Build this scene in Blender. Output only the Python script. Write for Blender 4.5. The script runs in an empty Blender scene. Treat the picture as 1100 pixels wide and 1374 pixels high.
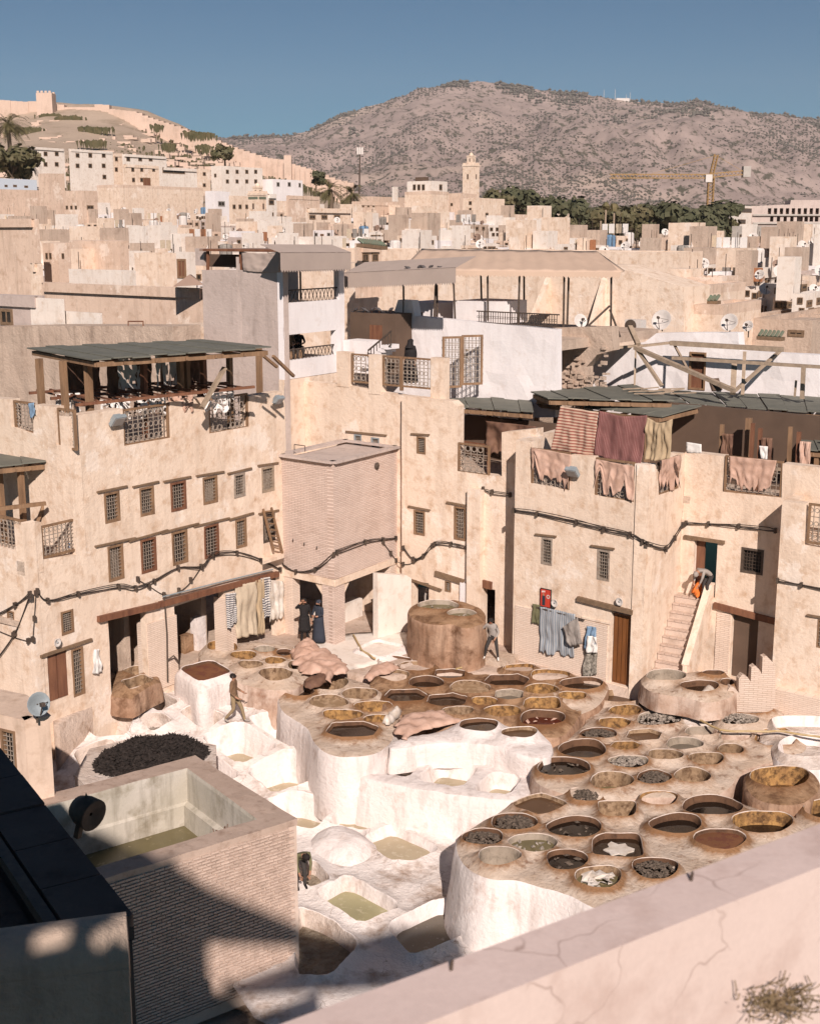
import bpy, math, random
import numpy as np
from mathutils import Vector, noise, geometry, Matrix

# ------------------------------------------------------------ camera, world, sun, exposure
C = bpy.context.scene.collection
SC = bpy.context.scene
R = math.radians
H = 15.5          # eye height above the tannery floor
FX = 1750.0       # focal length in pixels of an 1100 x 1374 frame
PITCH = math.atan(377 / FX)
cam = bpy.data.cameras.new('camera'); camo = bpy.data.objects.new('camera', cam); C.objects.link(camo)
cam.sensor_fit = 'HORIZONTAL'; cam.sensor_width = 36; cam.lens = 36 * FX / 1100
cam.clip_start = 0.05; cam.clip_end = 20000
cam.dof.use_dof = True; cam.dof.focus_distance = 46; cam.dof.aperture_fstop = 9
camo.location = (0, 0, H); camo.rotation_euler = (math.pi / 2 - PITCH, 0, 0)
SC.camera = camo
SUN_EL, SUN_AZ = R(33), R(172.5)       # azimuth clockwise from +Y: the sun stands behind the viewer
world = bpy.data.worlds.new('World'); SC.world = world; world.use_nodes = True
wn = world.node_tree.nodes; wl = world.node_tree.links
sky = wn.new('ShaderNodeTexSky'); sky.sky_type = 'NISHITA'; sky.sun_disc = False
sky.sun_elevation = SUN_EL; sky.sun_rotation = SUN_AZ
sky.air_density = 0.75; sky.dust_density = 0.35; sky.ozone_density = 2.2; sky.altitude = 900
wn['Background'].inputs['Strength'].default_value = 0.046
tint = wn.new('ShaderNodeMix'); tint.data_type = 'RGBA'; tint.blend_type = 'MULTIPLY'; tint.inputs[0].default_value = 1; tint.inputs[7].default_value = (0.36, 0.68, 0.76, 1)
wl.new(sky.outputs[0], tint.inputs[6]); wl.new(tint.outputs[2], wn['Background'].inputs[0])
sun = bpy.data.lights.new('sun', 'SUN'); suno = bpy.data.objects.new('sun', sun); C.objects.link(suno)
sun.energy = 4.7; sun.angle = R(0.6); sun.color = (1.0, 0.875, 0.80)
TO_SUN = Vector((math.sin(SUN_AZ) * math.cos(SUN_EL), math.cos(SUN_AZ) * math.cos(SUN_EL), math.sin(SUN_EL)))
suno.rotation_euler = TO_SUN.to_track_quat('Z', 'Y').to_euler()
SC.view_settings.view_transform = 'Standard'; SC.view_settings.look = 'None'
SC.view_settings.exposure = 0.38; SC.view_settings.gamma = 1; SC.view_settings.use_curve_mapping = False

# ------------------------------------------------------------ where the things stand
CP, SP = math.cos(PITCH), math.sin(PITCH)
def ray(u, v):
    x = (u - 550) / FX; y = (687 - v) / FX
    return Vector((x, CP + y * SP, -SP + y * CP))
def G(u, v, z=0.0):                      # on the level plane z
    d = ray(u, v); k = (z - H) / d.z; return Vector((0, 0, H)) + d * k
def F(u, v, Y):                          # at distance Y in front
    d = ray(u, v); k = Y / d.y; return Vector((0, 0, H)) + d * k
DA = Vector((0.545, 0.838, 0)).normalized()      # street grid: recedes to the right
DB = Vector((0.79, -0.613, 0)).normalized()      # comes forward to the right
class Fr:
    """a vertical plane: origin o, left-to-right tangent t, normal n towards the viewer"""
    def __init__(s, o, t):
        s.o = Vector((o.x, o.y, 0)); s.t = Vector((t.x, t.y, 0)).normalized(); s.n = Vector((s.t.y, -s.t.x, 0))
    def p(s, u, v, off=0.0):
        d = ray(u, v); c = Vector((0, 0, H)); o = s.o + s.n * off
        k = (o - c).dot(s.n) / d.dot(s.n); return c + d * k
    def sz(s, u, v, off=0.0):
        q = s.p(u, v, off); return (q - s.o).dot(s.t), q.z
    def w(s, a, z, off=0.0): return s.o + s.t * a + s.n * off + Vector((0, 0, z))
    def rect(s, u0, v0, u1, v1, off=0.0):
        vm = (v0 + v1) / 2; um = (u0 + u1) / 2
        return s.sz(u0, vm, off)[0], s.sz(um, v1, off)[1], s.sz(u1, vm, off)[0], s.sz(um, v0, off)[1]

# ------------------------------------------------------------ materials
MATS = {}
def nmat(name):
    m = bpy.data.materials.new(name); m.use_nodes = True
    nt = m.node_tree; b = nt.nodes['Principled BSDF']; MATS[name] = m
    return m, nt, b
def N(nt, t, **k):
    n = nt.nodes.new(t)
    for a, v in k.items():
        if a.startswith('i_'): n.inputs[a[2:].replace('_', ' ')].default_value = v
        else: setattr(n, a, v)
    return n
def col(c): return (c[0], c[1], c[2], 1)
def noise_tex(nt, pos, scale, detail=4, rough=0.55, stretch=None):
    if stretch:
        mp = N(nt, 'ShaderNodeMapping'); mp.inputs['Scale'].default_value = stretch
        nt.links.new(pos, mp.inputs['Vector']); pos = mp.outputs[0]
    n = N(nt, 'ShaderNodeTexNoise'); n.inputs['Scale'].default_value = scale
    n.inputs['Detail'].default_value = detail; n.inputs['Roughness'].default_value = rough
    nt.links.new(pos, n.inputs['Vector']); return n.outputs['Fac']
def ramp(nt, f, lo, hi):
    r = N(nt, 'ShaderNodeMapRange'); r.inputs['From Min'].default_value = lo; r.inputs['From Max'].default_value = hi
    nt.links.new(f, r.inputs['Value']); return r.outputs[0]
def mix(nt, f, a, b, mode='MIX'):
    m = N(nt, 'ShaderNodeMix', data_type='RGBA', blend_type=mode)
    if isinstance(f, float): m.inputs[0].default_value = f
    else: nt.links.new(f, m.inputs[0])
    for s, x in ((6, a), (7, b)):
        if isinstance(x, tuple): m.inputs[s].default_value = col(x)
        else: nt.links.new(x, m.inputs[s])
    return m.outputs[2]
def masonry(name, c1, c2, stain, big=0.35, mid=2.2, fine=18, bump=0.25, rough=0.9, streak=0.5, stain_lo=0.52, stain_hi=0.72, dist=0.03, patch=None, crack=0, dye=None):
    """plaster and earth: two tones, drip streaks, stains of another colour, grain"""
    m, nt, b = nmat(name)
    pos = N(nt, 'ShaderNodeNewGeometry').outputs['Position']
    f1 = ramp(nt, noise_tex(nt, pos, big, 5, 0.6), 0.35, 0.65)
    c = mix(nt, f1, c1, c2)
    f2 = ramp(nt, noise_tex(nt, pos, mid, 6, 0.65), stain_lo, stain_hi)
    c = mix(nt, f2, c, stain)
    if patch: c = mix(nt, ramp(nt, noise_tex(nt, pos, 0.42, 7, 0.72), 0.57, 0.61), c, patch)
    if crack:
        vo = N(nt, 'ShaderNodeTexVoronoi', feature='DISTANCE_TO_EDGE'); vo.inputs['Scale'].default_value = crack
        wv = N(nt, 'ShaderNodeVectorMath', operation='MULTIPLY_ADD'); nn_ = N(nt, 'ShaderNodeTexNoise'); nn_.inputs['Scale'].default_value = crack * 2.5; nt.links.new(pos, nn_.inputs['Vector'])
        nt.links.new(nn_.outputs['Color'], wv.inputs[0]); wv.inputs[1].default_value = (0.5 / crack,) * 3; nt.links.new(pos, wv.inputs[2]); nt.links.new(wv.outputs[0], vo.inputs['Vector'])
        k1 = ramp(nt, vo.outputs['Distance'], 0.012, 0.0); k2 = ramp(nt, noise_tex(nt, pos, crack * .8, 2, .5), .50, .58)
        mm = N(nt, 'ShaderNodeMath', operation='MULTIPLY'); nt.links.new(k1, mm.inputs[0]); nt.links.new(k2, mm.inputs[1]); c = mix(nt, mm.outputs[0], c, tuple(x * .82 for x in stain))
    f3 = ramp(nt, noise_tex(nt, pos, 3.0, 5, 0.6, (1, 1, 0.13)), 0.5, 0.8)
    mu = N(nt, 'ShaderNodeMath', operation='MULTIPLY'); nt.links.new(f3, mu.inputs[0]); mu.inputs[1].default_value = streak
    c = mix(nt, mu.outputs[0], c, tuple(x * 0.62 for x in stain))
    if dye:                                  # dye splashed round each vat, strongest at its lip
        at = N(nt, 'ShaderNodeAttribute', attribute_name='dye'); ad = N(nt, 'ShaderNodeMath', operation='MULTIPLY_ADD')
        nt.links.new(at.outputs['Fac'], ad.inputs[0]); ad.inputs[1].default_value = 1.25; nt.links.new(noise_tex(nt, pos, 3.5, 6, .7), ad.inputs[2])
        c = mix(nt, ramp(nt, ad.outputs[0], 0.62, 1.15), c, dye)
    f4 = noise_tex(nt, pos, fine, 4, 0.7)
    g = ramp(nt, f4, 0.3, 0.7)
    mg = N(nt, 'ShaderNodeMath', operation='MULTIPLY'); nt.links.new(g, mg.inputs[0]); mg.inputs[1].default_value = 0.22
    c = mix(nt, mg.outputs[0], c, tuple(x * 0.7 for x in c2))
    nt.links.new(c, b.inputs['Base Color']); b.inputs['Roughness'].default_value = rough
    b.inputs['Specular IOR Level'].default_value = 0.2
    h = noise_tex(nt, pos, 7, 8, 0.65)
    bp = N(nt, 'ShaderNodeBump'); bp.inputs['Strength'].default_value = bump; bp.inputs['Distance'].default_value = dist * 2
    nt.links.new(h, bp.inputs['Height']); nt.links.new(bp.outputs[0], b.inputs['Normal'])
    return m
def simple(name, c, rough=0.7, metal=0.0, var=0.25, scale=6.0, bump=0.0, spec=0.3, stretch=None, c2=None):
    m, nt, b = nmat(name)
    pos = N(nt, 'ShaderNodeNewGeometry').outputs['Position']
    f = ramp(nt, noise_tex(nt, pos, scale, 5, 0.6, stretch), 0.3, 0.7)
    cc = mix(nt, f, c, c2 if c2 else tuple(x * (1 - var) for x in c))
    nt.links.new(cc, b.inputs['Base Color'])
    b.inputs['Roughness'].default_value = rough; b.inputs['Metallic'].default_value = metal
    b.inputs['Specular IOR Level'].default_value = spec
    if bump:
        bp = N(nt, 'ShaderNodeBump'); bp.inputs['Strength'].default_value = bump; bp.inputs['Distance'].default_value = 0.03
        nt.links.new(noise_tex(nt, pos, scale * 4, 6, 0.6, stretch), bp.inputs['Height']); nt.links.new(bp.outputs[0], b.inputs['Normal'])
    return m
def liquid(name, c, scum=None, amt=0.5, rough=0.08):
    m, nt, b = nmat(name)
    pos = N(nt, 'ShaderNodeNewGeometry').outputs['Position']
    cc = mix(nt, ramp(nt, noise_tex(nt, pos, 0.9, 3, 0.5), 0.3, 0.7), c, tuple(x * 0.75 for x in c))
    if scum:
        f = ramp(nt, noise_tex(nt, pos, 3.5, 7, 0.7), 1 - amt, 1.05 - amt)
        cc = mix(nt, f, cc, scum)
    nt.links.new(cc, b.inputs['Base Color']); b.inputs['Roughness'].default_value = rough; b.inputs['Specular IOR Level'].default_value = 0.25
    bp = N(nt, 'ShaderNodeBump'); bp.inputs['Strength'].default_value = 0.08; bp.inputs['Distance'].default_value = 0.02
    nt.links.new(noise_tex(nt, pos, 6, 3, 0.5), bp.inputs['Height']); nt.links.new(bp.outputs[0], b.inputs['Normal'])
    return m
def courses(name, t, c1, c2, cj, bw=0.31, rh=0.068, mortar=0.009, bump=0.6, fade=0.6):
    """thin brick laid in courses, aligned to the direction t"""
    m, nt, b = nmat(name)
    pos = N(nt, 'ShaderNodeNewGeometry').outputs['Position']
    d = N(nt, 'ShaderNodeVectorMath', operation='DOT_PRODUCT'); nt.links.new(pos, d.inputs[0]); d.inputs[1].default_value = tuple(t)
    sx = N(nt, 'ShaderNodeSeparateXYZ'); nt.links.new(pos, sx.inputs[0])
    wob = noise_tex(nt, pos, 0.8, 3, 0.5)
    wa = N(nt, 'ShaderNodeMath', operation='MULTIPLY_ADD'); nt.links.new(wob, wa.inputs[0]); wa.inputs[1].default_value = 0.10; nt.links.new(sx.outputs[2], wa.inputs[2])
    cb = N(nt, 'ShaderNodeCombineXYZ'); nt.links.new(d.outputs['Value'], cb.inputs[0]); nt.links.new(wa.outputs[0], cb.inputs[1])
    br = N(nt, 'ShaderNodeTexBrick'); nt.links.new(cb.outputs[0], br.inputs['Vector'])
    br.inputs['Color1'].default_value = col(c1); br.inputs['Color2'].default_value = col(c2); br.inputs['Mortar'].default_value = col(cj)
    br.inputs['Scale'].default_value = 1; br.inputs['Mortar Size'].default_value = mortar; br.inputs['Mortar Smooth'].default_value = 0.3
    br.inputs['Brick Width'].default_value = bw; br.inputs['Row Height'].default_value = rh
    f = ramp(nt, noise_tex(nt, pos, 1.1, 5, 0.6), 0.35, 0.68)
    mu = N(nt, 'ShaderNodeMath', operation='MULTIPLY'); nt.links.new(f, mu.inputs[0]); mu.inputs[1].default_value = fade
    cc = mix(nt, mu.outputs[0], br.outputs['Color'], c2)
    cc = mix(nt, ramp(nt, noise_tex(nt, pos, 0.5, 4, 0.6, (1, 1, 0.5)), 0.62, 0.9), cc, tuple(x * 0.6 for x in c1))
    nt.links.new(cc, b.inputs['Base Color']); b.inputs['Roughness'].default_value = 0.9; b.inputs['Specular IOR Level'].default_value = 0.15
    bp = N(nt, 'ShaderNodeBump'); bp.inputs['Strength'].default_value = bump; bp.inputs['Distance'].default_value = 0.03; bp.invert = True
    nt.links.new(br.outputs['Fac'], bp.inputs['Height']); nt.links.new(bp.outputs[0], b.inputs['Normal'])
    return m
def stripes(name, c1, c2, n, axis=0, c3=None, wid=0.5, weave=0.15):
    """woven stripes along the cloth's own UV"""
    m, nt, b = nmat(name)
    uv = N(nt, 'ShaderNodeTexCoord').outputs['UV']
    sx = N(nt, 'ShaderNodeSeparateXYZ'); nt.links.new(uv, sx.inputs[0])
    mu = N(nt, 'ShaderNodeMath', operation='MULTIPLY'); nt.links.new(sx.outputs[axis], mu.inputs[0]); mu.inputs[1].default_value = n
    fr = N(nt, 'ShaderNodeMath', operation='FRACT'); nt.links.new(mu.outputs[0], fr.inputs[0])
    gt = N(nt, 'ShaderNodeMath', operation='GREATER_THAN'); nt.links.new(fr.outputs[0], gt.inputs[0]); gt.inputs[1].default_value = wid
    c = mix(nt, gt.outputs[0], c1, c2)
    if c3:
        m3 = N(nt, 'ShaderNodeMath', operation='MULTIPLY'); nt.links.new(sx.outputs[axis], m3.inputs[0]); m3.inputs[1].default_value = n / 3
        f3 = N(nt, 'ShaderNodeMath', operation='FRACT'); nt.links.new(m3.outputs[0], f3.inputs[0])
        g3 = N(nt, 'ShaderNodeMath', operation='GREATER_THAN'); nt.links.new(f3.outputs[0], g3.inputs[0]); g3.inputs[1].default_value = 0.75
        c = mix(nt, g3.outputs[0], c, c3)
    pos = N(nt, 'ShaderNodeNewGeometry').outputs['Position']
    mw = N(nt, 'ShaderNodeMath', operation='MULTIPLY'); nt.links.new(noise_tex(nt, pos, 9, 5, 0.7), mw.inputs[0]); mw.inputs[1].default_value = weave * 2
    c = mix(nt, mw.outputs[0], c, tuple(x * 0.5 for x in c1))
    nt.links.new(c, b.inputs['Base Color']); b.inputs['Roughness'].default_value = 0.95; b.inputs['Specular IOR Level'].default_value = 0.05
    return m

CREAM = (0.60, 0.455, 0.315)
M = {}
M['plaster'] = masonry('cream_plaster', (0.78, 0.635, 0.515), (0.71, 0.56, 0.44), (0.54, 0.37, 0.25), big=0.22, streak=0.45, stain_lo=0.5, bump=0.45, patch=(0.80, 0.68, 0.58))
M['plaster2'] = masonry('ochre_plaster', (0.69, 0.53, 0.42), (0.60, 0.45, 0.35), (0.47, 0.33, 0.24), streak=0.6, patch=(0.76, 0.63, 0.53))
M['old'] = masonry('old_plaster', (0.56, 0.44, 0.35), (0.46, 0.35, 0.275), (0.36, 0.265, 0.205), mid=1.2, streak=0.6, bump=0.5, dist=0.05)
M['stucco'] = masonry('pink_grey_stucco', (0.53, 0.44, 0.395), (0.47, 0.385, 0.345), (0.40, 0.325, 0.285), streak=0.4, bump=0.4)
M['white'] = masonry('whitewash', (0.80, 0.76, 0.75), (0.74, 0.69, 0.68), (0.62, 0.52, 0.46), streak=0.25, stain_lo=0.58, stain_hi=0.85)
M['warmwhite'] = masonry('warm_whitewash', (0.77, 0.70, 0.63), (0.70, 0.62, 0.55), (0.57, 0.46, 0.37), streak=0.3)
M['lime'] = masonry('lime_crust', (0.78, 0.71, 0.675), (0.72, 0.64, 0.60), (0.50, 0.385, 0.33), big=0.6, mid=1.4, streak=0.7, bump=0.5, stain_lo=0.57, stain_hi=0.75, dist=0.05)
M['limetop'] = masonry('trodden_lime', (0.70, 0.61, 0.55), (0.58, 0.48, 0.41), (0.38, 0.28, 0.22), big=0.35, mid=2.0, streak=0.0, bump=0.7, stain_lo=0.48, stain_hi=0.68, dist=0.06)
M['limeground'] = masonry('lime_ground', (0.78, 0.71, 0.67), (0.70, 0.62, 0.57), (0.36, 0.26, 0.20), big=0.30, mid=0.9, fine=14, streak=0.0, bump=0.7, stain_lo=0.50, stain_hi=0.66, dist=0.04, crack=1.1)
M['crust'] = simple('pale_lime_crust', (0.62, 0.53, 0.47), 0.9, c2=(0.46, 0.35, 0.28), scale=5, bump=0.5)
M['limesilt'] = masonry('lime_silt', (0.46, 0.38, 0.29), (0.36, 0.29, 0.21), (0.27, 0.20, 0.14), big=1.0, mid=4, streak=0.0, bump=1.0, stain_lo=0.45, stain_hi=0.65, dist=0.09)
M['vattop'] = masonry('vat_rim_plaster', (0.60, 0.49, 0.40), (0.48, 0.36, 0.27), (0.24, 0.14, 0.09), big=1.1, mid=2.6, fine=9, streak=0.0, bump=0.8, crack=2.2, dye=(0.25, 0.125, 0.055), stain_lo=0.56, stain_hi=0.68, dist=0.04)
M['vatbrown'] = masonry('tan_stained_rim', (0.38, 0.24, 0.145), (0.26, 0.15, 0.08), (0.13, 0.065, 0.035), big=1.1, mid=2.2, fine=9, streak=0.3, bump=0.9, dye=(0.17, 0.08, 0.035), stain_lo=0.50, stain_hi=0.68, dist=0.04)
M['vatwall'] = masonry('stained_vat_wall', (0.58, 0.46, 0.385), (0.46, 0.32, 0.24), (0.24, 0.12, 0.07), big=0.9, mid=1.3, streak=0.9, bump=0.5, stain_lo=0.47, stain_hi=0.7)
M['vatdark'] = masonry('rust_streaked_wall', (0.44, 0.29, 0.20), (0.30, 0.175, 0.11), (0.13, 0.065, 0.035), big=1.3, mid=1.6, streak=1.0, bump=0.7, stain_lo=0.52, stain_hi=0.7)
M['floor'] = masonry('yard_floor', (0.60, 0.48, 0.40), (0.46, 0.34, 0.265), (0.28, 0.18, 0.12), big=0.6, mid=1.8, streak=0.0, bump=0.8, dist=0.05)
M['amber'] = masonry('amber_dye_crust', (0.44, 0.25, 0.09), (0.26, 0.14, 0.06), (0.09, 0.048, 0.022), big=2.5, mid=6, stain_lo=0.44, stain_hi=0.62, streak=0.7, bump=0.6)
M['tanwall'] = masonry('tan_basin_wall', (0.36, 0.25, 0.16), (0.24, 0.155, 0.09), (0.11, 0.062, 0.035), big=2.5, mid=6, stain_lo=0.46, stain_hi=0.64, streak=0.8, bump=0.6)
M['brownwall'] = masonry('brown_basin_wall', (0.15, 0.08, 0.045), (0.10, 0.052, 0.03), (0.05, 0.027, 0.017), big=1.5, mid=4, streak=0.5, bump=0.6)
M['greywall'] = masonry('grey_basin_wall', (0.36, 0.30, 0.24), (0.28, 0.225, 0.17), (0.15, 0.12, 0.09), big=1.5, mid=4, streak=0.5, bump=0.6)
M['l_dark'] = liquid('dark_dye', (0.030, 0.016, 0.009))
M['l_black'] = liquid('black_dye', (0.012, 0.008, 0.006), (0.09, 0.06, 0.04), 0.32)
M['l_brown'] = liquid('brown_dye', (0.10, 0.050, 0.024), (0.15, 0.08, 0.04), 0.4, 0.25)
M['l_red'] = liquid('red_dye', (0.10, 0.022, 0.012), (0.25, 0.10, 0.07), 0.35, 0.2)
M['l_rust'] = liquid('rust_crust', (0.20, 0.085, 0.04), (0.14, 0.05, 0.03), 0.5, 0.6)
M['l_pink'] = liquid('pink_dye', (0.36, 0.17, 0.13), None, 0, 0.3)
M['l_grey'] = liquid('grey_wash', (0.16, 0.13, 0.10), (0.30, 0.26, 0.22), 0.4, 0.2)
M['l_olive'] = liquid('olive_wash', (0.17, 0.14, 0.07), (0.27, 0.22, 0.13), 0.4, 0.2)
M['l_lime'] = liquid('lime_water', (0.46, 0.37, 0.24), (0.50, 0.42, 0.30), 0.45, 0.25)
M['l_green'] = liquid('green_lime_water', (0.40, 0.36, 0.20), (0.44, 0.39, 0.25), 0.45, 0.2)
M['l_tan'] = liquid('tan_silt', (0.32, 0.21, 0.12), (0.40, 0.28, 0.18), 0.5, 0.6)
M['l_amber'] = liquid('amber_silt', (0.30, 0.15, 0.05), (0.13, 0.065, 0.025), 0.55, 0.7)
M['rubble'] = simple('dark_scraps', (0.16, 0.12, 0.09), 0.8, c2=(0.04, 0.03, 0.022), scale=14)
M['rubblegrey'] = simple('grey_scraps', (0.42, 0.36, 0.30), 0.8, c2=(0.10, 0.075, 0.06), scale=14)
M['palehide'] = simple('wet_white_hide', (0.72, 0.66, 0.60), 0.4, c2=(0.50, 0.42, 0.34), scale=4)
M['wool'] = simple('black_wool', (0.035, 0.026, 0.022), 0.85, c2=(0.010, 0.008, 0.007), scale=9)
M['hide'] = simple('raw_hide', (0.56, 0.38, 0.30), 0.75, c2=(0.42, 0.26, 0.19), scale=2.5, bump=0.4)
M['hidedark'] = simple('dark_hide', (0.20, 0.11, 0.07), 0.75, c2=(0.10, 0.05, 0.035), scale=2.5, bump=0.4)
M['wood'] = simple('weathered_wood', (0.29, 0.175, 0.10), 0.8, c2=(0.16, 0.095, 0.055), scale=5, stretch=(1, 1, 0.2), bump=0.4)
M['woodred'] = simple('red_brown_wood', (0.22, 0.10, 0.055), 0.7, c2=(0.12, 0.05, 0.03), scale=5, stretch=(1, 1, 0.2), bump=0.4)
M['woodpale'] = simple('bleached_wood', (0.38, 0.29, 0.21), 0.85, c2=(0.24, 0.18, 0.13), scale=5, bump=0.4)
M['lintel'] = simple('lintel_wood', (0.22, 0.145, 0.09), 0.8, c2=(0.14, 0.09, 0.055), scale=7)
M['door'] = simple('varnished_door', (0.22, 0.085, 0.025), 0.5, c2=(0.13, 0.05, 0.02), scale=5, stretch=(1, 1, 0.15), bump=0.3)
M['iron'] = simple('painted_iron', (0.10, 0.075, 0.055), 0.6, c2=(0.05, 0.035, 0.03), scale=9)
M['ironpale'] = simple('pale_iron', (0.36, 0.31, 0.26), 0.6, c2=(0.22, 0.16, 0.12), scale=9)
M['cable'] = simple('black_cable', (0.045, 0.035, 0.03), 0.6)
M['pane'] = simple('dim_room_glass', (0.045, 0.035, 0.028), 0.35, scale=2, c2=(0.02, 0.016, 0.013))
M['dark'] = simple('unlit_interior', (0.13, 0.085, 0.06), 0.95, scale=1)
M['curtain'] = simple('pale_curtain', (0.34, 0.28, 0.22), 0.9, c2=(0.16, 0.12, 0.09), scale=3)
M['zinc'] = simple('weathered_roof_sheet', (0.17, 0.165, 0.135), 0.75, c2=(0.12, 0.12, 0.10), scale=1.5, bump=0.2)
M['zincedge'] = simple('roof_sheet_edge', (0.20, 0.17, 0.12), 0.8, scale=3)
M['awning'] = simple('taupe_awning', (0.41, 0.33, 0.285), 0.85, var=0.12, scale=1)
M['awningtan'] = simple('tan_canopy', (0.56, 0.41, 0.31), 0.85, var=0.12, scale=0.7)
M['awnin'] = simple('brown_tarp', (0.30, 0.205, 0.16), 0.9, var=0.15, scale=1)
M['metal'] = simple('grey_metal', (0.42, 0.42, 0.42), 0.4, 0.3, var=0.2)
M['metalblue'] = simple('blue_grey_metal', (0.32, 0.36, 0.38), 0.5, 0.2, var=0.25)
M['dish'] = simple('dish_grey', (0.62, 0.57, 0.53), 0.5, var=0.15)
M['dishrust'] = simple('rusty_dish', (0.30, 0.20, 0.15), 0.7, var=0.3)
M['tile'] = simple('green_glazed_tile', (0.12, 0.17, 0.12), 0.55, c2=(0.16, 0.14, 0.10), scale=6)
M['soil'] = masonry('dry_soil', (0.58, 0.45, 0.345), (0.48, 0.365, 0.275), (0.33, 0.25, 0.175), big=0.02, mid=0.08, fine=1.2, streak=0.0, bump=0.6, dist=0.6)
M['leaf'] = simple('dark_foliage', (0.05, 0.055, 0.028), 0.8, c2=(0.09, 0.085, 0.045), scale=0.6)
M['scrub'] = simple('mountain_scrub_leaf', (0.13, 0.11, 0.085), 0.9, c2=(0.10, 0.095, 0.075), scale=0.1)
M['leafbrown'] = simple('olive_foliage', (0.13, 0.105, 0.055), 0.7, c2=(0.07, 0.07, 0.032), scale=0.6)
M['palm'] = simple('palm_frond', (0.09, 0.085, 0.035), 0.7, c2=(0.15, 0.115, 0.055), scale=1)
M['trunk'] = simple('tree_bark', (0.16, 0.115, 0.08), 0.9)
M['weed'] = simple('dry_weed', (0.26, 0.18, 0.11), 0.9, c2=(0.15, 0.115, 0.06), scale=8)
M['cranep'] = simple('ochre_crane_paint', (0.36, 0.22, 0.09), 0.6)
M['concrete'] = simple('raw_concrete', (0.44, 0.40, 0.36), 0.9, var=0.2, scale=1)
M['darkroof'] = masonry('shade_dark_masonry', (0.13, 0.10, 0.085), (0.10, 0.075, 0.065), (0.06, 0.045, 0.04), big=0.8, mid=2, streak=0)  # shade on the lower left roof edge darkened into the base colour
M['fort'] = masonry('rammed_earth', (0.60, 0.455, 0.37), (0.52, 0.39, 0.31), (0.42, 0.31, 0.24), big=0.05, mid=0.2, fine=2, streak=0.3)
M['brickA'] = courses('brick_courses_a', DA, (0.54, 0.415, 0.35), (0.64, 0.51, 0.44), (0.38, 0.275, 0.225))
M['brickB'] = courses('brick_courses_b', DB, (0.50, 0.385, 0.325), (0.60, 0.475, 0.41), (0.34, 0.245, 0.20))
M['creambrickA'] = courses('cream_courses_a', DA, (0.66, 0.52, 0.42), (0.73, 0.59, 0.49), (0.50, 0.37, 0.285), fade=0.6)
M['creambrickB'] = courses('cream_courses_b', DB, (0.66, 0.52, 0.42), (0.73, 0.59, 0.49), (0.50, 0.37, 0.285), fade=0.6)
M['parapet'] = masonry('terrace_parapet_plaster', (0.66, 0.53, 0.49), (0.60, 0.475, 0.435), (0.46, 0.335, 0.295), big=2, mid=5, fine=90, streak=0.0, bump=0.3, crack=3, stain_lo=0.50, stain_hi=0.75, dist=0.005)
M['parapetin'] = masonry('parapet_inner_plaster', (0.66, 0.53, 0.475), (0.62, 0.49, 0.435), (0.50, 0.37, 0.32), big=2, mid=4, fine=80, streak=0.0, bump=0.3, crack=4, patch=(0.70, 0.58, 0.53), dist=0.005)
M['cistbrick'] = simple('handmade_brick', (0.56, 0.43, 0.355), 0.9, c2=(0.42, 0.31, 0.25), scale=4, bump=0.4)
M['cistmortar'] = masonry('sandy_mortar', (0.62, 0.49, 0.41), (0.50, 0.385, 0.315), (0.40, 0.30, 0.24), streak=0.2)
M['cisttop'] = masonry('tank_coping', (0.46, 0.35, 0.285), (0.40, 0.30, 0.24), (0.28, 0.195, 0.15), big=1, mid=3, streak=0)
M['cistin'] = masonry('algae_streaked_tank', (0.54, 0.49, 0.43), (0.44, 0.40, 0.33), (0.26, 0.22, 0.16), big=0.6, mid=1.5, streak=0.9)
M['orange'] = simple('orange_cloth', (0.75, 0.20, 0.04), 0.9)
M['blue'] = simple('blue_cloth', (0.20, 0.30, 0.42), 0.9)
M['greycloth'] = simple('grey_cloth', (0.30, 0.27, 0.24), 0.9, c2=(0.18, 0.16, 0.14), scale=6)
M['whitecloth'] = simple('white_cloth', (0.74, 0.70, 0.66), 0.9, var=0.12, scale=5)
M['creamcloth'] = simple('cream_cloth', (0.56, 0.46, 0.34), 0.95, var=0.2, scale=5)
M['greencloth'] = simple('khaki_cloth', (0.16, 0.15, 0.08), 0.9)
M['mottled'] = simple('mottled_cloth', (0.45, 0.40, 0.34), 0.9, c2=(0.06, 0.055, 0.04), scale=12)
M['redstripe'] = stripes('red_striped_blanket', (0.58, 0.42, 0.32), (0.30, 0.10, 0.075), 15, 1)
M['maroon'] = stripes('maroon_striped_blanket', (0.20, 0.08, 0.075), (0.34, 0.19, 0.17), 34, 0, wid=0.7)
M['ochrecloth'] = simple('ochre_sheet', (0.44, 0.33, 0.21), 0.95, var=0.2, scale=4)
M['bluestripe'] = stripes('blue_striped_sheet', (0.24, 0.27, 0.31), (0.40, 0.40, 0.40), 16, 0)
M['bwstripe'] = stripes('black_white_stripe', (0.60, 0.56, 0.52), (0.07, 0.07, 0.09), 16, 1)
M['black'] = simple('black_clothing', (0.018, 0.015, 0.015), 0.85)
M['skin'] = simple('skin', (0.36, 0.19, 0.12), 0.6, var=0.1)
M['hair'] = simple('dark_hair', (0.015, 0.011, 0.009), 0.8)
M['greyhair'] = simple('grey_hair', (0.40, 0.36, 0.30), 0.8)
M['khaki'] = simple('khaki_trousers', (0.30, 0.22, 0.13), 0.9)
M['brownshirt'] = simple('brown_top', (0.20, 0.12, 0.07), 0.9)
M['greyshirt'] = simple('grey_top', (0.34, 0.30, 0.27), 0.9)
M['darktrouser'] = simple('dark_trousers', (0.05, 0.043, 0.04), 0.9)
M['navy'] = simple('navy_robe', (0.035, 0.04, 0.055), 0.9)
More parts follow.
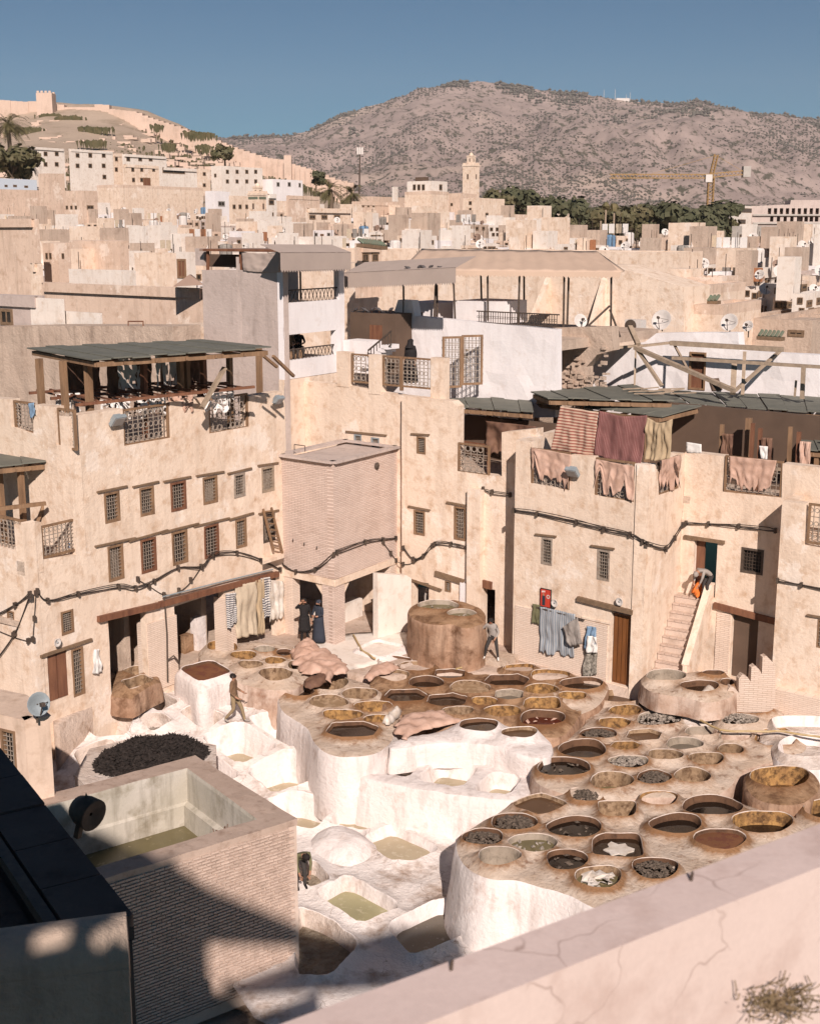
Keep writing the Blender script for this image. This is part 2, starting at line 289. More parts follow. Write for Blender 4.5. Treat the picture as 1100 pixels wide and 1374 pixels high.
M['red'] = simple('red_print', (0.50, 0.05, 0.03), 0.5, var=0.1)
M['hose'] = simple('yellow_hose', (0.50, 0.36, 0.18), 0.5)
M['pigeon'] = simple('pigeon_grey', (0.09, 0.08, 0.08), 0.7)
M['bluetub'] = simple('blue_plastic', (0.14, 0.24, 0.36), 0.4)
M['terracotta'] = simple('terracotta', (0.36, 0.16, 0.08), 0.8)
M['awngreen'] = simple('green_paint', (0.08, 0.24, 0.16), 0.6)
M['ochreroof'] = simple('ochre_sheeting', (0.52, 0.33, 0.13), 0.7)
M['redroof'] = simple('red_earth_roof', (0.34, 0.13, 0.08), 0.8)
M['paleblue'] = simple('pale_blue_wash', (0.55, 0.60, 0.66), 0.9, var=0.1)

# ------------------------------------------------------------ mesh helpers
def tag(o, label=None, cat=None, group=None, kind=None):
    if label: o['label'] = label
    if cat: o['category'] = cat
    if group: o['group'] = group
    if kind: o['kind'] = kind
    return o
BASE = {}
def thing(name, base, label, cat, group=None, rz=0.0):
    o = bpy.data.objects.new(name, None); C.objects.link(o); o.location = base; o.empty_display_size = 0.2
    o.rotation_euler.z = rz
    BASE[o.name] = Vector(base); return tag(o, label, cat, group)
def mk(name, verts, faces, m, parent=None, smooth=False, base=None, mats=None, uv=None, mi=None):
    """one mesh object; verts in world coordinates, stored relative to the base of the thing"""
    if base is None:
        base = BASE[parent.name] if parent is not None else Vector((0, 0, 0))
    me = bpy.data.meshes.new(name)
    b = np.array(base, dtype=float)
    va = np.array([tuple(v) for v in verts], dtype=float) - b if not isinstance(verts, np.ndarray) else verts - b
    me.from_pydata(va.tolist(), [], [tuple(int(i) for i in f) for f in faces])
    for mm in (mats or [m]): me.materials.append(M[mm] if isinstance(mm, str) else mm)
    if mi is not None: me.polygons.foreach_set('material_index', np.array(mi, dtype=np.int32))
    if smooth: me.polygons.foreach_set('use_smooth', np.ones(len(me.polygons), dtype=bool))
    if uv is not None:
        l = me.uv_layers.new(name='UVMap'); idx = np.empty(len(me.loops), dtype=np.int32); me.loops.foreach_get('vertex_index', idx)
        l.data.foreach_set('uv', np.array(uv, dtype=float)[idx].ravel())
    me.update()
    o = bpy.data.objects.new(name, me); C.objects.link(o)
    if parent is not None:
        o.parent = parent; BASE[o.name] = Vector(base)
    else:
        o.location = base; BASE[o.name] = Vector(base)
    return o
class MB:
    def __init__(s): s.v = []; s.f = []
    def add(s, vs, fs):
        k = len(s.v); s.v += [Vector(v) for v in vs]; s.f += [tuple(i + k for i in f) for f in fs]; return s
    def obox(s, c, a, b, d):
        """box: centre c, half vectors a, b, d"""
        c = Vector(c); vs = [c + a * i + b * j + d * k for k in (-1, 1) for j in (-1, 1) for i in (-1, 1)]
        return s.add(vs, [(0, 2, 3, 1), (4, 5, 7, 6), (0, 1, 5, 4), (2, 6, 7, 3), (0, 4, 6, 2), (1, 3, 7, 5)])
    def fbox(s, fr, s0, z0, s1, z1, o0, o1):
        c = fr.w((s0 + s1) / 2, (z0 + z1) / 2, (o0 + o1) / 2)
        return s.obox(c, fr.t * abs(s1 - s0) / 2, fr.n * -abs(o1 - o0) / 2, Vector((0, 0, abs(z1 - z0) / 2)))
    def bar(s, p, q, w=0.05, h=None, roll=None):
        p = Vector(p); q = Vector(q); d = q - p; h = h or w
        if d.length < 1e-5: return s
        x = d.normalized(); up = Vector((0, 0, 1)) if abs(x.z) < 0.95 else (roll or DA)
        y = up.cross(x).normalized(); z = x.cross(y)
        return s.obox((p + q) / 2, d / 2, y * w / 2, z * h / 2)
    def tube(s, pts, r, n=6, cap=True, r1=None):
        pts = [Vector(p) for p in pts]; k = len(s.v); m = len(pts)
        for i, p in enumerate(pts):
            d = (pts[min(i + 1, m - 1)] - pts[max(i - 1, 0)]).normalized()
            up = Vector((0, 0, 1)) if abs(d.z) < 0.95 else Vector((1, 0, 0))
            x = up.cross(d).normalized(); y = d.cross(x)
            rr = r if r1 is None else r + (r1 - r) * i / max(1, m - 1)
            for j in range(n):
                a = 2 * math.pi * j / n; s.v.append(p + x * rr * math.cos(a) + y * rr * math.sin(a))
        for i in range(m - 1):
            for j in range(n):
                a, b = k + i * n + j, k + i * n + (j + 1) % n
                s.f.append((a, b, b + n, a + n))
        if cap: s.f.append(tuple(k + j for j in reversed(range(n)))); s.f.append(tuple(k + (m - 1) * n + j for j in range(n)))
        return s
    def lathe(s, c, prof, n=16, ax=None, cap=False):
        """prof: (radius, height) pairs turned about z (or the frame ax = (x, y, z) axes)"""
        c = Vector(c); X, Y, Z = ax or (Vector((1, 0, 0)), Vector((0, 1, 0)), Vector((0, 0, 1))); k = len(s.v)
        for r, h in prof:
            for j in range(n):
                a = 2 * math.pi * j / n; s.v.append(c + X * r * math.cos(a) + Y * r * math.sin(a) + Z * h)
        for i in range(len(prof) - 1):
            for j in range(n):
                a, b = k + i * n + j, k + i * n + (j + 1) % n; s.f.append((a, b, b + n, a + n))
        if cap: s.f.append(tuple(k + (len(prof) - 1) * n + j for j in range(n)))
        return s
    def prism(s, poly, z0, z1):
        """poly: list of xy; z0 may be a number, z1 likewise"""
        n = len(poly); k = len(s.v)
        ar = sum(poly[i][0] * poly[(i + 1) % n][1] - poly[(i + 1) % n][0] * poly[i][1] for i in range(n))
        if ar < 0: poly = list(reversed(poly))
        for z in (z0, z1):
            for p in poly: s.v.append(Vector((p[0], p[1], z)))
        s.f.append(tuple(k + i for i in reversed(range(n)))); s.f.append(tuple(k + n + i for i in range(n)))
        for i in range(n): j = (i + 1) % n; s.f.append((k + i, k + j, k + n + j, k + n + i))
        return s
    def ball(s, c, rx, ry, rz, n=8, m=6, jit=0.0, rnd=None):
        k = len(s.v); c = Vector(c)
        s.v.append(c + Vector((0, 0, rz)))
        for i in range(1, m):
            t = math.pi * i / m
            for j in range(n):
                a = 2 * math.pi * j / n; q = 1 + (rnd.uniform(-jit, jit) if rnd else 0)
                s.v.append(c + Vector((rx * math.sin(t) * math.cos(a) * q, ry * math.sin(t) * math.sin(a) * q, rz * math.cos(t) * q)))
        s.v.append(c + Vector((0, 0, -rz))); L = len(s.v) - 1
        for j in range(n): s.f.append((k, k + 1 + j, k + 1 + (j + 1) % n)); s.f.append((L, L - n + (j + 1) % n, L - n + j))
        for i in range(m - 2):
            for j in range(n):
                a, b = k + 1 + i * n + j, k + 1 + i * n + (j + 1) % n; s.f.append((a, a + n, b + n, b))
        return s
    def ok(s): return len(s.f) > 0
    def build(s, name, m, parent=None, smooth=False, base=None, **k): return mk(name, s.v, s.f, m, parent, smooth, base, **k)

def inpoly(P, poly):
    x, y = P[:, 0], P[:, 1]; r = np.zeros(len(P), bool); n = len(poly)
    for i in range(n):
        x0, y0 = poly[i]; x1, y1 = poly[(i + 1) % n]
        c = ((y0 > y) != (y1 > y))
        if y1 != y0: r ^= c & (x < (x1 - x0) * (y - y0) / (y1 - y0) + x0)
    return r
def dpoly(P, poly):
    best = np.full(len(P), 1e9); n = len(poly)
    for i in range(n):
        a = np.array(poly[i]); b = np.array(poly[(i + 1) % n]); d = b - a; L = (d * d).sum() + 1e-12
        t = np.clip(((P - a) @ d) / L, 0, 1); q = P - (a + t[:, None] * d)
        best = np.minimum(best, np.sqrt((q * q).sum(1)))
    return best
def dens(poly, sp):
    out = []; n = len(poly)
    for i in range(n):
        a = np.array(poly[i], float); b = np.array(poly[(i + 1) % n], float); k = max(1, int(round(np.linalg.norm(b - a) / sp)))
        out += [tuple(a + (b - a) * j / k) for j in range(k)]
    return out
def chaikin(poly, it=2, q=0.25):
    for _ in range(it):
        out = []; n = len(poly)
        for i in range(n):
            a = np.array(poly[i], float); b = np.array(poly[(i + 1) % n], float)
            out += [tuple(a * (1 - q) + b * q), tuple(a * q + b * (1 - q))]
        poly = out
    return poly
def ccw(poly):
    n = len(poly); ar = sum(poly[i][0] * poly[(i + 1) % n][1] - poly[(i + 1) % n][0] * poly[i][1] for i in range(n))
    return list(poly) if ar > 0 else list(reversed(poly))
def sheet(outline, holes, sp, esp=None, seed=0):
    """triangulate a polygon with holes; returns points, triangles, index lists of each loop"""
    esp = esp or sp; rn = np.random.RandomState(seed)
    loops = [dens(ccw(outline), esp)] + [list(h) for h in holes]
    P = np.array(loops[0]); lo = P.min(0); hi = P.max(0)
    gx = np.arange(lo[0], hi[0], sp); gy = np.arange(lo[1], hi[1], sp * 0.87)
    pts = np.array([(x + (j % 2) * sp / 2, y) for j, y in enumerate(gy) for x in gx])
    if len(pts):
        pts = pts + rn.uniform(-0.18, 0.18, pts.shape) * sp
        k = inpoly(pts, loops[0]) & (dpoly(pts, loops[0]) > sp * 0.45)
        for h in loops[1:]:
            pts = pts[k]; k = ~inpoly(pts, h) & (dpoly(pts, h) > sp * 0.4)
        pts = pts[k]
    inp = []; edges = []
    for l in loops:
        b = len(inp); inp += [Vector((float(p[0]), float(p[1]))) for p in l]
        edges += [(b + i, b + (i + 1) % len(l)) for i in range(len(l))]
    inp += [Vector((float(p[0]), float(p[1]))) for p in pts]
    ov, oe, of, vo, eo, fo = geometry.delaunay_2d_cdt(inp, edges, [], 0, 1e-5)
    V = np.array([(v[0], v[1]) for v in ov]); T = np.array([f for f in of if len(f) == 3])
    cen = V[T].mean(1); keep = inpoly(cen, loops[0])
    for h in loops[1:]: keep &= ~inpoly(cen, h)
    T = T[keep]
    e1 = V[T[:, 1]] - V[T[:, 0]]; e2 = V[T[:, 2]] - V[T[:, 0]]; cr = e1[:, 0] * e2[:, 1] - e1[:, 1] * e2[:, 0]
    T[cr < 0] = T[cr < 0][:, ::-1]
    mp = {}
    for i, l in enumerate(vo):
        for j in l: mp[j] = i
    idx = []; b = 0
    for l in loops: idx.append([mp.get(b + i, 0) for i in range(len(l))]); b += len(l)
    return V, T, idx

# ------------------------------------------------------------ vats and pits
ORD = ['first', 'second', 'third', 'fourth', 'fifth', 'sixth', 'seventh', 'eighth', 'ninth', 'tenth']
#        wall       contents    depth  flare  words
KIND = {
 'amber': ('amber', 'l_amber', 0.75, 0.10, 'empty amber crusted vat'),
 'orange': ('amber', 'l_amber', 0.55, 0.10, 'empty bright orange vat'),
 'ambdark': ('amber', 'l_dark', 0.38, 0.06, 'amber walled dark vat'),
 'tan': ('tanwall', 'l_tan', 0.60, 0.12, 'dry tan vat'),
 'tanflat': ('tanwall', 'l_tan', 0.10, 0.04, 'mud filled vat'),
 'dark': ('brownwall', 'l_dark', 0.20, 0.05, 'dark brown dye vat'),
 'darkhi': ('brownwall', 'l_dark', 0.10, 0.04, 'brimming dark brown vat'),
 'black': ('brownwall', 'l_black', 0.18, 0.05, 'black dye vat'),
 'blackhi': ('brownwall', 'l_black', 0.14, 0.03, 'brimming black vat'),
 'brown': ('tanwall', 'l_brown', 0.20, 0.05, 'brown dye vat'),
 'brownhi': ('tanwall', 'l_brown', 0.10, 0.03, 'brimming brown vat'),
 'red': ('brownwall', 'l_red', 0.24, 0.05, 'dark red dye vat'),
 'rust': ('brownwall', 'l_rust', 0.08, 0.03, 'rust crusted vat'),
 'pink': ('greywall', 'l_pink', 0.30, 0.05, 'pinkish dye vat'),
 'grey': ('greywall', 'l_grey', 0.22, 0.06, 'grey water vat'),
 'greydry': ('greywall', 'l_tan', 0.55, 0.10, 'dry grey vat'),
 'rubble': ('brownwall', 'rubble', 0.16, 0.04, 'vat of dark scraps'),
 'rubblegrey': ('greywall', 'rubblegrey', 0.12, 0.04, 'vat of grey scraps'),
 'olive': ('tanwall', 'l_olive', 0.45, 0.10, 'olive water vat'),
 'palewash': ('greywall', 'l_olive', 0.16, 0.04, 'pale water vat'),
 'hides': ('tanwall', 'l_olive', 0.16, 0.04, 'folded white hides vat'),
 'whitehide': ('brownwall', 'l_dark', 0.14, 0.03, 'floating white hide vat'),
 'basket': ('greywall', 'l_tan', 0.50, 0.16, 'dry grey ribbed vat'),
 'whitedry': ('lime', 'limetop', 0.30, 0.16, 'dry whitewashed basin'),
 'limehi': ('lime', 'l_lime', 0.18, 0.12, 'brimming beige pit'),
 'lime': ('lime', 'l_lime', 0.45, 0.22, 'half empty white pit'),
 'limegreen': ('lime', 'l_green', 0.30, 0.10, 'olive green water pit'),
 'limegrey': ('lime', 'l_grey', 0.30, 0.10, 'grey water pit'),
 'limesilt': ('limetop', 'limesilt', 0.35, 0.10, 'lumpy silted pit'),
 'tandry': ('limetop', 'l_tan', 0.60, 0.20, 'dry tan pit'),
 'tanrubble': ('limetop', 'rubblegrey', 0.45, 0.12, 'rubble strewn tan pit'),
 'darkpit': ('tanwall', 'l_dark', 0.40, 0.05, 'pit of dark water'),
}
def Gz(u, v, zf):
    z = zf(0, 40) if callable(zf) else zf
    if not callable(zf): return G(u, v, z)
    for _ in range(40):
        p = G(u, v, z); z += (zf(p.x, p.y) - z) * 0.5
    return G(u, v, z)
def scraps(mb, ring, z, rnd, n, size=0.12, lift=0.10):
    R_ = np.array([(p[0], p[1]) for p in ring]); lo = R_.min(0); hi = R_.max(0); c = (lo + hi) / 2; k = 0
    for _ in range(n * 4):
        if k >= n: break
        q = np.array([[rnd.uniform(lo[0], hi[0]), rnd.uniform(lo[1], hi[1])]])
        if not inpoly(q, R_)[0] or dpoly(q, R_)[0] < size * 0.7: continue
        k += 1
        h = lift * (1 - (np.linalg.norm((q[0] - c) / (hi - lo + 1e-6)) * 2) ** 2) + rnd.uniform(0, 0.05)
        a = rnd.uniform(0, 6.28); s = size * rnd.uniform(0.5, 1.3)
        x = Vector((math.cos(a), math.sin(a), rnd.uniform(-.4, .4))) * s; y = Vector((-math.sin(a), math.cos(a), rnd.uniform(-.5, .5))) * s * rnd.uniform(.4, .9)
        o = Vector((q[0][0], q[0][1], z + 0.02 + max(0, h)))
        b = Vector((0, 0, rnd.uniform(.02, .06)))
        mb.add([o - x, o - y * 0.8, o + x, o + y, o + b + x * 0.1], [(0, 1, 4), (1, 2, 4), (2, 3, 4), (3, 0, 4)])
DROP = []
def cluster(phrase, zf, outline, rows, base, rim, wall, name='dye_vat', cat='vat', group=None, sp=0.17, lip=0.09, smooth_out=2,
            minw=0.06, expand=0.10, grow=1.6, rough=0.03, seed=1, wallflare=0.10, skirt=True, rimof=None):
    rnd = random.Random(seed); zfun = zf if callable(zf) else (lambda x, y: zf)
    ow = [tuple(Gz(u, v, zf)[:2]) for u, v in outline]
    ow = ccw(chaikin(ow, smooth_out))
    A_ = np.array(ow); tg_ = np.roll(A_, -1, 0) - np.roll(A_, 1, 0); tg_ /= np.linalg.norm(tg_, axis=1)[:, None] + 1e-9
    ow = [tuple(x) for x in A_ + np.column_stack([tg_[:, 1], -tg_[:, 0]]) * expand]
    items = []
    for ri, row in enumerate(rows):
        for ci, it in enumerate(row):
            if isinstance(it[0], (list, tuple)):
                poly, kind = it[0], it[1]; px = chaikin([tuple(p) for p in poly], 2, 0.13); px = dens(px, 3.0); words = it[2] if len(it) > 2 else None
            else:
                cx, cy, rx, ry, kind = it[:5]; shp = it[5] if len(it) > 5 else None; words = it[6] if len(it) > 6 else None
                px = []; e = {'sq': 4.0, 'hex': 2.6}.get(shp, rnd.uniform(1.9, 2.5)); ph = rnd.uniform(0, 6.28); am = 0.05; rot = rnd.uniform(-.25, .25)
                for k in range(28):
                    a = 2 * math.pi * k / 28; ca, sa = math.cos(a + rot), math.sin(a + rot)
                    if shp == 'hex': q = 1 / max(abs(math.cos(((a + 0.3) % (math.pi / 3)) - math.pi / 6)), .87) * 0.93
                    else: q = 1 + am * math.sin(3 * a + ph) + am * 0.6 * math.sin(2 * a + ph * 2)
                    if shp == 'dia': q = 1 / (abs(ca) ** 1.25 + abs(sa) ** 1.25) ** (1 / 1.25) * 1.12; x, y = ca * q, sa * q
                    else: x = abs(ca) ** (2 / e) * math.copysign(1, ca) * q; y = abs(sa) ** (2 / e) * math.copysign(1, sa) * q
                    px.append((cx + x * rx, cy + y * ry))
            w = [Gz(u, v, zf) for u, v in px]; w = ccw([(p.x, p.y) for p in w])
            items.append(dict(p=np.array(w), kind=kind, ri=ri, ci=ci, n=len(row), words=words))
    OW = np.array(ow)
    for _ in range(14):                      # keep a wall between neighbours and towards the edge
        ch = False
        for i, a in enumerate(items):
            ca = a['p'].mean(0); s = 1.0
            if (~inpoly(a['p'], OW)).any() or dpoly(a['p'], OW).min() < minw * 0.8: s = 0.95
            for j, b in enumerate(items):
                if i != j and np.linalg.norm(ca - b['p'].mean(0)) < 6:
                    if inpoly(a['p'], b['p']).any() or dpoly(a['p'], b['p']).min() < minw: s = 0.955
            if s < 1: a['p'] = ca + (a['p'] - ca) * s; ch = True
        if not ch: break
    DROP.extend((phrase, a['ri'], a['ci']) for a in items if not inpoly(a['p'], OW).all())
    items = [a for a in items if inpoly(a['p'], OW).all()]
    g = [1.0] * len(items)                   # then let each opening grow towards its neighbours
    for _ in range(10):
        for i, a in enumerate(items):
            if g[i] > grow: continue
            ca = a['p'].mean(0); q = ca + (a['p'] - ca) * 1.03
            if (~inpoly(q, OW)).any() or dpoly(q, OW).min() < minw * 1.5: g[i] = 9; continue
            if any(np.linalg.norm(ca - b['p'].mean(0)) < 6 and (inpoly(q, b['p']).any() or dpoly(q, b['p']).min() < minw * 1.15) for j, b in enumerate(items) if j != i): g[i] = 9; continue
            a['p'] = q; g[i] *= 1.03
    V, T, idx = sheet(ow, [a['p'] for a in items], sp, seed=seed)
    dyk = [(rnd.uniform(.35, 1) if a['kind'] in ('dark', 'darkhi', 'black', 'blackhi', 'brown', 'red', 'rust', 'whitehide', 'rubble', 'ambdark', 'hides') else rnd.uniform(0, .55)) for a in items]
    nV = len(V); D = np.stack([dpoly(V, a['p']) for a in items]) if items else np.full((1, nV), 9.)
    dh = D.min(0); dout = dpoly(V, OW)
    z = np.array([zfun(x, y) for x, y in V])
    nse = np.array([noise.fractal(Vector((x * 1.7, y * 1.7, seed)), 0.8, 2.1, 4) for x, y in V])
    z = z + lip * np.exp(-(dh / 0.10) ** 2) - 0.9 * lip * (1 - np.exp(-(dh / 0.22) ** 2)) + nse * rough - 0.06 * np.exp(-dout / 0.06)
    P3 = np.column_stack([V, z])
    # shared normals
    nr = np.cross(P3[T[:, 1]] - P3[T[:, 0]], P3[T[:, 2]] - P3[T[:, 0]]); vn = np.zeros_like(P3)
    for k in range(3): np.add.at(vn, T[:, k], nr)
    vn /= np.linalg.norm(vn, axis=1)[:, None] + 1e-12
    cen = V[T].mean(1)
    own = np.stack([dpoly(cen, a['p']) for a in items]).argmin(0)
    oi = idx[0]; opts = P3[oi]; no = len(oi)
    edgec = (opts + np.roll(opts, -1, 0)) / 2
    oown = np.stack([dpoly(edgec[:, :2], a['p']) for a in items]).argmin(0)
    # outward normals of the outline
    tg = np.roll(opts, -1, 0)[:, :2] - np.roll(opts, 1, 0)[:, :2]; tg /= np.linalg.norm(tg, axis=1)[:, None] + 1e-9
    onrm = np.column_stack([tg[:, 1], -tg[:, 0]])
    levels = []
    zb = base
    for k in range(8):
        if k == 0: off, zz = 0.0, opts[:, 2]
        else:
            t = (k - 1) / 6.0; off = 0.035 + wallflare * t
            zz = (opts[:, 2] - 0.07) * (1 - t) + zb * t
        q = opts[:, :2] + onrm * off
        w_ = np.array([noise.fractal(Vector((x * 1.3, y * 1.3, float(z_) * 1.3)), 0.8, 2, 3) for (x, y), z_ in zip(q, zz)]) if k else 0
        q = q + onrm * (w_ * 0.05 if np.ndim(w_) == 0 else (w_ * 0.05)[:, None])
        levels.append(np.column_stack([q, zz]))
    words_count = {}
    for i, a in enumerate(items):
        wm, lm, dep, fl, words = KIND[a['kind']]; words = a['words'] or words
        p = a['p']; c = p.mean(0); zr = P3[idx[1 + i], 2]; zlow = zr.min(); zl = zlow - dep
        if phrase is None or (len(rows) == 1 and a['n'] == 1): lab = words
        else:
            pos = f"{ORD[a['ci']]} from left" if a['n'] > 1 else 'single'
            rowp = f" in {ORD[a['ri']]} row" if len(rows) > 1 else ''
            lab = f'{words}, {pos}{rowp}, {phrase}'
        th = thing(name, (c[0], c[1], zl), lab, cat, group)
        tris = T[own == i]; u_, inv = np.unique(tris, return_inverse=True)
        ro = mk('rim', P3[u_], inv.reshape(-1, 3), rimof(a) if rimof else rim, th, smooth=True)
        at_ = ro.data.attributes.new('dye', 'FLOAT', 'POINT'); at_.data.foreach_set('value', (np.exp(-D[:, u_] / .16) * np.array(dyk)[:, None]).max(0).astype(np.float32))
        try: ro.data.normals_split_custom_set_from_vertices([tuple(x) for x in vn[u_]])
        except Exception: pass
        # basin
        ring0 = P3[idx[1 + i]]; n = len(ring0); rings = [ring0]
        for (f, zt) in ((0.02, -0.018), (0.035, -0.06), (0.04 + fl * 0.35, None), (0.05 + fl, -1)):
            q = c + (ring0[:, :2] - c) * (1 - f)
            if zt is None: zz = (ring0[:, 2] + zl) / 2
            elif zt == -1: zz = np.full(n, zl)
            else: zz = ring0[:, 2] + zt
            nn = np.array([noise.noise(Vector((x * 3, y * 3, float(k_) * 3))) for (x, y), k_ in zip(q, zz)]) * 0.03
            q = q + (q - c) * nn[:, None]
            rings.append(np.column_stack([q, zz]))
        vs = np.concatenate(rings); fs = []
        for k in range(4):
            for j in range(n): j2 = (j + 1) % n; fs.append((k * n + j, k * n + j2, (k + 1) * n + j2, (k + 1) * n + j))
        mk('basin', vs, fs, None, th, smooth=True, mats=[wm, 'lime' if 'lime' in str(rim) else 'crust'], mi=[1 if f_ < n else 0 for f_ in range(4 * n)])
        last = rings[-1]
        lv = np.concatenate([last, [[c[0], c[1], zl]]]); lf = [(j, (j + 1) % n, n) for j in range(n)]
        if a['kind'] in ('limesilt', 'whitedry', 'tandry', 'tan', 'tanflat', 'amber', 'orange', 'basket', 'greydry'):
            # uneven silted bottom
            hv, hT, hi_ = sheet([tuple(x[:2]) for x in last], [], 0.22, seed=i)
            amp = 0.10 if a['kind'] in ('limesilt',) else 0.035
            hz = np.array([zl + noise.fractal(Vector((x * 1.5, y * 1.5, 3.0)), 0.8, 2, 3) * amp for x, y in hv])
            hz[hi_[0]] = zl
            mk('silt', np.column_stack([hv, hz]), hT, lm, th, smooth=True)
        else:
            nm = 'hide_scraps' if 'rubble' in a['kind'] else 'dye_surface' if cat == 'vat' else 'water_surface'
            if 'rubble' in a['kind']:
                mk('dye_surface', lv, lf, 'l_dark', th)
                mb = MB(); scraps(mb, last, zl, rnd, 150, 0.10, 0.16); tag(mb.build('hide_scraps', lm, th), kind='stuff')
            else: mk(nm, lv, lf, lm, th)
        if a['kind'] in ('palewash', 'red', 'blackhi'):
            mb = MB(); scraps(mb, last, zl - 0.03, rnd, 11, 0.10, 0.0); tag(mb.build('hide_scraps', 'rubble' if a['kind'] == 'blackhi' else 'rubblegrey' if a['kind'] != 'red' else 'hide', th), kind='stuff')
        if a['kind'] == 'hides':
            mb = MB(); scraps(mb, last, zl - 0.02, rnd, 24, 0.20, 0.05); tag(mb.build('folded_hides', 'palehide', th), kind='stuff')
        if a['kind'] == 'whitehide':
            mb = MB(); qq = [c + np.array([math.cos(t), math.sin(t)]) * r_ * 0.62 * (p.max(0) - p.min(0)) / 2 for t, r_ in zip(np.linspace(0, 6.0, 14), [1, .7, .9, .6, 1, .8, .55, .9, .75, 1, .6, .85, .7, .95])]
            mb.prism([tuple(x) for x in qq], zl + 0.005, zl + 0.04); mb.build('floating_hide', 'palehide', th)
        # outer wall of the block where this vat stands at its edge
        fs = []
        if skirt:
            sel = np.where(oown == i)[0]
            runs = []
            for j in sel:
                if runs and j == runs[-1][-1] + 1: runs[-1].append(j)
                else: runs.append([j])
            if len(runs) > 1 and runs[0][0] == 0 and runs[-1][-1] == no - 1: runs[0] = runs.pop() + runs[0]
            for sel in runs:
                fs = []
                vs = np.concatenate(levels)
                for k in range(7):
                    for j in sel: j2 = (j + 1) % no; fs.append((k * no + j2, k * no + j, (k + 1) * no + j, (k + 1) * no + j2))
                fs = np.array(fs); u_, inv = np.unique(fs, return_inverse=True)
                mk('outer_wall', vs[u_], inv.reshape(-1, 4), None, th, smooth=True, mats=[wall])
    return items

TG = 'dye vats of the tannery yard'
LG = 'lime pits of the tannery yard'
def zlime(x, y):
    Y = [20, 30, 36.2, 37.8, 41.3, 43.5, 60]; Z = [-2.6, -2.35, -2.1, -1.85, -0.75, -0.5, -0.4]
    return float(np.interp(y, Y, Z))

# ------------------------------------------------------------ ground of the yard
def flat(name, poly, z, m, kind='structure', sp=0.6, amp=0.05, down=None):
    V, T, idx = sheet(chaikin([tuple(p) for p in poly], 1), [], sp, seed=3)
    z_ = np.array([z + noise.fractal(Vector((x * 0.9, y * 0.9, z)), 0.8, 2, 4) * amp for x, y in V])
    P = np.column_stack([V, z_]).tolist(); F_ = [tuple(t) for t in T]
    if down is not None:
        k = len(P); oi = idx[0]; P += [[P[i][0], P[i][1], down] for i in oi]; n = len(oi)
        F_ += [(oi[(j + 1) % n], oi[j], k + j, k + (j + 1) % n) for j in range(n)]
    return tag(mk(name, P, F_, m, smooth=True), kind=kind)
def gp(l, z): return [tuple(G(u, v, z)[:2]) for u, v in l]
flat('ground', [(-40, 8), (40, 8), (40, 62), (-40, 62)], -3.3, 'floor', sp=2.0, amp=0.12)
flat('yard_floor', gp([(60, 985), (60, 760), (380, 770), (560, 790), (760, 790), (1000, 800), (1300, 850), (1300, 968), (1080, 950), (960, 940), (860, 928), (800, 916), (700, 905), (560, 905), (500, 912), (430, 895), (400, 880), (345, 872), (290, 880), (236, 886), (216, 912), (160, 930), (110, 955)], 0.0), 0.0, 'floor', sp=0.35, amp=0.03, down=-3)

cluster('low block by left porch', 0.3,
        [(270, 868), (288, 860), (345, 858), (392, 864), (412, 878), (418, 892), (402, 915), (382, 922), (350, 918), (312, 908), (290, 893), (272, 884)],
        [[(298, 869.5, 18, 6.5, 'amber'), (355.6, 873.5, 14, 4.2, 'grey'), (382, 878, 11, 4, 'darkhi')],
         [(327, 881.5, 17, 6, 'amber'), (369, 889, 15, 4.5, 'orange'), (397, 895, 9, 5, 'tan')],
         [(336, 894, 17, 5.5, 'tan'), (370, 907, 20, 8, 'tan')]],
        -1.2, 'vattop', 'vatwall', group=TG, seed=2, minw=0.09)
cluster('pale rounded block left of centre', 0.0,
        [(377, 935), (380, 920), (398, 910), (440, 903), (470, 908), (498, 916), (516, 930), (532, 948), (534, 966), (525, 982), (516, 996), (498, 1006), (470, 1010), (440, 1006), (424, 990), (418, 972), (400, 960), (382, 950)],
        [[(440, 918.5, 22, 8, 'tan'), (484, 933.5, 25, 8.5, 'tan')],
         [(402, 930, 17, 6, 'dark'), (441, 944, 26, 9, 'tanflat')],
         [(460, 962, 22, 5.5, 'orange'), (501, 950.5, 20, 6.5, 'orange')],
         [(472.7, 982, 31, 9.5, 'darkhi', 'hex'), (507, 967.5, 17, 5, 'orange')]],
        -2.3, 'vattop', 'lime', group=TG, seed=3, wallflare=0.18)
def c3rim(a): return 'vatbrown' if a['p'][:, 0].mean() < 5.3 else 'vattop'
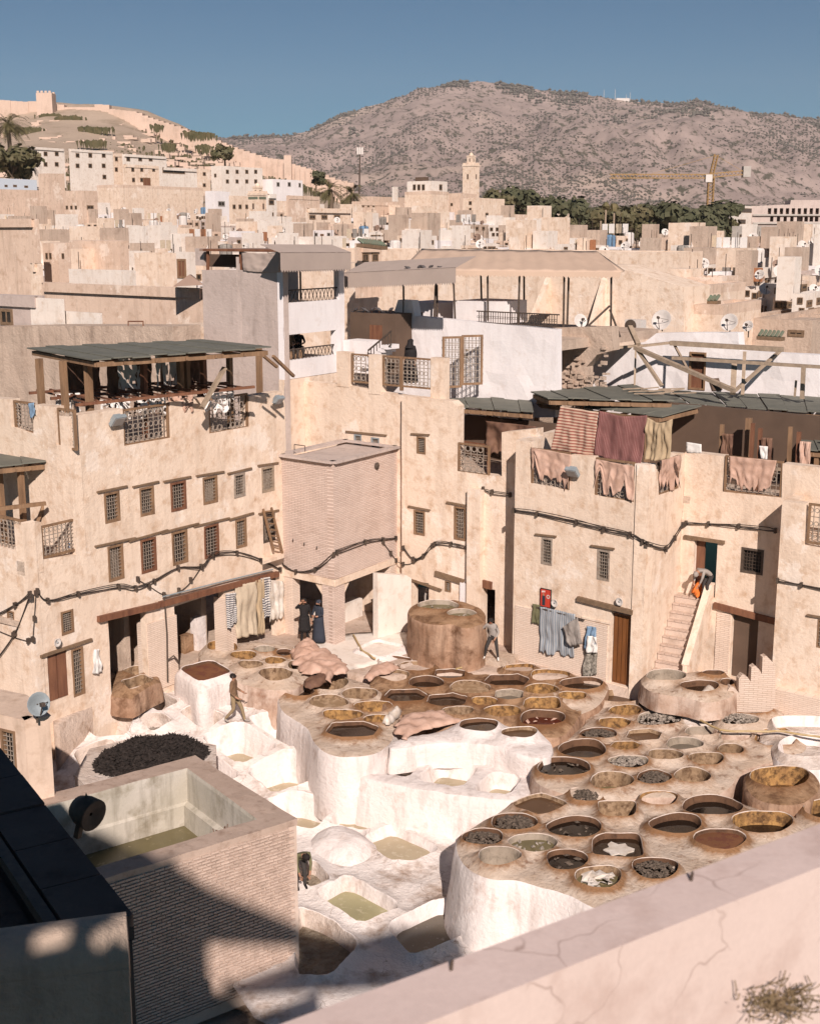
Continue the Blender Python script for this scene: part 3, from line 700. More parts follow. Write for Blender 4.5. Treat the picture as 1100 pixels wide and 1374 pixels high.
cluster('central brown block', 0.06,
        [(497, 915), (508, 897), (535, 887), (575, 884), (640, 886), (690, 889), (735, 893), (780, 903), (815, 915), (808, 930), (796, 945), (772, 953), (766, 970), (748, 984), (722, 982), (690, 971), (655, 968), (610, 967), (575, 962), (540, 955), (515, 940)],
        [[(558, 896, 25, 7, 'brown'), (630, 925, 24, 8.5, 'tanflat', None, 'vat silted flat with tan mud'), (696.6, 898.5, 19, 5, 'amber')],
         [(528, 908.5, 21, 8, 'tan'), (603.5, 906.5, 22, 6.5, 'dark', 'hex'), (680, 915.5, 27, 7.5, 'dark', 'hex'), (737, 908, 23, 6.8, 'amber'), (780.6, 919.5, 24, 7, 'dark')],
         [(571.5, 918, 24, 8.5, 'dark'), (683, 934.5, 22, 7.3, 'grey', 'hex'), (726.5, 927.5, 21, 6.8, 'amber'), (768, 936.6, 17, 5, 'orange')],
         [(544.5, 936, 23, 7, 'darkhi', 'hex'), (599.6, 942, 26, 8, 'darkhi', 'hex'), (650, 943.5, 18, 6, 'ambdark'), (727.5, 946.5, 24, 7.5, 'orange', 'sq')],
         [(615, 956.5, 19, 6, 'tan'), (674, 957, 19, 6, 'orange'), (727, 966, 28, 10, 'red')]],
        -1.4, 'vatbrown', 'vatdark', group=TG, seed=4, rimof=c3rim)
cluster('white walled pair in the middle', 0.06,
        [(524, 992), (545, 984), (590, 978), (616, 966), (650, 965), (690, 971), (722, 980), (738, 990), (742, 1003), (735, 1014), (700, 1008), (668, 995), (630, 991), (580, 991), (540, 998), (522, 1000)],
        [[(643, 975.5, 26, 9, 'darkhi'), (697, 985.5, 28, 8.5, 'brownhi')]],
        -0.9, 'lime', 'lime', group=TG, seed=5, wallflare=0.02, expand=0.02)
cluster('long tan block on the right', -0.22,
        [(788, 950), (786, 930), (800, 918), (835, 914), (868, 924), (908, 934), (935, 968), (975, 972), (1012, 978), (1040, 976), (1075, 984), (1085, 1000), (1062, 1012), (1020, 1018), (988, 1030), (975, 1052), (952, 1062), (915, 1064), (870, 1062), (835, 1066), (800, 1068), (758, 1058), (722, 1046), (716, 1028), (728, 1010), (750, 998), (770, 982), (792, 968)],
        [[(829, 936.5, 30, 7.5, 'brown'), (878, 946.5, 19, 6, 'greydry')],
         [(839, 956, 20, 6.5, 'amber'), (883, 967.5, 27, 8.5, 'rubblegrey')],
         [(824, 972.5, 24, 7.5, 'ambdark'), (863.6, 989.5, 24, 8, 'brownhi', 'hex'), (940.5, 984, 24, 6.5, 'pink')],
         [(803, 987, 27, 7, 'rubble'), (839, 1003.5, 20, 6, 'orange', 'hex'), (918, 1000.5, 24, 8.5, 'grey'), (985.5, 990, 23, 7.5, 'grey'), (1041, 992, 22, 9, 'orange', 'hex')],
         [(782, 1007.5, 27, 10, 'dark'), (843, 1025, 27, 8.5, 'rubblegrey'), (892, 1015.5, 25, 7.5, 'tan'), (948, 1021, 28, 11, 'tan'), (980, 1008, 20, 8, 'tan')],
         [(755.6, 1032, 29, 11, 'blackhi'), (820, 1050, 25, 10.5, 'olive'), (877, 1046, 24, 10.5, 'rubble', None, 'red flecked scrap vat'), (929, 1043.5, 26, 10.5, 'tan')]],
        -1.5, 'vattop', 'vatwall', group=TG, seed=6)
cluster('block at the stair foot', 0.75,
        [(857, 912), (868, 901), (905, 897), (960, 898), (985, 908), (990, 922), (975, 934), (945, 938), (915, 930), (880, 926)],
        [[(893, 908.5, 24, 7.5, 'greydry'), (957, 905.5, 14, 3.6, 'red', None, 'small vat of reddish dye')],
         [(939, 923, 25, 8, 'dark', None, 'brown vat with draped hide'), (975, 918, 9, 4.5, 'dark', None, 'tiny dark vat')]],
        0.0, 'vattop', 'vatwall', group=TG, seed=7, wallflare=.05, expand=.02)
cluster('block below the stepped brick wall', -0.05,
        [(958, 965), (975, 947), (1008, 942), (1042, 946), (1050, 958), (1030, 968), (1020, 978), (990, 982), (966, 978)],
        [[(1008, 953, 27, 7, 'brownhi')], [(992, 968, 23, 7, 'rubblegrey')]],
        -0.6, 'vattop', 'vatwall', group=TG, seed=8)
cluster('by the stepped brick wall', -0.1,
        [(1020, 985), (1035, 965), (1060, 955), (1120, 962), (1135, 985), (1125, 1026), (1080, 1026), (1045, 1018), (1040, 1000)],
        [[(1074, 974, 36, 9, 'whitedry', 'sq')], [(1084, 1004, 30, 11, 'whitedry')]],
        -1.5, 'limetop', 'lime', name='rinsing_basin', cat='basin', group=None, seed=9)
cluster(None, -0.15,
        [(905, 950), (925, 935), (975, 940), (972, 958), (942, 972), (912, 965)],
        [[(940, 952, 22, 10, 'whitedry', 'sq', 'square whitewashed basin with peeling floor')]], -1.0, 'limetop', 'lime', name='rinsing_basin', cat='basin', seed=10)
cluster('front block on the white wall', -0.36,
        [(614, 1128), (628, 1112), (655, 1096), (690, 1078), (720, 1066), (748, 1066), (770, 1056), (800, 1056), (838, 1068), (868, 1082), (872, 1100), (866, 1116), (872, 1140), (880, 1150), (920, 1160), (925, 1190), (850, 1225), (800, 1210), (765, 1192), (725, 1180), (690, 1172), (655, 1172), (628, 1158)],
        [[(787, 1069, 25, 10, 'rubble', 'sq'), (828, 1088, 28, 12, 'olive', 'sq')],
         [(723.6, 1082, 31, 12, 'brownhi', 'dia')],
         [(689, 1106, 26, 10, 'rubble'), (771, 1113, 37, 14, 'blackhi'), (829, 1138, 35, 16, 'whitehide', 'sq')],
         [(648, 1126.5, 24, 10, 'rubble'), (715.5, 1134, 26, 10, 'palewash')],
         [(669.6, 1152, 24, 10, 'basket'), (760, 1157, 30, 14.5, 'blackhi', None, 'dark crusted vat'), (803, 1180, 32, 16, 'hides'), (879, 1168, 24, 11, 'rubble')]],
        -2.8, 'vattop', 'lime', group=TG, seed=11, wallflare=0.3)
cluster('block under the viewing parapet', -0.32,
        [(862, 1090), (856, 1068), (880, 1058), (925, 1062), (955, 1066), (1000, 1078), (1062, 1090), (1085, 1110), (1110, 1150), (1060, 1180), (950, 1190), (905, 1160), (878, 1138), (862, 1112)],
        [[(884, 1074, 25, 10, 'orange'), (955, 1084, 35, 12, 'black')],
         [(907, 1108.5, 38, 14, 'black', None, 'largest vat of black dye'), (1023, 1106, 36, 13.5, 'ambdark')],
         [(966, 1129, 36, 14, 'rust')]],
        -2.2, 'vattop', 'vatwall', group=TG, seed=12)
cluster('round tall and free standing at the right edge of the yard', 0.0,
        [(1004, 1040), (1010, 1030), (1030, 1024), (1052, 1023), (1076, 1027), (1092, 1037), (1096, 1050), (1088, 1063), (1068, 1072), (1042, 1073), (1018, 1066), (1006, 1054)],
        [[(1047, 1045, 31, 12, 'orange', None, 'tall free standing round orange vat at the right edge')]], -1.9, 'vatbrown', 'vatdark', group=TG, seed=13)
cluster('cut by the right edge of the photo below the tall round one', -0.3,
        [(1072, 1088), (1080, 1074), (1098, 1066), (1125, 1070), (1135, 1095), (1120, 1118), (1090, 1116), (1076, 1104)],
        [[(1105, 1088, 22, 11, 'ambdark', None, 'low vat cut by the right photo edge below the tall round one')]], -1.9, 'vattop', 'vatdark', group=TG, seed=14)
cluster('tall double vat by the back wall', 1.75,
        [(547, 822), (549, 812), (562, 805), (585, 801), (612, 802), (628, 806), (645, 813), (652, 822), (650, 831), (642, 836), (624, 840), (606, 833), (590, 836), (565, 832)],
        [[(588, 813, 29, 6.5, 'palewash', None, 'vat of pale foamy water'), (619, 824, 20, 5.2, 'palewash', None, 'vat of foamy white scraps')]],
        -0.2, 'vatbrown', 'vatdark', group=TG, seed=15, lip=0.06, expand=0.0, wallflare=0.02)
# lime pits
trough = [[(506, 1036), (530, 1019), (566, 1021), (548, 1042)], [(557, 1046), (586, 1019), (644, 1028), (620, 1056)], [(632, 1060), (660, 1034), (702, 1041), (684, 1067)]]
cluster('in the white trough', -0.75,
        [(478, 1040), (496, 1014), (545, 996), (600, 985), (660, 985), (735, 1005), (712, 1050), (700, 1072), (640, 1066), (560, 1055), (510, 1046)],
        [[(trough[0], 'lime'), (trough[1], 'lime'), (trough[2], 'lime')]],
        -2.3, 'lime', 'lime', name='lime_pit', cat='pit', group=LG, seed=21, grow=1.65, minw=.2, sp=0.2, lip=0.0, rough=0.04, wallflare=0.25)
cluster('of the lime pits', zlime,
        [(40, 1010), (70, 975), (130, 948), (190, 922), (215, 912), (235, 884), (330, 880), (390, 900), (395, 960), (425, 985), (440, 1040), (600, 1040), (720, 1040), (745, 1100), (745, 1200), (760, 1240), (700, 1400), (330, 1400), (300, 1200), (200, 1100), (60, 1090)],
        [[([(283, 937), (305, 929), (340, 944), (303, 952)], 'tandry', 'small tan pit'), ([(326, 940), (352, 933), (376, 950), (345, 960)], 'darkpit')],
         [([(186, 943), (216, 930), (240, 944), (214, 956)], 'tandry'), ([(238, 956), (264, 945), (306, 962), (276, 984)], 'tandry')],
         [([(112, 975), (145, 957), (180, 964), (170, 987), (130, 992)], 'tandry'), ([(184, 962), (212, 957), (232, 968), (204, 984)], 'tanrubble')],
         [([(266, 990), (322, 967), (378, 1003), (320, 1030)], 'lime'), ([(332, 966), (372, 955), (408, 974), (406, 998), (386, 1002)], 'lime')],
         [([(95, 1010), (150, 990), (170, 1010), (110, 1040)], 'tandry', 'shaded dry pit'), ([(236, 1003), (256, 996), (312, 1036), (290, 1046)], 'lime'), ([(330, 1035), (386, 1006), (420, 1018), (424, 1044), (368, 1066)], 'lime')],
         [([(358, 1075), (400, 1065), (448, 1085), (420, 1112), (388, 1108)], 'lime'), ([(447, 1104), (474, 1083), (496, 1079), (532, 1089), (494, 1113)], 'limehi'), ([(548, 1104), (562, 1093), (616, 1098), (590, 1124)], 'limehi')],
         [([(498, 1128), (528, 1115), (578, 1139), (553, 1152), (526, 1152)], 'limehi')],
         [([(404, 1160), (422, 1160), (440, 1180), (418, 1190), (404, 1182)], 'limesilt'), ([(428, 1201), (468, 1179), (532, 1216), (484, 1237)], 'limegreen'), ([(532, 1243), (593, 1213), (632, 1234), (612, 1254), (560, 1275)], 'limegrey')],
         [([(404, 1228), (440, 1243), (470, 1268), (440, 1300), (404, 1300)], 'limesilt', 'lumpy grey silt pit')]],
        -3.2, 'limetop', 'lime', name='lime_pit', cat='pit', group=LG, seed=22, sp=0.24, lip=0.07, rough=0.05, minw=0.09, grow=1.9, skirt=False,
        rimof=lambda a: 'limeground')
# white heap of lime
def heap(name, label, cat, m, pts, z, hgt, flakes=0, fm=None, fs=0.1):
    w = chaikin([tuple(Gz(u, v, z)[:2]) for u, v in pts], 2); zz = z if not callable(z) else min(z(*p) for p in w)
    V, T, idx = sheet(w, [], 0.16); d = dpoly(V, np.array(w)); dm = d.max()
    hz = np.array([zz - 0.05 + hgt * (1 - (1 - min(1, di / dm * 1.1)) ** 2) + noise.fractal(Vector((x * 2.2, y * 2.2, 1)), 0.8, 2, 4) * 0.06 * min(1, di * 4) for (x, y), di in zip(V, d)])
    c = V.mean(0); th = mk(name, np.column_stack([V, hz]), T, m, smooth=True, base=(c[0], c[1], zz)); tag(th, label, cat)
    if flakes:
        rnd = random.Random(5); mb = MB(); k = 0
        for _ in range(flakes):
            t = T[rnd.randrange(len(T))]; a, b = rnd.random(), rnd.random()
            if a + b > 1: a, b = 1 - a, 1 - b
            P = [Vector((V[i][0], V[i][1], hz[i])) for i in t]; o = P[0] + (P[1] - P[0]) * a + (P[2] - P[0]) * b + Vector((0, 0, rnd.uniform(0, fs * .5)))
            x = Vector((rnd.uniform(-1, 1), rnd.uniform(-1, 1), rnd.uniform(-.6, .6))).normalized() * fs * rnd.uniform(.6, 1.4); y = x.cross(Vector((rnd.uniform(-1, 1), rnd.uniform(-1, 1), 1.2))).normalized() * fs * rnd.uniform(.3, .6)
            mb.add([o - x, o + y, o + x * 1.1, o - y, o + Vector((0, 0, fs * .3))], [(0, 3, 4), (3, 2, 4), (2, 1, 4), (1, 0, 4)])
        tag(mb.build('tufts', fm or m, th), kind='stuff')
    return th
heap('lime_heap', 'rounded white heap of slaked lime between the beige pits', 'heap', 'lime', [(410, 1132), (425, 1112), (455, 1103), (490, 1118), (512, 1138), (474, 1164), (440, 1156)], zlime, 0.45)
heap('wool_heap', 'long heap of black wool drying behind the brick tank', 'heap', 'wool', [(122, 1036), (130, 1016), (160, 1002), (185, 993), (212, 995), (240, 990), (268, 996), (284, 1010), (270, 1024), (240, 1034), (200, 1040), (150, 1044)], -0.15, 0.45, 2600, 'wool', 0.12)
tag(mk('wool_mat', *(lambda q: ([Vector((*p, z)) for z in (-0.15, -2.0) for p in q], [tuple(range(len(q)))] + [(i, (i + 1) % len(q), len(q) + (i + 1) % len(q), len(q) + i) for i in range(len(q))]))(ccw(gp([(100, 1040), (120, 1005), (200, 985), (290, 1000), (290, 1030), (230, 1060), (120, 1060)], -0.15))), 'limetop'), 'low lime crusted ledge under the black wool', 'ledge')

# ------------------------------------------------------------ buildings around the yard
def facade(name, fr, outline, holes, m, parent, off=0.0, thick=0.45, sp=0.55, amp=0.012, reveal=0.28, raw=False, rnd_edge=0.0):
    """wall panel in the plane fr: outline in pixels (or raw s,z), rectangular openings (s0,z0,s1,z1), back face left open"""
    ol = outline if raw else [fr.sz(u, v, off) for u, v in outline]
    ol = ccw(ol)
    hs = [ccw([(a, b), (c, b), (c, d), (a, d)]) for a, b, c, d in holes]
    V, T, idx = sheet(ol, [dens(h, 0.5) for h in hs], sp, esp=0.35, seed=7)
    n = np.array([noise.fractal(Vector((x * 0.7, y * 0.7, fr.o.x + off)), 0.8, 2, 4) for x, y in V]) * amp
    onb = np.zeros(len(V)); P = []
    for (s, z), d in zip(V, n): P.append(fr.w(s, z, off + d))
    Fc = [tuple(t) for t in T]
    for k, loop in enumerate(idx):
        dep = thick if k == 0 else reveal; b = len(P); L = len(loop)
        for i in loop: P.append(fr.w(V[i][0], V[i][1], off - dep))
        for j in range(L):
            j2 = (j + 1) % L; Fc.append((loop[j2], loop[j], b + j, b + j2))
    return mk(name, P, Fc, m, parent)
def frame4(mb, fr, a, b, c, d, w, o0, o1):
    mb.fbox(fr, a, b, a + w, d, o0, o1); mb.fbox(fr, c - w, b, c, d, o0, o1)
    mb.fbox(fr, a + w, d - w, c - w, d, o0, o1); mb.fbox(fr, a + w, b, c - w, b + w, o0, o1)
def window(fr, rc, parent, off=0.0, lintel=True, nx=4, nz_=8, fm='wood', gm='ironpale', rnd=None, ext=0.28, reveal=0.28, bars=0.018, curtain=0.3, lt=None):
    """rc = s0,z0,s1,z1: wooden frame, iron grille, pane set behind it"""
    a, b, c, d = rc; rnd = rnd or random
    fw = min(0.08, (c - a) * 0.13)
    mb = MB(); frame4(mb, fr, a, b, c, d, fw, off - 0.14, off + 0.015); f = mb.build('window', fm, parent)
    mb = MB()
    for i in range(1, nx + 1):
        s = a + fw + (c - a - 2 * fw) * i / (nx + 1); mb.fbox(fr, s - bars / 2, b + fw, s + bars / 2, d - fw, off - 0.07, off - 0.07 + bars)
    for i in range(1, nz_ + 1):
        z = b + fw + (d - b - 2 * fw) * i / (nz_ + 1); mb.fbox(fr, a + fw, z - bars / 2, c - fw, z + bars / 2, off - 0.065 + bars, off - 0.065 + 2 * bars)
    mb.build('grille', gm, f)
    MB().fbox(fr, a, b, c, d, off - reveal, off - 0.2).build('pane', 'curtain' if rnd.random() < curtain else 'pane', f)
    if lintel:
        e = ext * rnd.uniform(0.8, 1.3); mb = MB()
        l0, l1 = lt if lt else (a - e, c + e * rnd.uniform(0.6, 1.1)); t = rnd.uniform(-.03, .03)
        mb.bar(fr.w(l0, d + 0.10 - t, off + 0.02), fr.w(l1, d + 0.10 + t, off + 0.02), 0.12, 0.055); mb.build('lintel', 'lintel', f)
    return f
def pxw(fr, l, off=0.0):
    return [fr.rect(*r, off) for r in l]
def rail(fr, rc, parent, off=-0.05, m='ironpale', fmw='wood', nb=8, frame=True, nrow=3, name='railing'):
    a, b, c, d = rc; mb = MB()
    if frame: frame4(mb, fr, a, b, c, d, 0.07, off - 0.03, off + 0.05)
    else: mb.fbox(fr, a, d - 0.05, c, d, off, off + 0.04).fbox(fr, a, b, c, b + 0.04, off, off + 0.04)
    o = mb.build(name, fmw, parent); mb = MB()
    for i in range(1, nb):
        s = a + (c - a) * i / nb; mb.fbox(fr, s - 0.012, b, s + 0.012, d, off, off + 0.022)
        for k in range(nrow):
            z = b + (d - b) * (k + 0.5) / nrow; r = (c - a) / nb * 0.42
            mb.lathe(fr.w(s - (c - a) / nb / 2, z, off + 0.01), [(r, -0.01), (r * 1.1, 0), (r, 0.01), (r * 0.75, 0), (r, -0.01)], 8, (fr.t, Vector((0, 0, 1)), fr.n))
    for k in range(1, nrow): mb.fbox(fr, a, b + (d - b) * k / nrow - 0.012, c, b + (d - b) * k / nrow + 0.012, off - 0.02, off)
    mb.build('ironwork', m, o); return o
def slab(mb, pts, z, t=0.08): return mb.prism([tuple(p[:2]) for p in pts], z - t, z)
def cloth(name, label, cat, m, p00, p10, p11, p01, nrm, nx=26, ny=26, amp=0.05, folds=5, rag=0.0, seed=1, parent=None, thick=0.012, sag=0.0, group=None, holes=0.0):
    """cloth hung between the top corners p00-p10 and the bottom corners p01-p11"""
    rnd = random.Random(seed); P = []; uv = []; ph = rnd.uniform(0, 6)
    p00, p10, p11, p01 = (Vector(p) for p in (p00, p10, p11, p01))
    L = (p10 - p00).length
    for j in range(ny + 1):
        t = j / ny
        for i in range(nx + 1):
            s = i / nx; a = p00.lerp(p10, s); b = p01.lerp(p11, s)
            if rag: b = b + (a - b) * rag * max(0, noise.noise(Vector((s * L * 3.1, seed, 0))) * 1.3 + 0.25 + 0.5 * noise.noise(Vector((s * L * 9, seed, 1))))
            q = a.lerp(b, t); q.z -= sag * math.sin(math.pi * s) * (1 - 0.6 * t)
            w = .45 * math.sin(s * folds * 6.28 + ph + 3 * noise.noise(Vector((s * 3, t * 2, seed)))) * (0.3 + 0.7 * t) + 1.6 * noise.noise(Vector((s * 3, t * 2.2, seed + 5))) + .7 * noise.noise(Vector((s * 9, t * 5, seed + 9)))
            P.append(q + nrm * (amp * w)); uv.append((s, t))
    fs = []
    for j in range(ny):
        for i in range(nx):
            a = j * (nx + 1) + i
            if holes and noise.noise(Vector((i * 0.45, j * 0.45, seed * 3))) > holes: continue
            fs.append((a, a + nx + 1, a + nx + 2, a + 1))
    o = mk(name, P, fs, m, parent, smooth=True, uv=uv, base=None if parent else tuple(p01))
    s_ = o.modifiers.new('thickness', 'SOLIDIFY'); s_.thickness = thick; s_.offset = 0
    if not parent: tag(o, label, cat, group)
    return o
def hcloth(name, label, cat, m, fr, px, off=0.1, **k):
    """px: four corners tl, tr, br, bl in pixels on the plane fr"""
    q = [fr.p(u, v, off) for u, v in px]
    return cloth(name, label, cat, m, q[0], q[1], q[2], q[3], fr.n, **k)
def floodlight(fr, u, v, off, label, s=0.42):
    p = fr.p(u, v, off); th = thing('floodlight', p, label, 'lamp')
    up = Vector((0, 0, 1)); tl = (fr.n * 0.75 - up * 0.65).normalized(); y = fr.t; x = tl.cross(y).normalized(); c = p + fr.n * 0.25
    mb = MB(); mb.obox(c, y * s / 2, x * s * 0.4, tl * 0.07); mb.obox(c - tl * 0.12, y * s * 0.3, x * s * 0.25, tl * 0.05); mb.build('housing', 'metalblue', th)
    MB().obox(c + tl * 0.075, y * s * 0.43, x * s * 0.33, tl * 0.01).build('glass', 'metal', th)
    mb = MB(); mb.bar(p - fr.n * 0.05, c - tl * 0.1, 0.05); mb.build('bracket', 'iron', th)
def dish(p, d, r, label, m='dish', cat='satellite dish', group=None, mast=0.5):
    """satellite dish facing direction d"""
    p = Vector(p); d = Vector(d).normalized(); X = Vector((0, 0, 1)).cross(d).normalized(); Y = d.cross(X)
    th = thing('satellite_dish', p - Vector((0, 0, mast)), label, cat, group)
    pr = [(r * t, r * 0.28 * t * t - r * 0.28) for t in (0.02, .35, .7, 1)] + [(r * 1.02, 0.0), (r * .98, -0.03)] + [(r * t, r * 0.28 * t * t - r * 0.28 - 0.03) for t in (.7, .35, .02)]
    MB().lathe(p, pr, 16, (X, Y, d)).build('reflector', m, th, smooth=True)
    tip = p + d * r * 0.75 - Y * 0.0; mb = MB(); mb.bar(p - Y * r * 0.95, tip, 0.025); mb.bar(p + X * r * .8, tip, 0.018); mb.obox(tip, X * .05, Y * .05, d * .07); mb.build('feed_arm', 'iron', th)
    mb = MB(); mb.tube([p - Vector((0, 0, mast)) - d * 0.15, p - d * 0.15 - Vector((0, 0, .05)), p - d * r * 0.27], 0.03, 6); mb.build('mast', 'iron', th)
    return th

rw = random.Random(11)
# --- left wing with the two rows of windows
PA = G(100, 957, 0); PB = G(372, 853, 0)
L = Fr(PA, PB - PA)
left = thing('tannery_building', (PA.x, PA.y, 0), 'three storey cream tannery building on the left with two rows of barred windows', 'building')
whigh = [(140, 660, 161, 701), (187, 653, 207, 692), (229, 646, 250, 685), (272, 639, 292, 676), (314, 635, 329, 667), (351, 626, 368, 660)]
wlow = [(145, 731, 166, 779), (189, 722, 210, 768), (231, 712, 252, 757), (274, 704, 294, 748), (316, 696, 331, 735), (353, 690, 369, 727)]
wside = [(82, 819, 99, 851)]
tall = [(97, 869, 113, 934)]
shut = [(65, 876, 92, 939)]
R1s = pxw(L, whigh); R2s = pxw(L, wlow); R3s = pxw(L, wside + tall + shut)
d1 = L.rect(147, 826, 198, 922); d2 = L.rect(235, 800, 302, 900)
d1 = (d1[0], -0.3, d1[2], L.sz(172, 824)[1]); d2 = (d2[0], -0.3, d2[2], L.sz(268, 803)[1])
d3 = L.rect(303, 790, 372, 875); d3 = (L.sz(316, 830)[0], -0.3, L.sz(371, 830)[0], L.sz(343, 779)[1])
sz = lambda u, v: L.sz(u, v)
s100 = sz(100, 700)[0]; s380 = sz(379, 650)[0]; s40 = sz(40, 850)[0]; s115 = sz(116, 720)[0]
ztop = 9.55
def zt(u, v): return L.sz(u, v)[1]
pil = [(100, 165, 553), (229, 280, 536), (335, 381, 527)]
sill = [(165, 229, 593), (280, 335, 577)]
ol = [(s40, -3.2), (s40, zt(60, 748)), (s100, zt(100, 745)), (s100, zt(100, 553))]
for (a, b, v) in [(100, 165, 553), (165, 229, 593), (229, 280, 536), (280, 335, 577), (335, 381, 528)]:
    z = zt((a + b) / 2, v if v not in (553, 536, 528) else v - 0); 
    sa = sz(a, 560)[0]; sb = sz(b, 560)[0]
    ol += [(sa if a != 100 else s100, z), (sb, z)]
ol += [(sz(381, 560)[0], -3.2)]
facade('wall', L, ol, R1s + R2s + R3s + [d1, d2, d3], 'plaster', left, raw=True, amp=0.025)
# cream masonry of narrow courses on the ground floor
for i, rc in enumerate(R1s): window(L, rc, left, rnd=rw, nx=4 + i % 2, nz_=6, fm=['wood', 'wood', 'woodred', 'wood', 'ironpale', 'woodpale'][i], curtain=.4)
for i, rc in enumerate(R2s): window(L, rc, left, rnd=rw, nx=4 - (i == 3), nz_=8 - i % 3, fm=['wood', 'woodred', 'wood', 'woodred', 'wood', 'iron'][i], curtain=.4, lt=(rc[0] - .55, rc[2] + .55) if i < 4 else None)
window(L, R3s[0], left, rnd=rw, lintel=False); window(L, R3s[1], left, rnd=rw, lintel=False, nz_=10)
a, b, c, d = R3s[2]; sh = MB().fbox(L, a, b, c, d, -0.2, -0.12).build('shutter', 'woodred', left)
for k in range(2):
    m_ = (a + c) / 2; x0, x1 = (a + .02, m_ - .02) if k == 0 else (m_ + .02, c - .02)
    MB().fbox(L, x0, b + .02, x1, d - .02, -0.11, -0.05).build('shutter_leaf', 'woodred', sh)
MB().bar(L.w(R3s[2][0] - .3, d + .08, .02), L.w(R3s[1][2] + .35, R3s[1][3] + .14, .02), .14, .09).build('lintel', 'lintel', left)
# long beam over the open ground floor and the rail under the cables
bm = MB(); bm.bar(L.p(131, 831, .04), L.p(212, 812, .04), .22, .2); bm.build('beam', 'woodred', left)
bm = MB(); bm.bar(L.p(213, 811, .04), L.p(372, 770, .04), .22, .2); bm.build('beam', 'woodred', left)
# brick piers between the doors
for (u0, u1, vb, vt) in ((198, 236, 905, 818), (302, 316, 872, 790)):
    a = sz(u0, 850)[0]; b = sz(u1, 850)[0]
    MB().fbox(L, a - .02, -0.3, b + .02, 2.2, -0.5, 0.05).build('pier', 'creambrickA', left)
MB().fbox(L, sz(65, 900)[0] - .2, 0.1, sz(146, 900)[0] - .05, zt(120, 838), -0.02, 0.035)
# interior of the left building: floors, back wall, roof terrace
def level(mb, s0, s1, z, dep=7.0, off=-0.46, t=0.2): 
    q = [L.w(s0, 0, off), L.w(s1, 0, off), L.w(s1, 0, off - dep), L.w(s0, 0, off - dep)]; slab(mb, q, z, t)
mb = MB(); level(mb, s100 + .3, s380, zt(200, 603) , 7.5); level(mb, s40, s380, 2.55 + .9, 7.5); level(mb, s40 - 4, s380, 0.05, 7.0, off=-.5); mb.build('roof_terrace', 'old', left)
mb = MB(); mb.fbox(L, s40 - 3, -0.3, s380, 5.2, -7.3, -7.0); mb.fbox(L, s100, 5, s380, zt(200, 603), -7.3, -7.0)
for u in (199, 236, 303): mb.fbox(L, sz(u, 850)[0], -0.2, sz(u, 850)[0] + .25, 3.2, -6.9, -1.2)
mb.build('inner_wall', 'old', left)
for u0, v0, u1, v1 in ((165, 547, 229, 592), (280, 533, 335, 577)):
    rail(L, L.rect(u0 + 1, v0 - 2, u1 - 1, v1 + 2), left, off=-0.08, nb=9)
# left return of the upper storey: faces left, pillars and grilles
U = Fr(L.w(s100, 0, 0), DB)
zp = zt(100, 553)
ul = [(-0.02, 4.9), (-0.02, zp)]
def uz(u, v): return U.sz(u, v)
oo = [(0.0, 4.9), (0.0, uz(99, 603)[1]), (uz(75, 596)[0], uz(75, 596)[1]), (uz(75, 596)[0], uz(74, 546)[1]), (uz(45, 548)[0], uz(45, 543)[1]), (uz(45, 580)[0], uz(45, 582)[1]), (uz(16, 578)[0], uz(16, 572)[1]), (uz(16, 572)[0], uz(16, 536)[1]), (uz(-60, 530)[0], uz(-60, 530)[1]), (uz(-60, 530)[0], 4.9)]
facade('wall', U, oo, [], 'plaster', left, raw=True, thick=0.4, amp=.02)
for q in ((76, 549, 99, 603), (17, 539, 44, 580)): rail(U, U.rect(*q), left, off=-0.1, nb=6)
# lower wing with its own terrace, running off to the left
K = Fr(L.w(s40, 0, 0), DB)
def kz(u, v): return K.sz(u, v)
kk = [(0, -3.2), (0, kz(40, 705)[1]), (kz(28, 705)[0], kz(28, 701)[1]), (kz(28, 745)[0], kz(28, 741)[1]), (kz(-120, 730)[0], kz(-30, 726)[1]), (kz(-120, 730)[0], -3.2)]
kw = [K.rect(10, 820, 19, 838)]
facade('wall', K, kk, kw, 'plaster', left, raw=True, amp=.02); window(K, kw[0], left, rnd=rw, nx=2, nz_=4, lintel=False)
rail(K, K.rect(-50, 690, 27, 738), left, off=-.1, nb=16)
MB().fbox(L, s40, 5.0, sz(56, 720)[0], zt(48, 702), -.42, .004).build('parapet_pillar', 'plaster', left)
rail(L, L.rect(57, 700, 114, 744), left, off=-.1, nb=10)
MB().prism([tuple(p[:2]) for p in (L.w(s40 + .05, 0, -.45), L.w(s115, 0, -.45), L.w(s115, 0, -5), K.w(-9, 0, -5), K.w(-9, 0, -.45))], zt(90, 752) - .3, zt(90, 752)).build('roof_terrace', 'old', left)

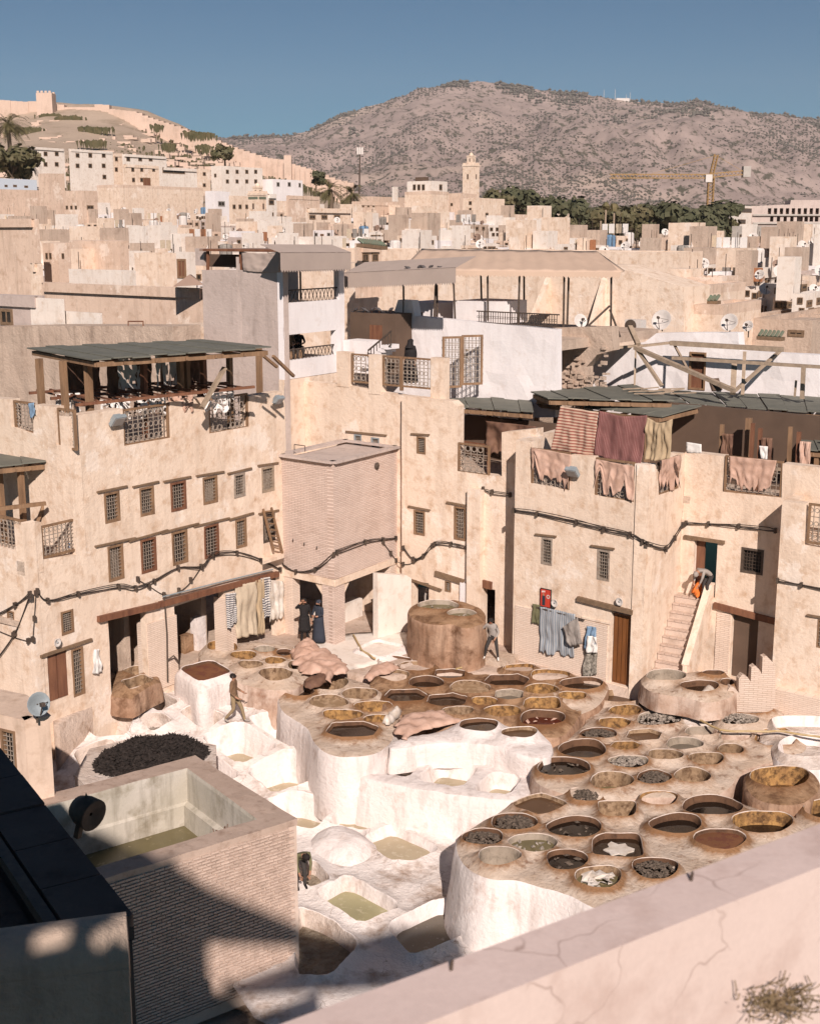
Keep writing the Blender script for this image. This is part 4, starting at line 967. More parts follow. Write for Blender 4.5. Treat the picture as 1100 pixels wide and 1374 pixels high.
# shelters on the roof terraces
def shelter(name, label, corners, z, posts, zb, planks=None, m='zinc', over=0.0, t=0.09, n=9, pm='wood', pw=0.16):
    """roof of side-by-side sheets on timber posts; corners tl(back left), bl(front left), br, tr in pixels at height z"""
    q = [G(u, v, zz) for (u, v), zz in zip(corners, z if isinstance(z, (list, tuple)) else [z] * 4)]
    th = thing(name, (q[1].x, q[1].y, zb), label, 'shelter')
    for i in range(n):
        a, b = i / n, (i + 1) / n - 0.004; dz = Vector((0, 0, 0.035 * (i % 2)))
        vs = [q[0].lerp(q[3], a), q[0].lerp(q[3], b), q[1].lerp(q[2], b), q[1].lerp(q[2], a)]
        ex = (q[1] - q[0]).normalized() * rw.uniform(-.08, .12)
        vs[2] = vs[2] + ex; vs[3] = vs[3] + ex; vs = [x + dz for x in vs]; dn = Vector((0, 0, -t * .5))
        MB().add(vs + [x + dn for x in vs], [(3, 2, 1, 0), (4, 5, 6, 7), (0, 1, 5, 4), (1, 2, 6, 5), (2, 3, 7, 6), (3, 0, 4, 7)]).build('roof_sheet', m, th)
    mb = MB()
    for (i, j) in ((0, 1), (1, 2), (2, 3), (3, 0)):
        dn = Vector((0, 0, -t - 0.10)); c = sum((q[k] for k in range(4)), Vector()) / 4
        ins = lambda p: p.lerp(c, 0.05) + dn
        MB().bar(ins(q[i]), ins(q[j]), 0.10, 0.15).build('roof_beam', pm, th)
    for i in range(1, 6):
        a = q[0].lerp(q[3], i / 6) + dn; b = q[1].lerp(q[2], i / 6) + dn; MB().bar(a, b, .07, .1).build('rafter', pm, th)
    return th, q
def post(th, p, z0, z1, w=0.15, m='wood'):
    MB().bar(Vector((p.x, p.y, z0)), Vector((p.x + rw.uniform(-.03, .03), p.y, z1)), w).build('post', m, th)
zr = 11.55; zf = zt(200, 603)
sh1, q1 = shelter('roof_shelter', 'large timber shelter under a grey green sheet roof on the left terrace', [(36, 466), (124, 482), (366, 466), (272, 456)], zr, [], zf, n=10)
Lp = lambda u, v, off: L.p(u, v, off)
fl = q1[1]; frr = q1[2]; bl = q1[0]; br = q1[3]
for i, u in enumerate((119, 193, 243, 252, 274, 308, 348)): post(sh1, L.p(u, 520, -.7), zf, zr - .25, .18 if i else .2, m='woodred' if i in (1, 4) else 'wood')
for u in (87, 55): post(sh1, U.p(u, 520, -.5), zf, zr - .1, .18)
for t in (.25, .5, .75, .97): post(sh1, bl.lerp(br, t), zf, zr - .1, .12)
for z in (10.0, ):
    for t, n_ in ((0.12, 0), (0.5, 1), (.85, 2)):
        a = fl.lerp(bl, t) - L.n * .5; b = frr.lerp(br, t) - L.n * .5; MB().bar(Vector((a.x, a.y, z)), Vector((b.x, b.y, z + .1)), .12, .09).build('drying_rail', 'woodred', sh1)
for t in np.linspace(.04, .96, 14):
    a = fl.lerp(frr, t) - L.n * .6; b = bl.lerp(br, t); MB().bar(Vector((a.x, a.y, 10.08)) + (b - a) * .1, Vector((b.x, b.y, 10.05)), .07, .05).build('drying_pole', 'woodred', sh1)
MB().bar(Vector((*frr[:2], zr - .7)) + L.t * .2, Vector((*frr[:2], zr - .25)) - L.t * .5, .09).build('brace', 'wood', sh1)
MB().bar(frr + Vector((0, 0, -.3)), frr + L.t * 1.1 + Vector((0, 0, -1.1)), .1).build('brace', 'wood', sh1)
MB().bar(Vector((*fl.lerp(frr, .66)[:2], 9.6)) - L.n * .7, Vector((*fl.lerp(frr, .80)[:2], 10.9)) - L.n * .7, .2, .1).build('loose_plank', 'woodpale', sh1)
k = 0
for (t0, t1, dep, z0, m, rg, ho) in ((.20, .38, .75, 11.35, 'hidedark', .25, 0), (.30, .36, .4, 11.3, 'hidedark', .4, 0), (.40, .56, .6, 11.2, 'whitecloth', .9, .22), (.56, .66, .7, 11.3, 'hidedark', .5, 0), (.66, .80, .62, 11.25, 'whitecloth', .9, .2), (.80, .95, .7, 11.3, 'hidedark', .5, .0),
                                      (.05, .18, .5, 10.1, 'whitecloth', .9, .15), (.18, .34, .2, 10.0, 'whitecloth', .8, .1), (.36, .52, .15, 9.95, 'whitecloth', .9, .1), (.56, .7, .2, 9.95, 'hide', .7, .2), (.74, .92, .15, 9.95, 'whitecloth', .9, .1), (.42, .6, .35, 9.9, 'hidedark', .5, .2)):
    a = fl.lerp(frr, t0).lerp(bl.lerp(br, t0), dep); b = fl.lerp(frr, t1).lerp(bl.lerp(br, t1), dep); zb_ = z0 - (1.9 if z0 > 10.5 else .75)
    k += 1
    cloth('hanging_hide', ['dark', 'torn dark', 'pale ragged', 'crumpled dark', 'pale torn', 'brown', 'short pale', 'wide pale', 'low white', 'low tan', 'white fringed', 'low dark'][k - 1] + ' hide under the large left shelter, ' + (ORD[k - 1] if k <= 6 else ORD[k - 7]) + (' from the left in the high row' if k <= 6 else ' in the low row'), 'hide', m,
          Vector((a.x, a.y, z0)) - L.n * .75, Vector((b.x, b.y, z0)) - L.n * .75, Vector((b.x, b.y, zb_)) - L.n * .75, Vector((a.x, a.y, zb_)) - L.n * .75, L.n, rag=rg, seed=k, amp=.08, group='hides drying under the left shelter', holes=ho, nx=20, ny=16)
floodlight(L, 151, 563, 0, 'blue grey floodlight on the left parapet below the shelter', .5)
floodlight(L, 367, 536, 0, 'pale floodlight at the right end of the left parapet', .4)

sh2, q2 = shelter('roof_shelter', 'small sheet roofed timber shelter cut by the left edge of the photo', [(-60, 595), (-70, 632), (62, 619), (50, 599)], 8.2, [], 5.2, n=4)
zf2 = zt(90, 752)
for u, v, off in ((6, 735, -.8), (33, 735, -1.0), (62, 730, -1.2), (20, 720, -3.2), (50, 715, -3.5)):
    p = G(u, v - 10, 5.6); post(sh2, p, zf2, 8.0, .16)
for z in (6.0, 6.9):
    a, b = G(-30, 665, z + .5), G(60, 655, z + .5); MB().bar(Vector((a.x, a.y, z)), Vector((b.x, b.y, z)), .12).build('rail', 'wood', sh2)
a = G(38, 700, 6.2); MB().bar(Vector((a.x, a.y, 5.5)), Vector((a.x + .9, a.y + .4, 7.8)), .1).build('brace', 'wood', sh2)
a = L.w(s40 - 1.5, 0, -2.6); b = L.w(s40 + 1.2, 0, -2.6)
cloth('hanging_hide', 'folded brown hide hanging under the small shelter at the left edge', 'hide', 'hide', Vector((a.x, a.y, 7.9)), Vector((b.x, b.y, 7.9)), Vector((b.x, b.y, 6.2)), Vector((a.x, a.y, 6.0)), L.n, seed=31, amp=.1, rag=.3)

# --- brick tower block over an open ground floor
pc = G(450, 866, 0); TA = Fr(pc, DA); TB = Fr(pc, DB)
tz = TA.sz(451, 620)[1]; tb = TA.sz(451, 777)[1]
sA = TA.sz(533, 690)[0]; sB = TB.sz(377, 690)[0]
tw = thing('brick_tower', (pc.x, pc.y, 0), 'windowless tower of thin pinkish brick standing on a corner pillar over an open porch', 'tower')
facade('wall', TA, [(0.0, tb), (sA, tb), (sA, tz), (0.0, tz)], [], 'brickA', tw, raw=True, amp=.015, thick=.3)
facade('wall', TB, [(sB, tb), (0.0, tb), (0.0, tz), (sB, tz)], [], 'brickB', tw, raw=True, amp=.015, thick=.3)
c0 = TA.w(0, 0); c1 = TA.w(sA, 0); c2 = TB.w(sB, 0); c3 = c1 + (c2 - c0)
mb = MB()
ins = lambda p, k: p.lerp((c0 + c3) / 2, k)
mb.prism([tuple(ins(p, .03)[:2]) for p in (c0, c1, c3, c2)], tz - .5, tz - .12); mb.build('roof', 'stucco', tw)
for a, b, s in ((c0, c1, TA), (c0, c2, TB), (c1, c3, TB), (c2, c3, TA)):
    d = (b - a).normalized(); MB().bar(a + Vector((0, 0, tz + .02)) - d * .04, b + Vector((0, 0, tz + .02)) + d * .04, .34, .09).build('parapet_coping', 'stucco', tw)
mb = MB(); mb.prism([tuple(ins(p, .02)[:2]) for p in (c0, c1, c3, c2)], tb - .25, tb + .02); mb.build('porch_ceiling', 'woodred', tw)
MB().obox(c0 + TA.t * .3 - TB.t * .3 + Vector((0, 0, (tb - .3) / 2 - .1)), TA.t * .32, TB.t * .32, Vector((0, 0, (tb - .3) / 2 + .1))).build('corner_pillar', 'brickA', tw)
for fr, s0, s1, nm in ((TA, 0, sA, 1), (TB, sB, 0, 2)):
    MB().fbox(fr, s0, tb - .28, s1, tb - .01, -.3, .03).build('porch_beam', 'plaster', tw)
for sgn, fr in ((1, TA), (-1, TB)):
    a = .62 * sgn
    MB().add([fr.w(a, tb - .28, -.05), fr.w(a + .45 * sgn, tb - .28, -.05), fr.w(a, tb - .8, -.05), fr.w(a, tb - .28, -.3), fr.w(a + .45 * sgn, tb - .28, -.3), fr.w(a, tb - .8, -.3)], [(0, 1, 2), (5, 4, 3), (0, 3, 4, 1), (1, 4, 5, 2), (2, 5, 3, 0)]).build('bracket', 'plaster', tw)
MB().fbox(TA, sA - .5, -.2, sA + .2, tb - .28, -.4, 0.0).build('side_pier', 'creambrickA', tw)
MB().fbox(TB, sB - .2, -.2, sB + .55, tb - .28, -.4, 0.0).build('side_pier', 'creambrickB', tw)
MB().fbox(TA, sA * .12 + .6, -.3, sA - .5, .75, -1.9, -1.4).build('low_wall', 'warmwhite', tw)
mb = MB(); p = TB.p(395, 604, -.3); mb.tube([p, p + Vector((0, 0, .22)), p + TB.t * .55 + Vector((0, 0, .22)), p + TB.t * .55], .02, 5); mb.build('rail_hoop', 'iron', tw)
for u, v, fr in ((393, 725, TB), (408, 730, TB), (425, 735, TB)): MB().bar(fr.p(u, v, -.05), fr.p(u, v, .16) + Vector((0, 0, .03)), .05).build('peg', 'iron', tw)
MB().lathe(TA.p(505, 625, .02), [(.14, 0), (.14, .05), (.08, .09)], 10, (TA.t, Vector((0, 0, 1)), TA.n), cap=True).build('vent', 'iron', tw)

# --- back wall of the yard (plane parallel to DB) in two steps
B = Fr(c1, DB)
back = thing('tannery_building', (c1.x, c1.y, 0), 'plain cream tannery wing behind the yard between the brick tower and the laundry house', 'building')
B2 = Fr(B.w(B.sz(539, 600)[0], 0, .35), DB)
bs = lambda u, v: B.sz(u, v); bs2 = lambda u, v: B2.sz(u, v)
bw = pxw(B, [(475, 583, 485, 598), (498, 587, 509, 602)])
facade('wall', B, [(bs(380, 560)[0], -1), (bs(540, 560)[0], -1), bs(540, 531), bs(500, 524), bs(466, 517), (bs(380, 560)[0], bs(466, 517)[1])], bw, 'plaster', back, raw=True, amp=.02)
for i, rc in enumerate(bw): window(B, rc, back, rnd=rw, nx=3, nz_=5, fm='paleblue' if 0 else 'metalblue', lintel=(i == 0), lt=(bw[0][0] - .4, bw[1][2] + .4))
bw2 = pxw(B2, [(559, 586, 571, 609), (555, 685, 570, 718), (609, 680, 625, 725), (597, 780, 605, 794)])
dA = B2.rect(555, 781, 575, 850); dA = (dA[0], -.2, dA[2], B2.sz(565, 781)[1])
dB = B2.rect(648, 789, 664, 850); dB = (dB[0], -.2, dB[2], B2.sz(656, 790)[1])
e0, e1 = bs2(613, 600)[0], bs2(657, 600)[0]
facade('wall', B2, [(bs2(539, 600)[0], -1), (bs2(720, 700)[0], -1), bs2(720, 575), bs2(673, 580), (bs2(673, 640)[0], bs2(664, 638)[1]), (e1, bs2(657, 638)[1]), (e0, bs2(613, 632)[1]), (e0, bs2(613, 545)[1]), bs2(606, 538), (bs2(539, 600)[0], bs2(541, 531)[1])],
       bw2 + [dA, dB], 'plaster', back, raw=True, amp=.02)
for i, rc in enumerate(bw2): window(B2, rc, back, rnd=rw, nx=3, nz_=7 if i < 3 else 3, lintel=i < 3)
MB().bar(B2.p(584, 769, .03), B2.p(622, 781, .03), .12, .2).build('lintel', 'lintel', back)
MB().bar(B2.p(546, 776, .03), B2.p(592, 792, .03), .12, .08).build('lintel', 'lintel', back)
MB().bar(B2.p(636, 780, .03), B2.p(660, 786, .03), .14, .3).build('lintel', 'woodred', back)
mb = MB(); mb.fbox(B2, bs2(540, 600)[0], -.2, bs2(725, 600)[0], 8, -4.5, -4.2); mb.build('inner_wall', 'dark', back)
mb = MB(); slab(mb, [B.w(-3, 0, -.46), B.w(8, 0, -.2), B.w(8, 0, -6), B.w(-3, 0, -6)], B2.sz(640, 645)[1], .25); mb.build('roof_terrace', 'old', back)
MB().fbox(B2, bs2(632, 700)[0], -.2, bs2(650, 700)[0], bs2(640, 655)[1], 0.0, .28).build('chimney_breast', 'plaster', back)
MB().fbox(B2, bs2(620, 700)[0], -.2, bs2(630, 700)[0], bs2(625, 782)[1], 0.0, .12).build('pipe_box', 'white', back)
rail(B2, B2.rect(614, 596, 656, 637), back, off=-.06, nb=5, nrow=3)
# pillared parapet of the upper terrace above, with gates
for u0, u1, vt, vb in ((452, 468, 472, 512), (495, 511, 476, 522), (578, 596, 480, 534)):
    a, z0, c, z1 = B.rect(u0, vt, u1, vb); MB().fbox(B, a, z0 - .2, c, z1, -.35, .02).build('parapet_pillar', 'plaster', back)
rail(B, B.rect(470, 475, 495, 514), back, off=-.1, nb=4, m='ironpale', fmw='wood')
rail(B, B.rect(512, 479, 578, 520), back, off=-.1, nb=12, m='ironpale', fmw='wood', nrow=3)
MB().fbox(B, B.sz(536, 500)[0], B.sz(536, 524)[1], B.sz(539, 500)[0], B.sz(536, 479)[1], -.12, -.0).build('post', 'wood', back)
gt = Fr(B.w(B.sz(592, 500)[0], 0, -.3), DA * .3 + DB)
sh3, q3 = shelter('roof_shelter', 'narrow grey sheet roofed lean-to between the white wall and the laundry terrace', [(604, 534), (612, 545), (716, 553), (712, 533)], 8.6, [], 6.2, n=6)
for u in (618, 656, 698): p = G(u, 575, 7.5); post(sh3, p, B2.sz(640, 645)[1], 8.5)
for z in (6.9, 7.0): MB().bar(G(612, 592, z), G(700, 605, z), .12).build('rail', 'woodred', sh3)
MB().bar(G(655, 640, 6.3), G(655, 560, 7.8), .1).build('rail', 'woodred', sh3)
cloth('hanging_hide', 'dark hide hanging inside the narrow lean-to', 'hide', 'hidedark', *(lambda a, b: (Vector((*a[:2], 8.3)), Vector((*b[:2], 8.3)), Vector((*b[:2], 6.9)), Vector((*a[:2], 6.9))))(B2.w(e0 + .2, 0, -1.6), B2.w(e1 + 1, 0, -1.6)), B2.n, rag=.3, seed=77, amp=.1)

# --- laundry house on the right (R1), with its side, the stair recess (R2) and the corner block (R3)
QA = G(687, 884, 0); QB = G(851, 926, 0); R1 = Fr(QA, QB - QA)
right = thing('tannery_building', (QA.x, QA.y, 0), 'cream tannery house on the right with laundry and hides on its roof terrace', 'building')
rs = lambda u, v: R1.sz(u, v)
cw = pxw(R1, [(726, 722, 741, 758), (801, 738, 818, 779)])
dr = R1.rect(819, 817, 847, 913); dr = (dr[0] - .02, 0.02, dr[2], rs(833, 822)[1])
sE = rs(866, 760)[0]
segs = [(690, 711, 590), (711, 764, 654), (764, 796, 612), (796, 851, 670), (851, 884, 626)]
ol = [(0.0, -1), (0.0, rs(692, 588)[1]), (rs(674, 620)[0] * 0 + rs(711, 600)[0], rs(711, 597)[1])]
ol = [(0.0, -1), (0.0, rs(691, 590)[1]), (rs(711, 600)[0], rs(711, 593)[1]), (rs(711, 640)[0], rs(711, 648)[1]), (rs(764, 640)[0], rs(764, 658)[1]), (rs(764, 640)[0], rs(764, 610)[1]), (rs(797, 640)[0], rs(797, 612)[1]), (rs(797, 640)[0], rs(797, 664)[1]), (rs(851, 640)[0], rs(851, 674)[1]), (rs(851, 640)[0], rs(851, 622)[1]), (sE, rs(880, 625)[1]), (sE, -1)]
facade('wall', R1, ol, cw + [dr], 'plaster', right, raw=True, amp=.02)
for rc in cw: window(R1, rc, right, rnd=rw, nx=3, nz_=7, fm='ironpale')
for q in ((712, 604, 763, 656), (798, 617, 850, 671)): rail(R1, R1.rect(*q), right, off=-.08, nb=8)
dd = MB().fbox(R1, dr[0] + .02, 0.02, dr[0] + (dr[2] - dr[0]) * .9, dr[3] - .12, -.25, -.18).build('door', 'door', right)
w_ = dr[2] - dr[0]
for i in range(4): MB().fbox(R1, dr[0] + .05 + w_ * .2 * i, .1, dr[0] + .02 + w_ * .2 * (i + 1), dr[3] - .2, -.175, -.15).build('door_plank', 'door', dd)
MB().bar(rr := R1.p(775, 803, .05), R1.p(849, 822, .05), .16, .16).build('lintel', 'lintel', right)
MB().fbox(R1, rs(780, 860)[0], rs(800, 818)[1] * 0 + 2.15, rs(818, 860)[0], 2.22, 0, .04).build('ledge', 'plaster', right)
MB().fbox(R1, rs(690, 860)[0] + .02, 0.0, rs(815, 860)[0], 2.1, -.01, .03).build('brick_dado', 'creambrickB', right)
# side of R1 towards the stairs
cE = R1.w(sE, 0, 0); S1 = Fr(cE, DA)
s2 = S1.sz(918, 640)[0]; hz = S1.sz(892, 627)[1]
ol = [(0, -1), (0, rs(880, 625)[1]), S1.sz(885, 625), (S1.sz(885, 625)[0], S1.sz(885, 664)[1]), (S1.sz(912, 655)[0], S1.sz(912, 655)[1]), (S1.sz(912, 655)[0], S1.sz(915, 608)[1]), (s2, S1.sz(918, 608)[1]), (s2, -1)]
facade('wall', S1, ol, [], 'plaster', right, raw=True, amp=.02)
rail(S1, S1.rect(885, 616, 912, 660), right, off=-.08, nb=4)
c4 = S1.w(s2, 0, 0); R2 = Fr(c4, DB)
r2 = lambda u, v: R2.sz(u, v)
w2 = pxw(R2, [(994, 736, 1024, 770)])
dS = R2.rect(930, 724, 961, 800); dT = R2.rect(980, 820, 1016, 900); dT = (dT[0], .03, dT[2], r2(998, 820)[1])
sR = r2(1060, 760)[0]
ol = [(0, -1), (0, r2(918, 606)[1]), (r2(970, 620)[0], r2(970, 612)[1]), (r2(970, 620)[0], r2(970, 660)[1]), (r2(1050, 640)[0], r2(1050, 668)[1]), (r2(1050, 620)[0], r2(1050, 622)[1]), (sR + 2, r2(1050, 622)[1]), (sR + 2, -1)]
facade('wall', R2, ol, w2 + [dS, dT], 'plaster', right, raw=True, amp=.02)
window(R2, w2[0], right, rnd=rw, nx=5, nz_=5, fm='iron', gm='iron', lintel=False)
rail(R2, R2.rect(971, 615, 1049, 665), right, off=-.08, nb=10)
MB().bar(R2.p(918, 720, .04), R2.p(972, 728, .04), .1, .12).build('lintel', 'lintel', right)
MB().bar(R2.p(958, 812, .04), R2.p(1040, 834, .04), .14, .22).build('lintel', 'woodred', right)
dq = MB().fbox(R2, dS[0], dS[1], dS[0] + (dS[2] - dS[0]) * .35, dS[3], -.28, -.2).build('door', 'woodred', right)
MB().fbox(R2, r2(960, 860)[0], 0, r2(979, 860)[0], r2(970, 822)[1], -.01, .03).build('brick_dado', 'creambrickB', right)
MB().fbox(R2, dT[0] + .02, .05, dT[2] - .02, dT[3] - .05, -.27, -.2).build('door', 'awngreen' if 0 else 'dark', right)
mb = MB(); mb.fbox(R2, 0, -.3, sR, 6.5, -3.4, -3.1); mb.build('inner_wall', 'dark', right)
zf3 = rs(760, 668)[1] - .05
mb = MB(); slab(mb, [R1.w(.1, 0, -.46), R1.w(sE - .1, 0, -.46), S1.w(s2, 0, -.46), R2.w(sR + 3, 0, -.46), R2.w(sR + 3, 0, -8), R1.w(.1, 0, -9)], zf3, .25); mb.build('roof_terrace', 'old', right)
# left end of R1 (seen only as the shade it throws on the back wall)
SL = Fr(R1.w(0, 0, 0), DA); MB().add([SL.w(0, -1, 0), SL.w(3.2, -1, 0), SL.w(3.2, rs(690, 590)[1], 0), SL.w(0, rs(690, 590)[1], 0), SL.w(0, -1, .3), SL.w(3.2, -1, .3), SL.w(3.2, rs(690, 590)[1], .3), SL.w(0, rs(690, 590)[1], .3)], [(0, 3, 2, 1), (4, 5, 6, 7), (3, 7, 6, 2), (1, 2, 6, 5)]).build('wall', 'plaster', right)
# R3: corner block on the far right, in front
s3 = r2(1047, 800)[0]; PR = G(1033, 940, 0)
R3 = Fr(PR, DB); r3 = lambda u, v: R3.sz(u, v)
corner = thing('tannery_building', (PR.x, PR.y, 0), 'tall cream corner block cut by the right edge of the photo', 'building')
w3 = pxw(R3, [(1096, 832, 1108, 870)])
ol = [(0, -1), (0, r3(1047, 672)[1]), (r3(1080, 670)[0], r3(1080, 676)[1]), (r3(1080, 700)[0], r3(1080, 732)[1]), (r3(1180, 700)[0], r3(1180, 752)[1]), (r3(1180, 700)[0], -1)]
facade('wall', R3, ol, w3, 'plaster', corner, raw=True, amp=.02); window(R3, w3[0], corner, rnd=rw, nx=3, nz_=6)
SR = Fr(R3.w(0, 0, 0), DA)
zr3 = r3(1047, 672)[1]
MB().add([SR.w(0, -1, 0), SR.w(5.0, -1, 0), SR.w(5.0, zr3 + .1, 0), SR.w(0, zr3, 0), SR.w(0, -1, .4), SR.w(5.0, -1, .4), SR.w(5.0, zr3 + .1, .4), SR.w(0, zr3, .4)], [(0, 3, 2, 1), (4, 5, 6, 7), (3, 7, 6, 2), (1, 2, 6, 5)]).build('wall', 'plaster', corner)
rail(R3, R3.rect(1082, 680, 1160, 735), corner, off=-.1, nb=10)
mb = MB(); slab(mb, [R3.w(.4, 0, -.46), R3.w(8, 0, -.46), R3.w(8, 0, -6), R3.w(.4, 0, -6)], r3(1110, 740)[1], .2); mb.build('roof_terrace', 'old', corner)

# shelters over the right terraces
zq = rs(700, 520)[1]
sh4, q4 = shelter('roof_shelter', 'long grey sheet roofed shelter over the striped blankets on the right terrace', [(716, 532), (722, 538), (887, 558), (942, 545)], [8.9, 8.7, 8.7, 8.9], [], zf3, n=8)
sh5, q5 = shelter('roof_shelter', 'wide dark sheet roofed shelter running off to the right behind the blankets', [(812, 521), (850, 536), (1140, 556), (1140, 533)], 8.75, [], zf3, n=11)
sh6, q6 = shelter('roof_shelter', 'grey sheet roof behind the blanket shelter with scrap wood on it', [(712, 525), (735, 534), (905, 538), (850, 516)], 9.1, [], zf3, n=6)
for u, v in ((720, 600), (868, 640), (915, 610)): p = G(u, v - 30, 7.4); post(sh4, p, zf3, 8.75, .17)
for u, v, m in ((1003, 600, 'wood'), (1092, 600, 'wood'), (940, 570, 'woodred'), (1050, 575, 'wood')): p = G(u, v, 7.6); post(sh5, p, zf3, 8.7, .2 if u == 1003 else .14, m)
for i, u in enumerate((925, 950, 980, 1010, 1040)): MB().bar(G(u, 588, 7.4), G(u + 14, 600, 6.9) + Vector((0, -1.0, .4)), .09).build('drying_pole', 'wood', sh5)
MB().bar(G(905, 588, 7.0), G(1075, 600, 7.2), .13, .1).build('drying_rail', 'wood', sh5)
MB().bar(G(1063, 606, 7.2), G(1096, 572, 8.3), .1).build('brace', 'wood', sh5)
for k in range(7):
    u = 925 + k * 27; q = R2.w(R2.sz(u, 600)[0], 0, -2.6 - (k % 2)); post(sh5, q, zf3, 8.6, .13, 'woodred' if k % 3 else 'wood')
    a = R2.w(R2.sz(u + 4, 600)[0], 8.3, -2.4); b = R2.w(R2.sz(u + 18, 600)[0], 8.3, -2.5)
    if k % 2 == 0: cloth('hanging_hide', ['', 'torn ', 'third ', 'last '][k // 2] + 'dark hide hanging deep under the wide right shelter, ' + ORD[k // 2] + ' from left', 'hide', 'hidedark' if k != 4 else 'hide', a, b, b - Vector((0, 0, 1.3)), a - Vector((0, 0, 1.2)), R2.n, rag=.5, seed=90 + k, amp=.07, nx=14, ny=14)
MB().bar(R2.w(.4, 7.45, -1.2), R2.w(sR + 1, 7.45, -1.2), .1, .1).build('drying_rail', 'woodpale', sh5)
post(sh6, G(745, 560, 8.0), zf3, 9.0); post(sh6, G(850, 560, 8.0), zf3, 9.0)
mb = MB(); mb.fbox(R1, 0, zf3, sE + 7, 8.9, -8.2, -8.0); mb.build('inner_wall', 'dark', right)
for i in range(9):
    u = 835 + i * 8; a = G(u, 522 + i % 3 * 3, 9.2); MB().bar(a, a + Vector((rw.uniform(.4, 1.1), rw.uniform(-.5, .5), .05)), .08, .04).build('scrap_wood', 'woodpale', sh6)
sh7, q7 = shelter('roof_shelter', 'small sheet roofed shelter at the right edge above the corner block', [(1072, 590), (1080, 602), (1150, 608), (1150, 590)], 8.0, [], r3(1110, 740)[1], n=4)
for u in (1082, 1094): p = G(u, 640, 7.0); post(sh7, p, r3(1110, 740)[1], 7.9, .15)

# blankets and hides on the right terrace
fz = lambda off: Fr(R1.w(0, 0, off), DB)
hcloth('striped_blanket', 'red and cream striped blanket hung under the right shelter', 'blanket', 'redstripe', R1, [(752, 545), (803, 553), (797, 612), (739, 604)], off=-.25, amp=.06, seed=3)
hcloth('striped_blanket', 'maroon blanket with fine vertical stripes hung beside the red one', 'blanket', 'maroon', R1, [(804, 551), (868, 557), (860, 625), (797, 610)], off=-.22, amp=.05, sag=.1, seed=4)
hcloth('sheet', 'ochre sheet hung at the right end of the maroon blanket', 'cloth', 'ochrecloth', R1, [(868, 560), (902, 562), (898, 615), (864, 616)], off=-.2, amp=.08, sag=.15, seed=6)
for i, (q, lab) in enumerate((([(712, 600), (766, 610), (762, 662), (714, 640)], 'ragged tan hide over the parapet grille left of the floodlight'),
                              ([(799, 616), (851, 626), (850, 672), (798, 662)], 'ragged tan hide over the parapet grille under the maroon blanket'))):
    hcloth('drying_hide', lab, 'hide', 'hide', R1, q, off=.06, rag=.75, amp=.05, seed=12 + i)
hcloth('drying_hide', 'torn tan hide over the grille facing the stairs', 'hide', 'hide', S1, [(885, 618), (912, 610), (912, 655), (885, 665)], off=.06, rag=.7, amp=.05, seed=15)
hcloth('drying_hide', 'wide tan hide over the grille above the stair door', 'hide', 'hide', R2, [(978, 612), (1042, 618), (1030, 668), (980, 655)], off=.06, rag=.6, amp=.05, seed=16)
hcloth('rag', 'small white rag on a peg under the wide shelter', 'cloth', 'whitecloth', R2, [(1018, 598), (1030, 599), (1029, 618), (1021, 616)], off=-.3, rag=.2, amp=.03, seed=17, nx=8, ny=8)
hcloth('towel', 'white towel lying over the rail right of the ochre sheet', 'cloth', 'whitecloth', R1, [(921, 593), (941, 596), (941, 608), (921, 608)], off=-1.2, amp=.03, seed=18, nx=8, ny=8)
floodlight(R1, 773, 632, .0, 'grey floodlight on the right parapet between the ragged hides', .45)

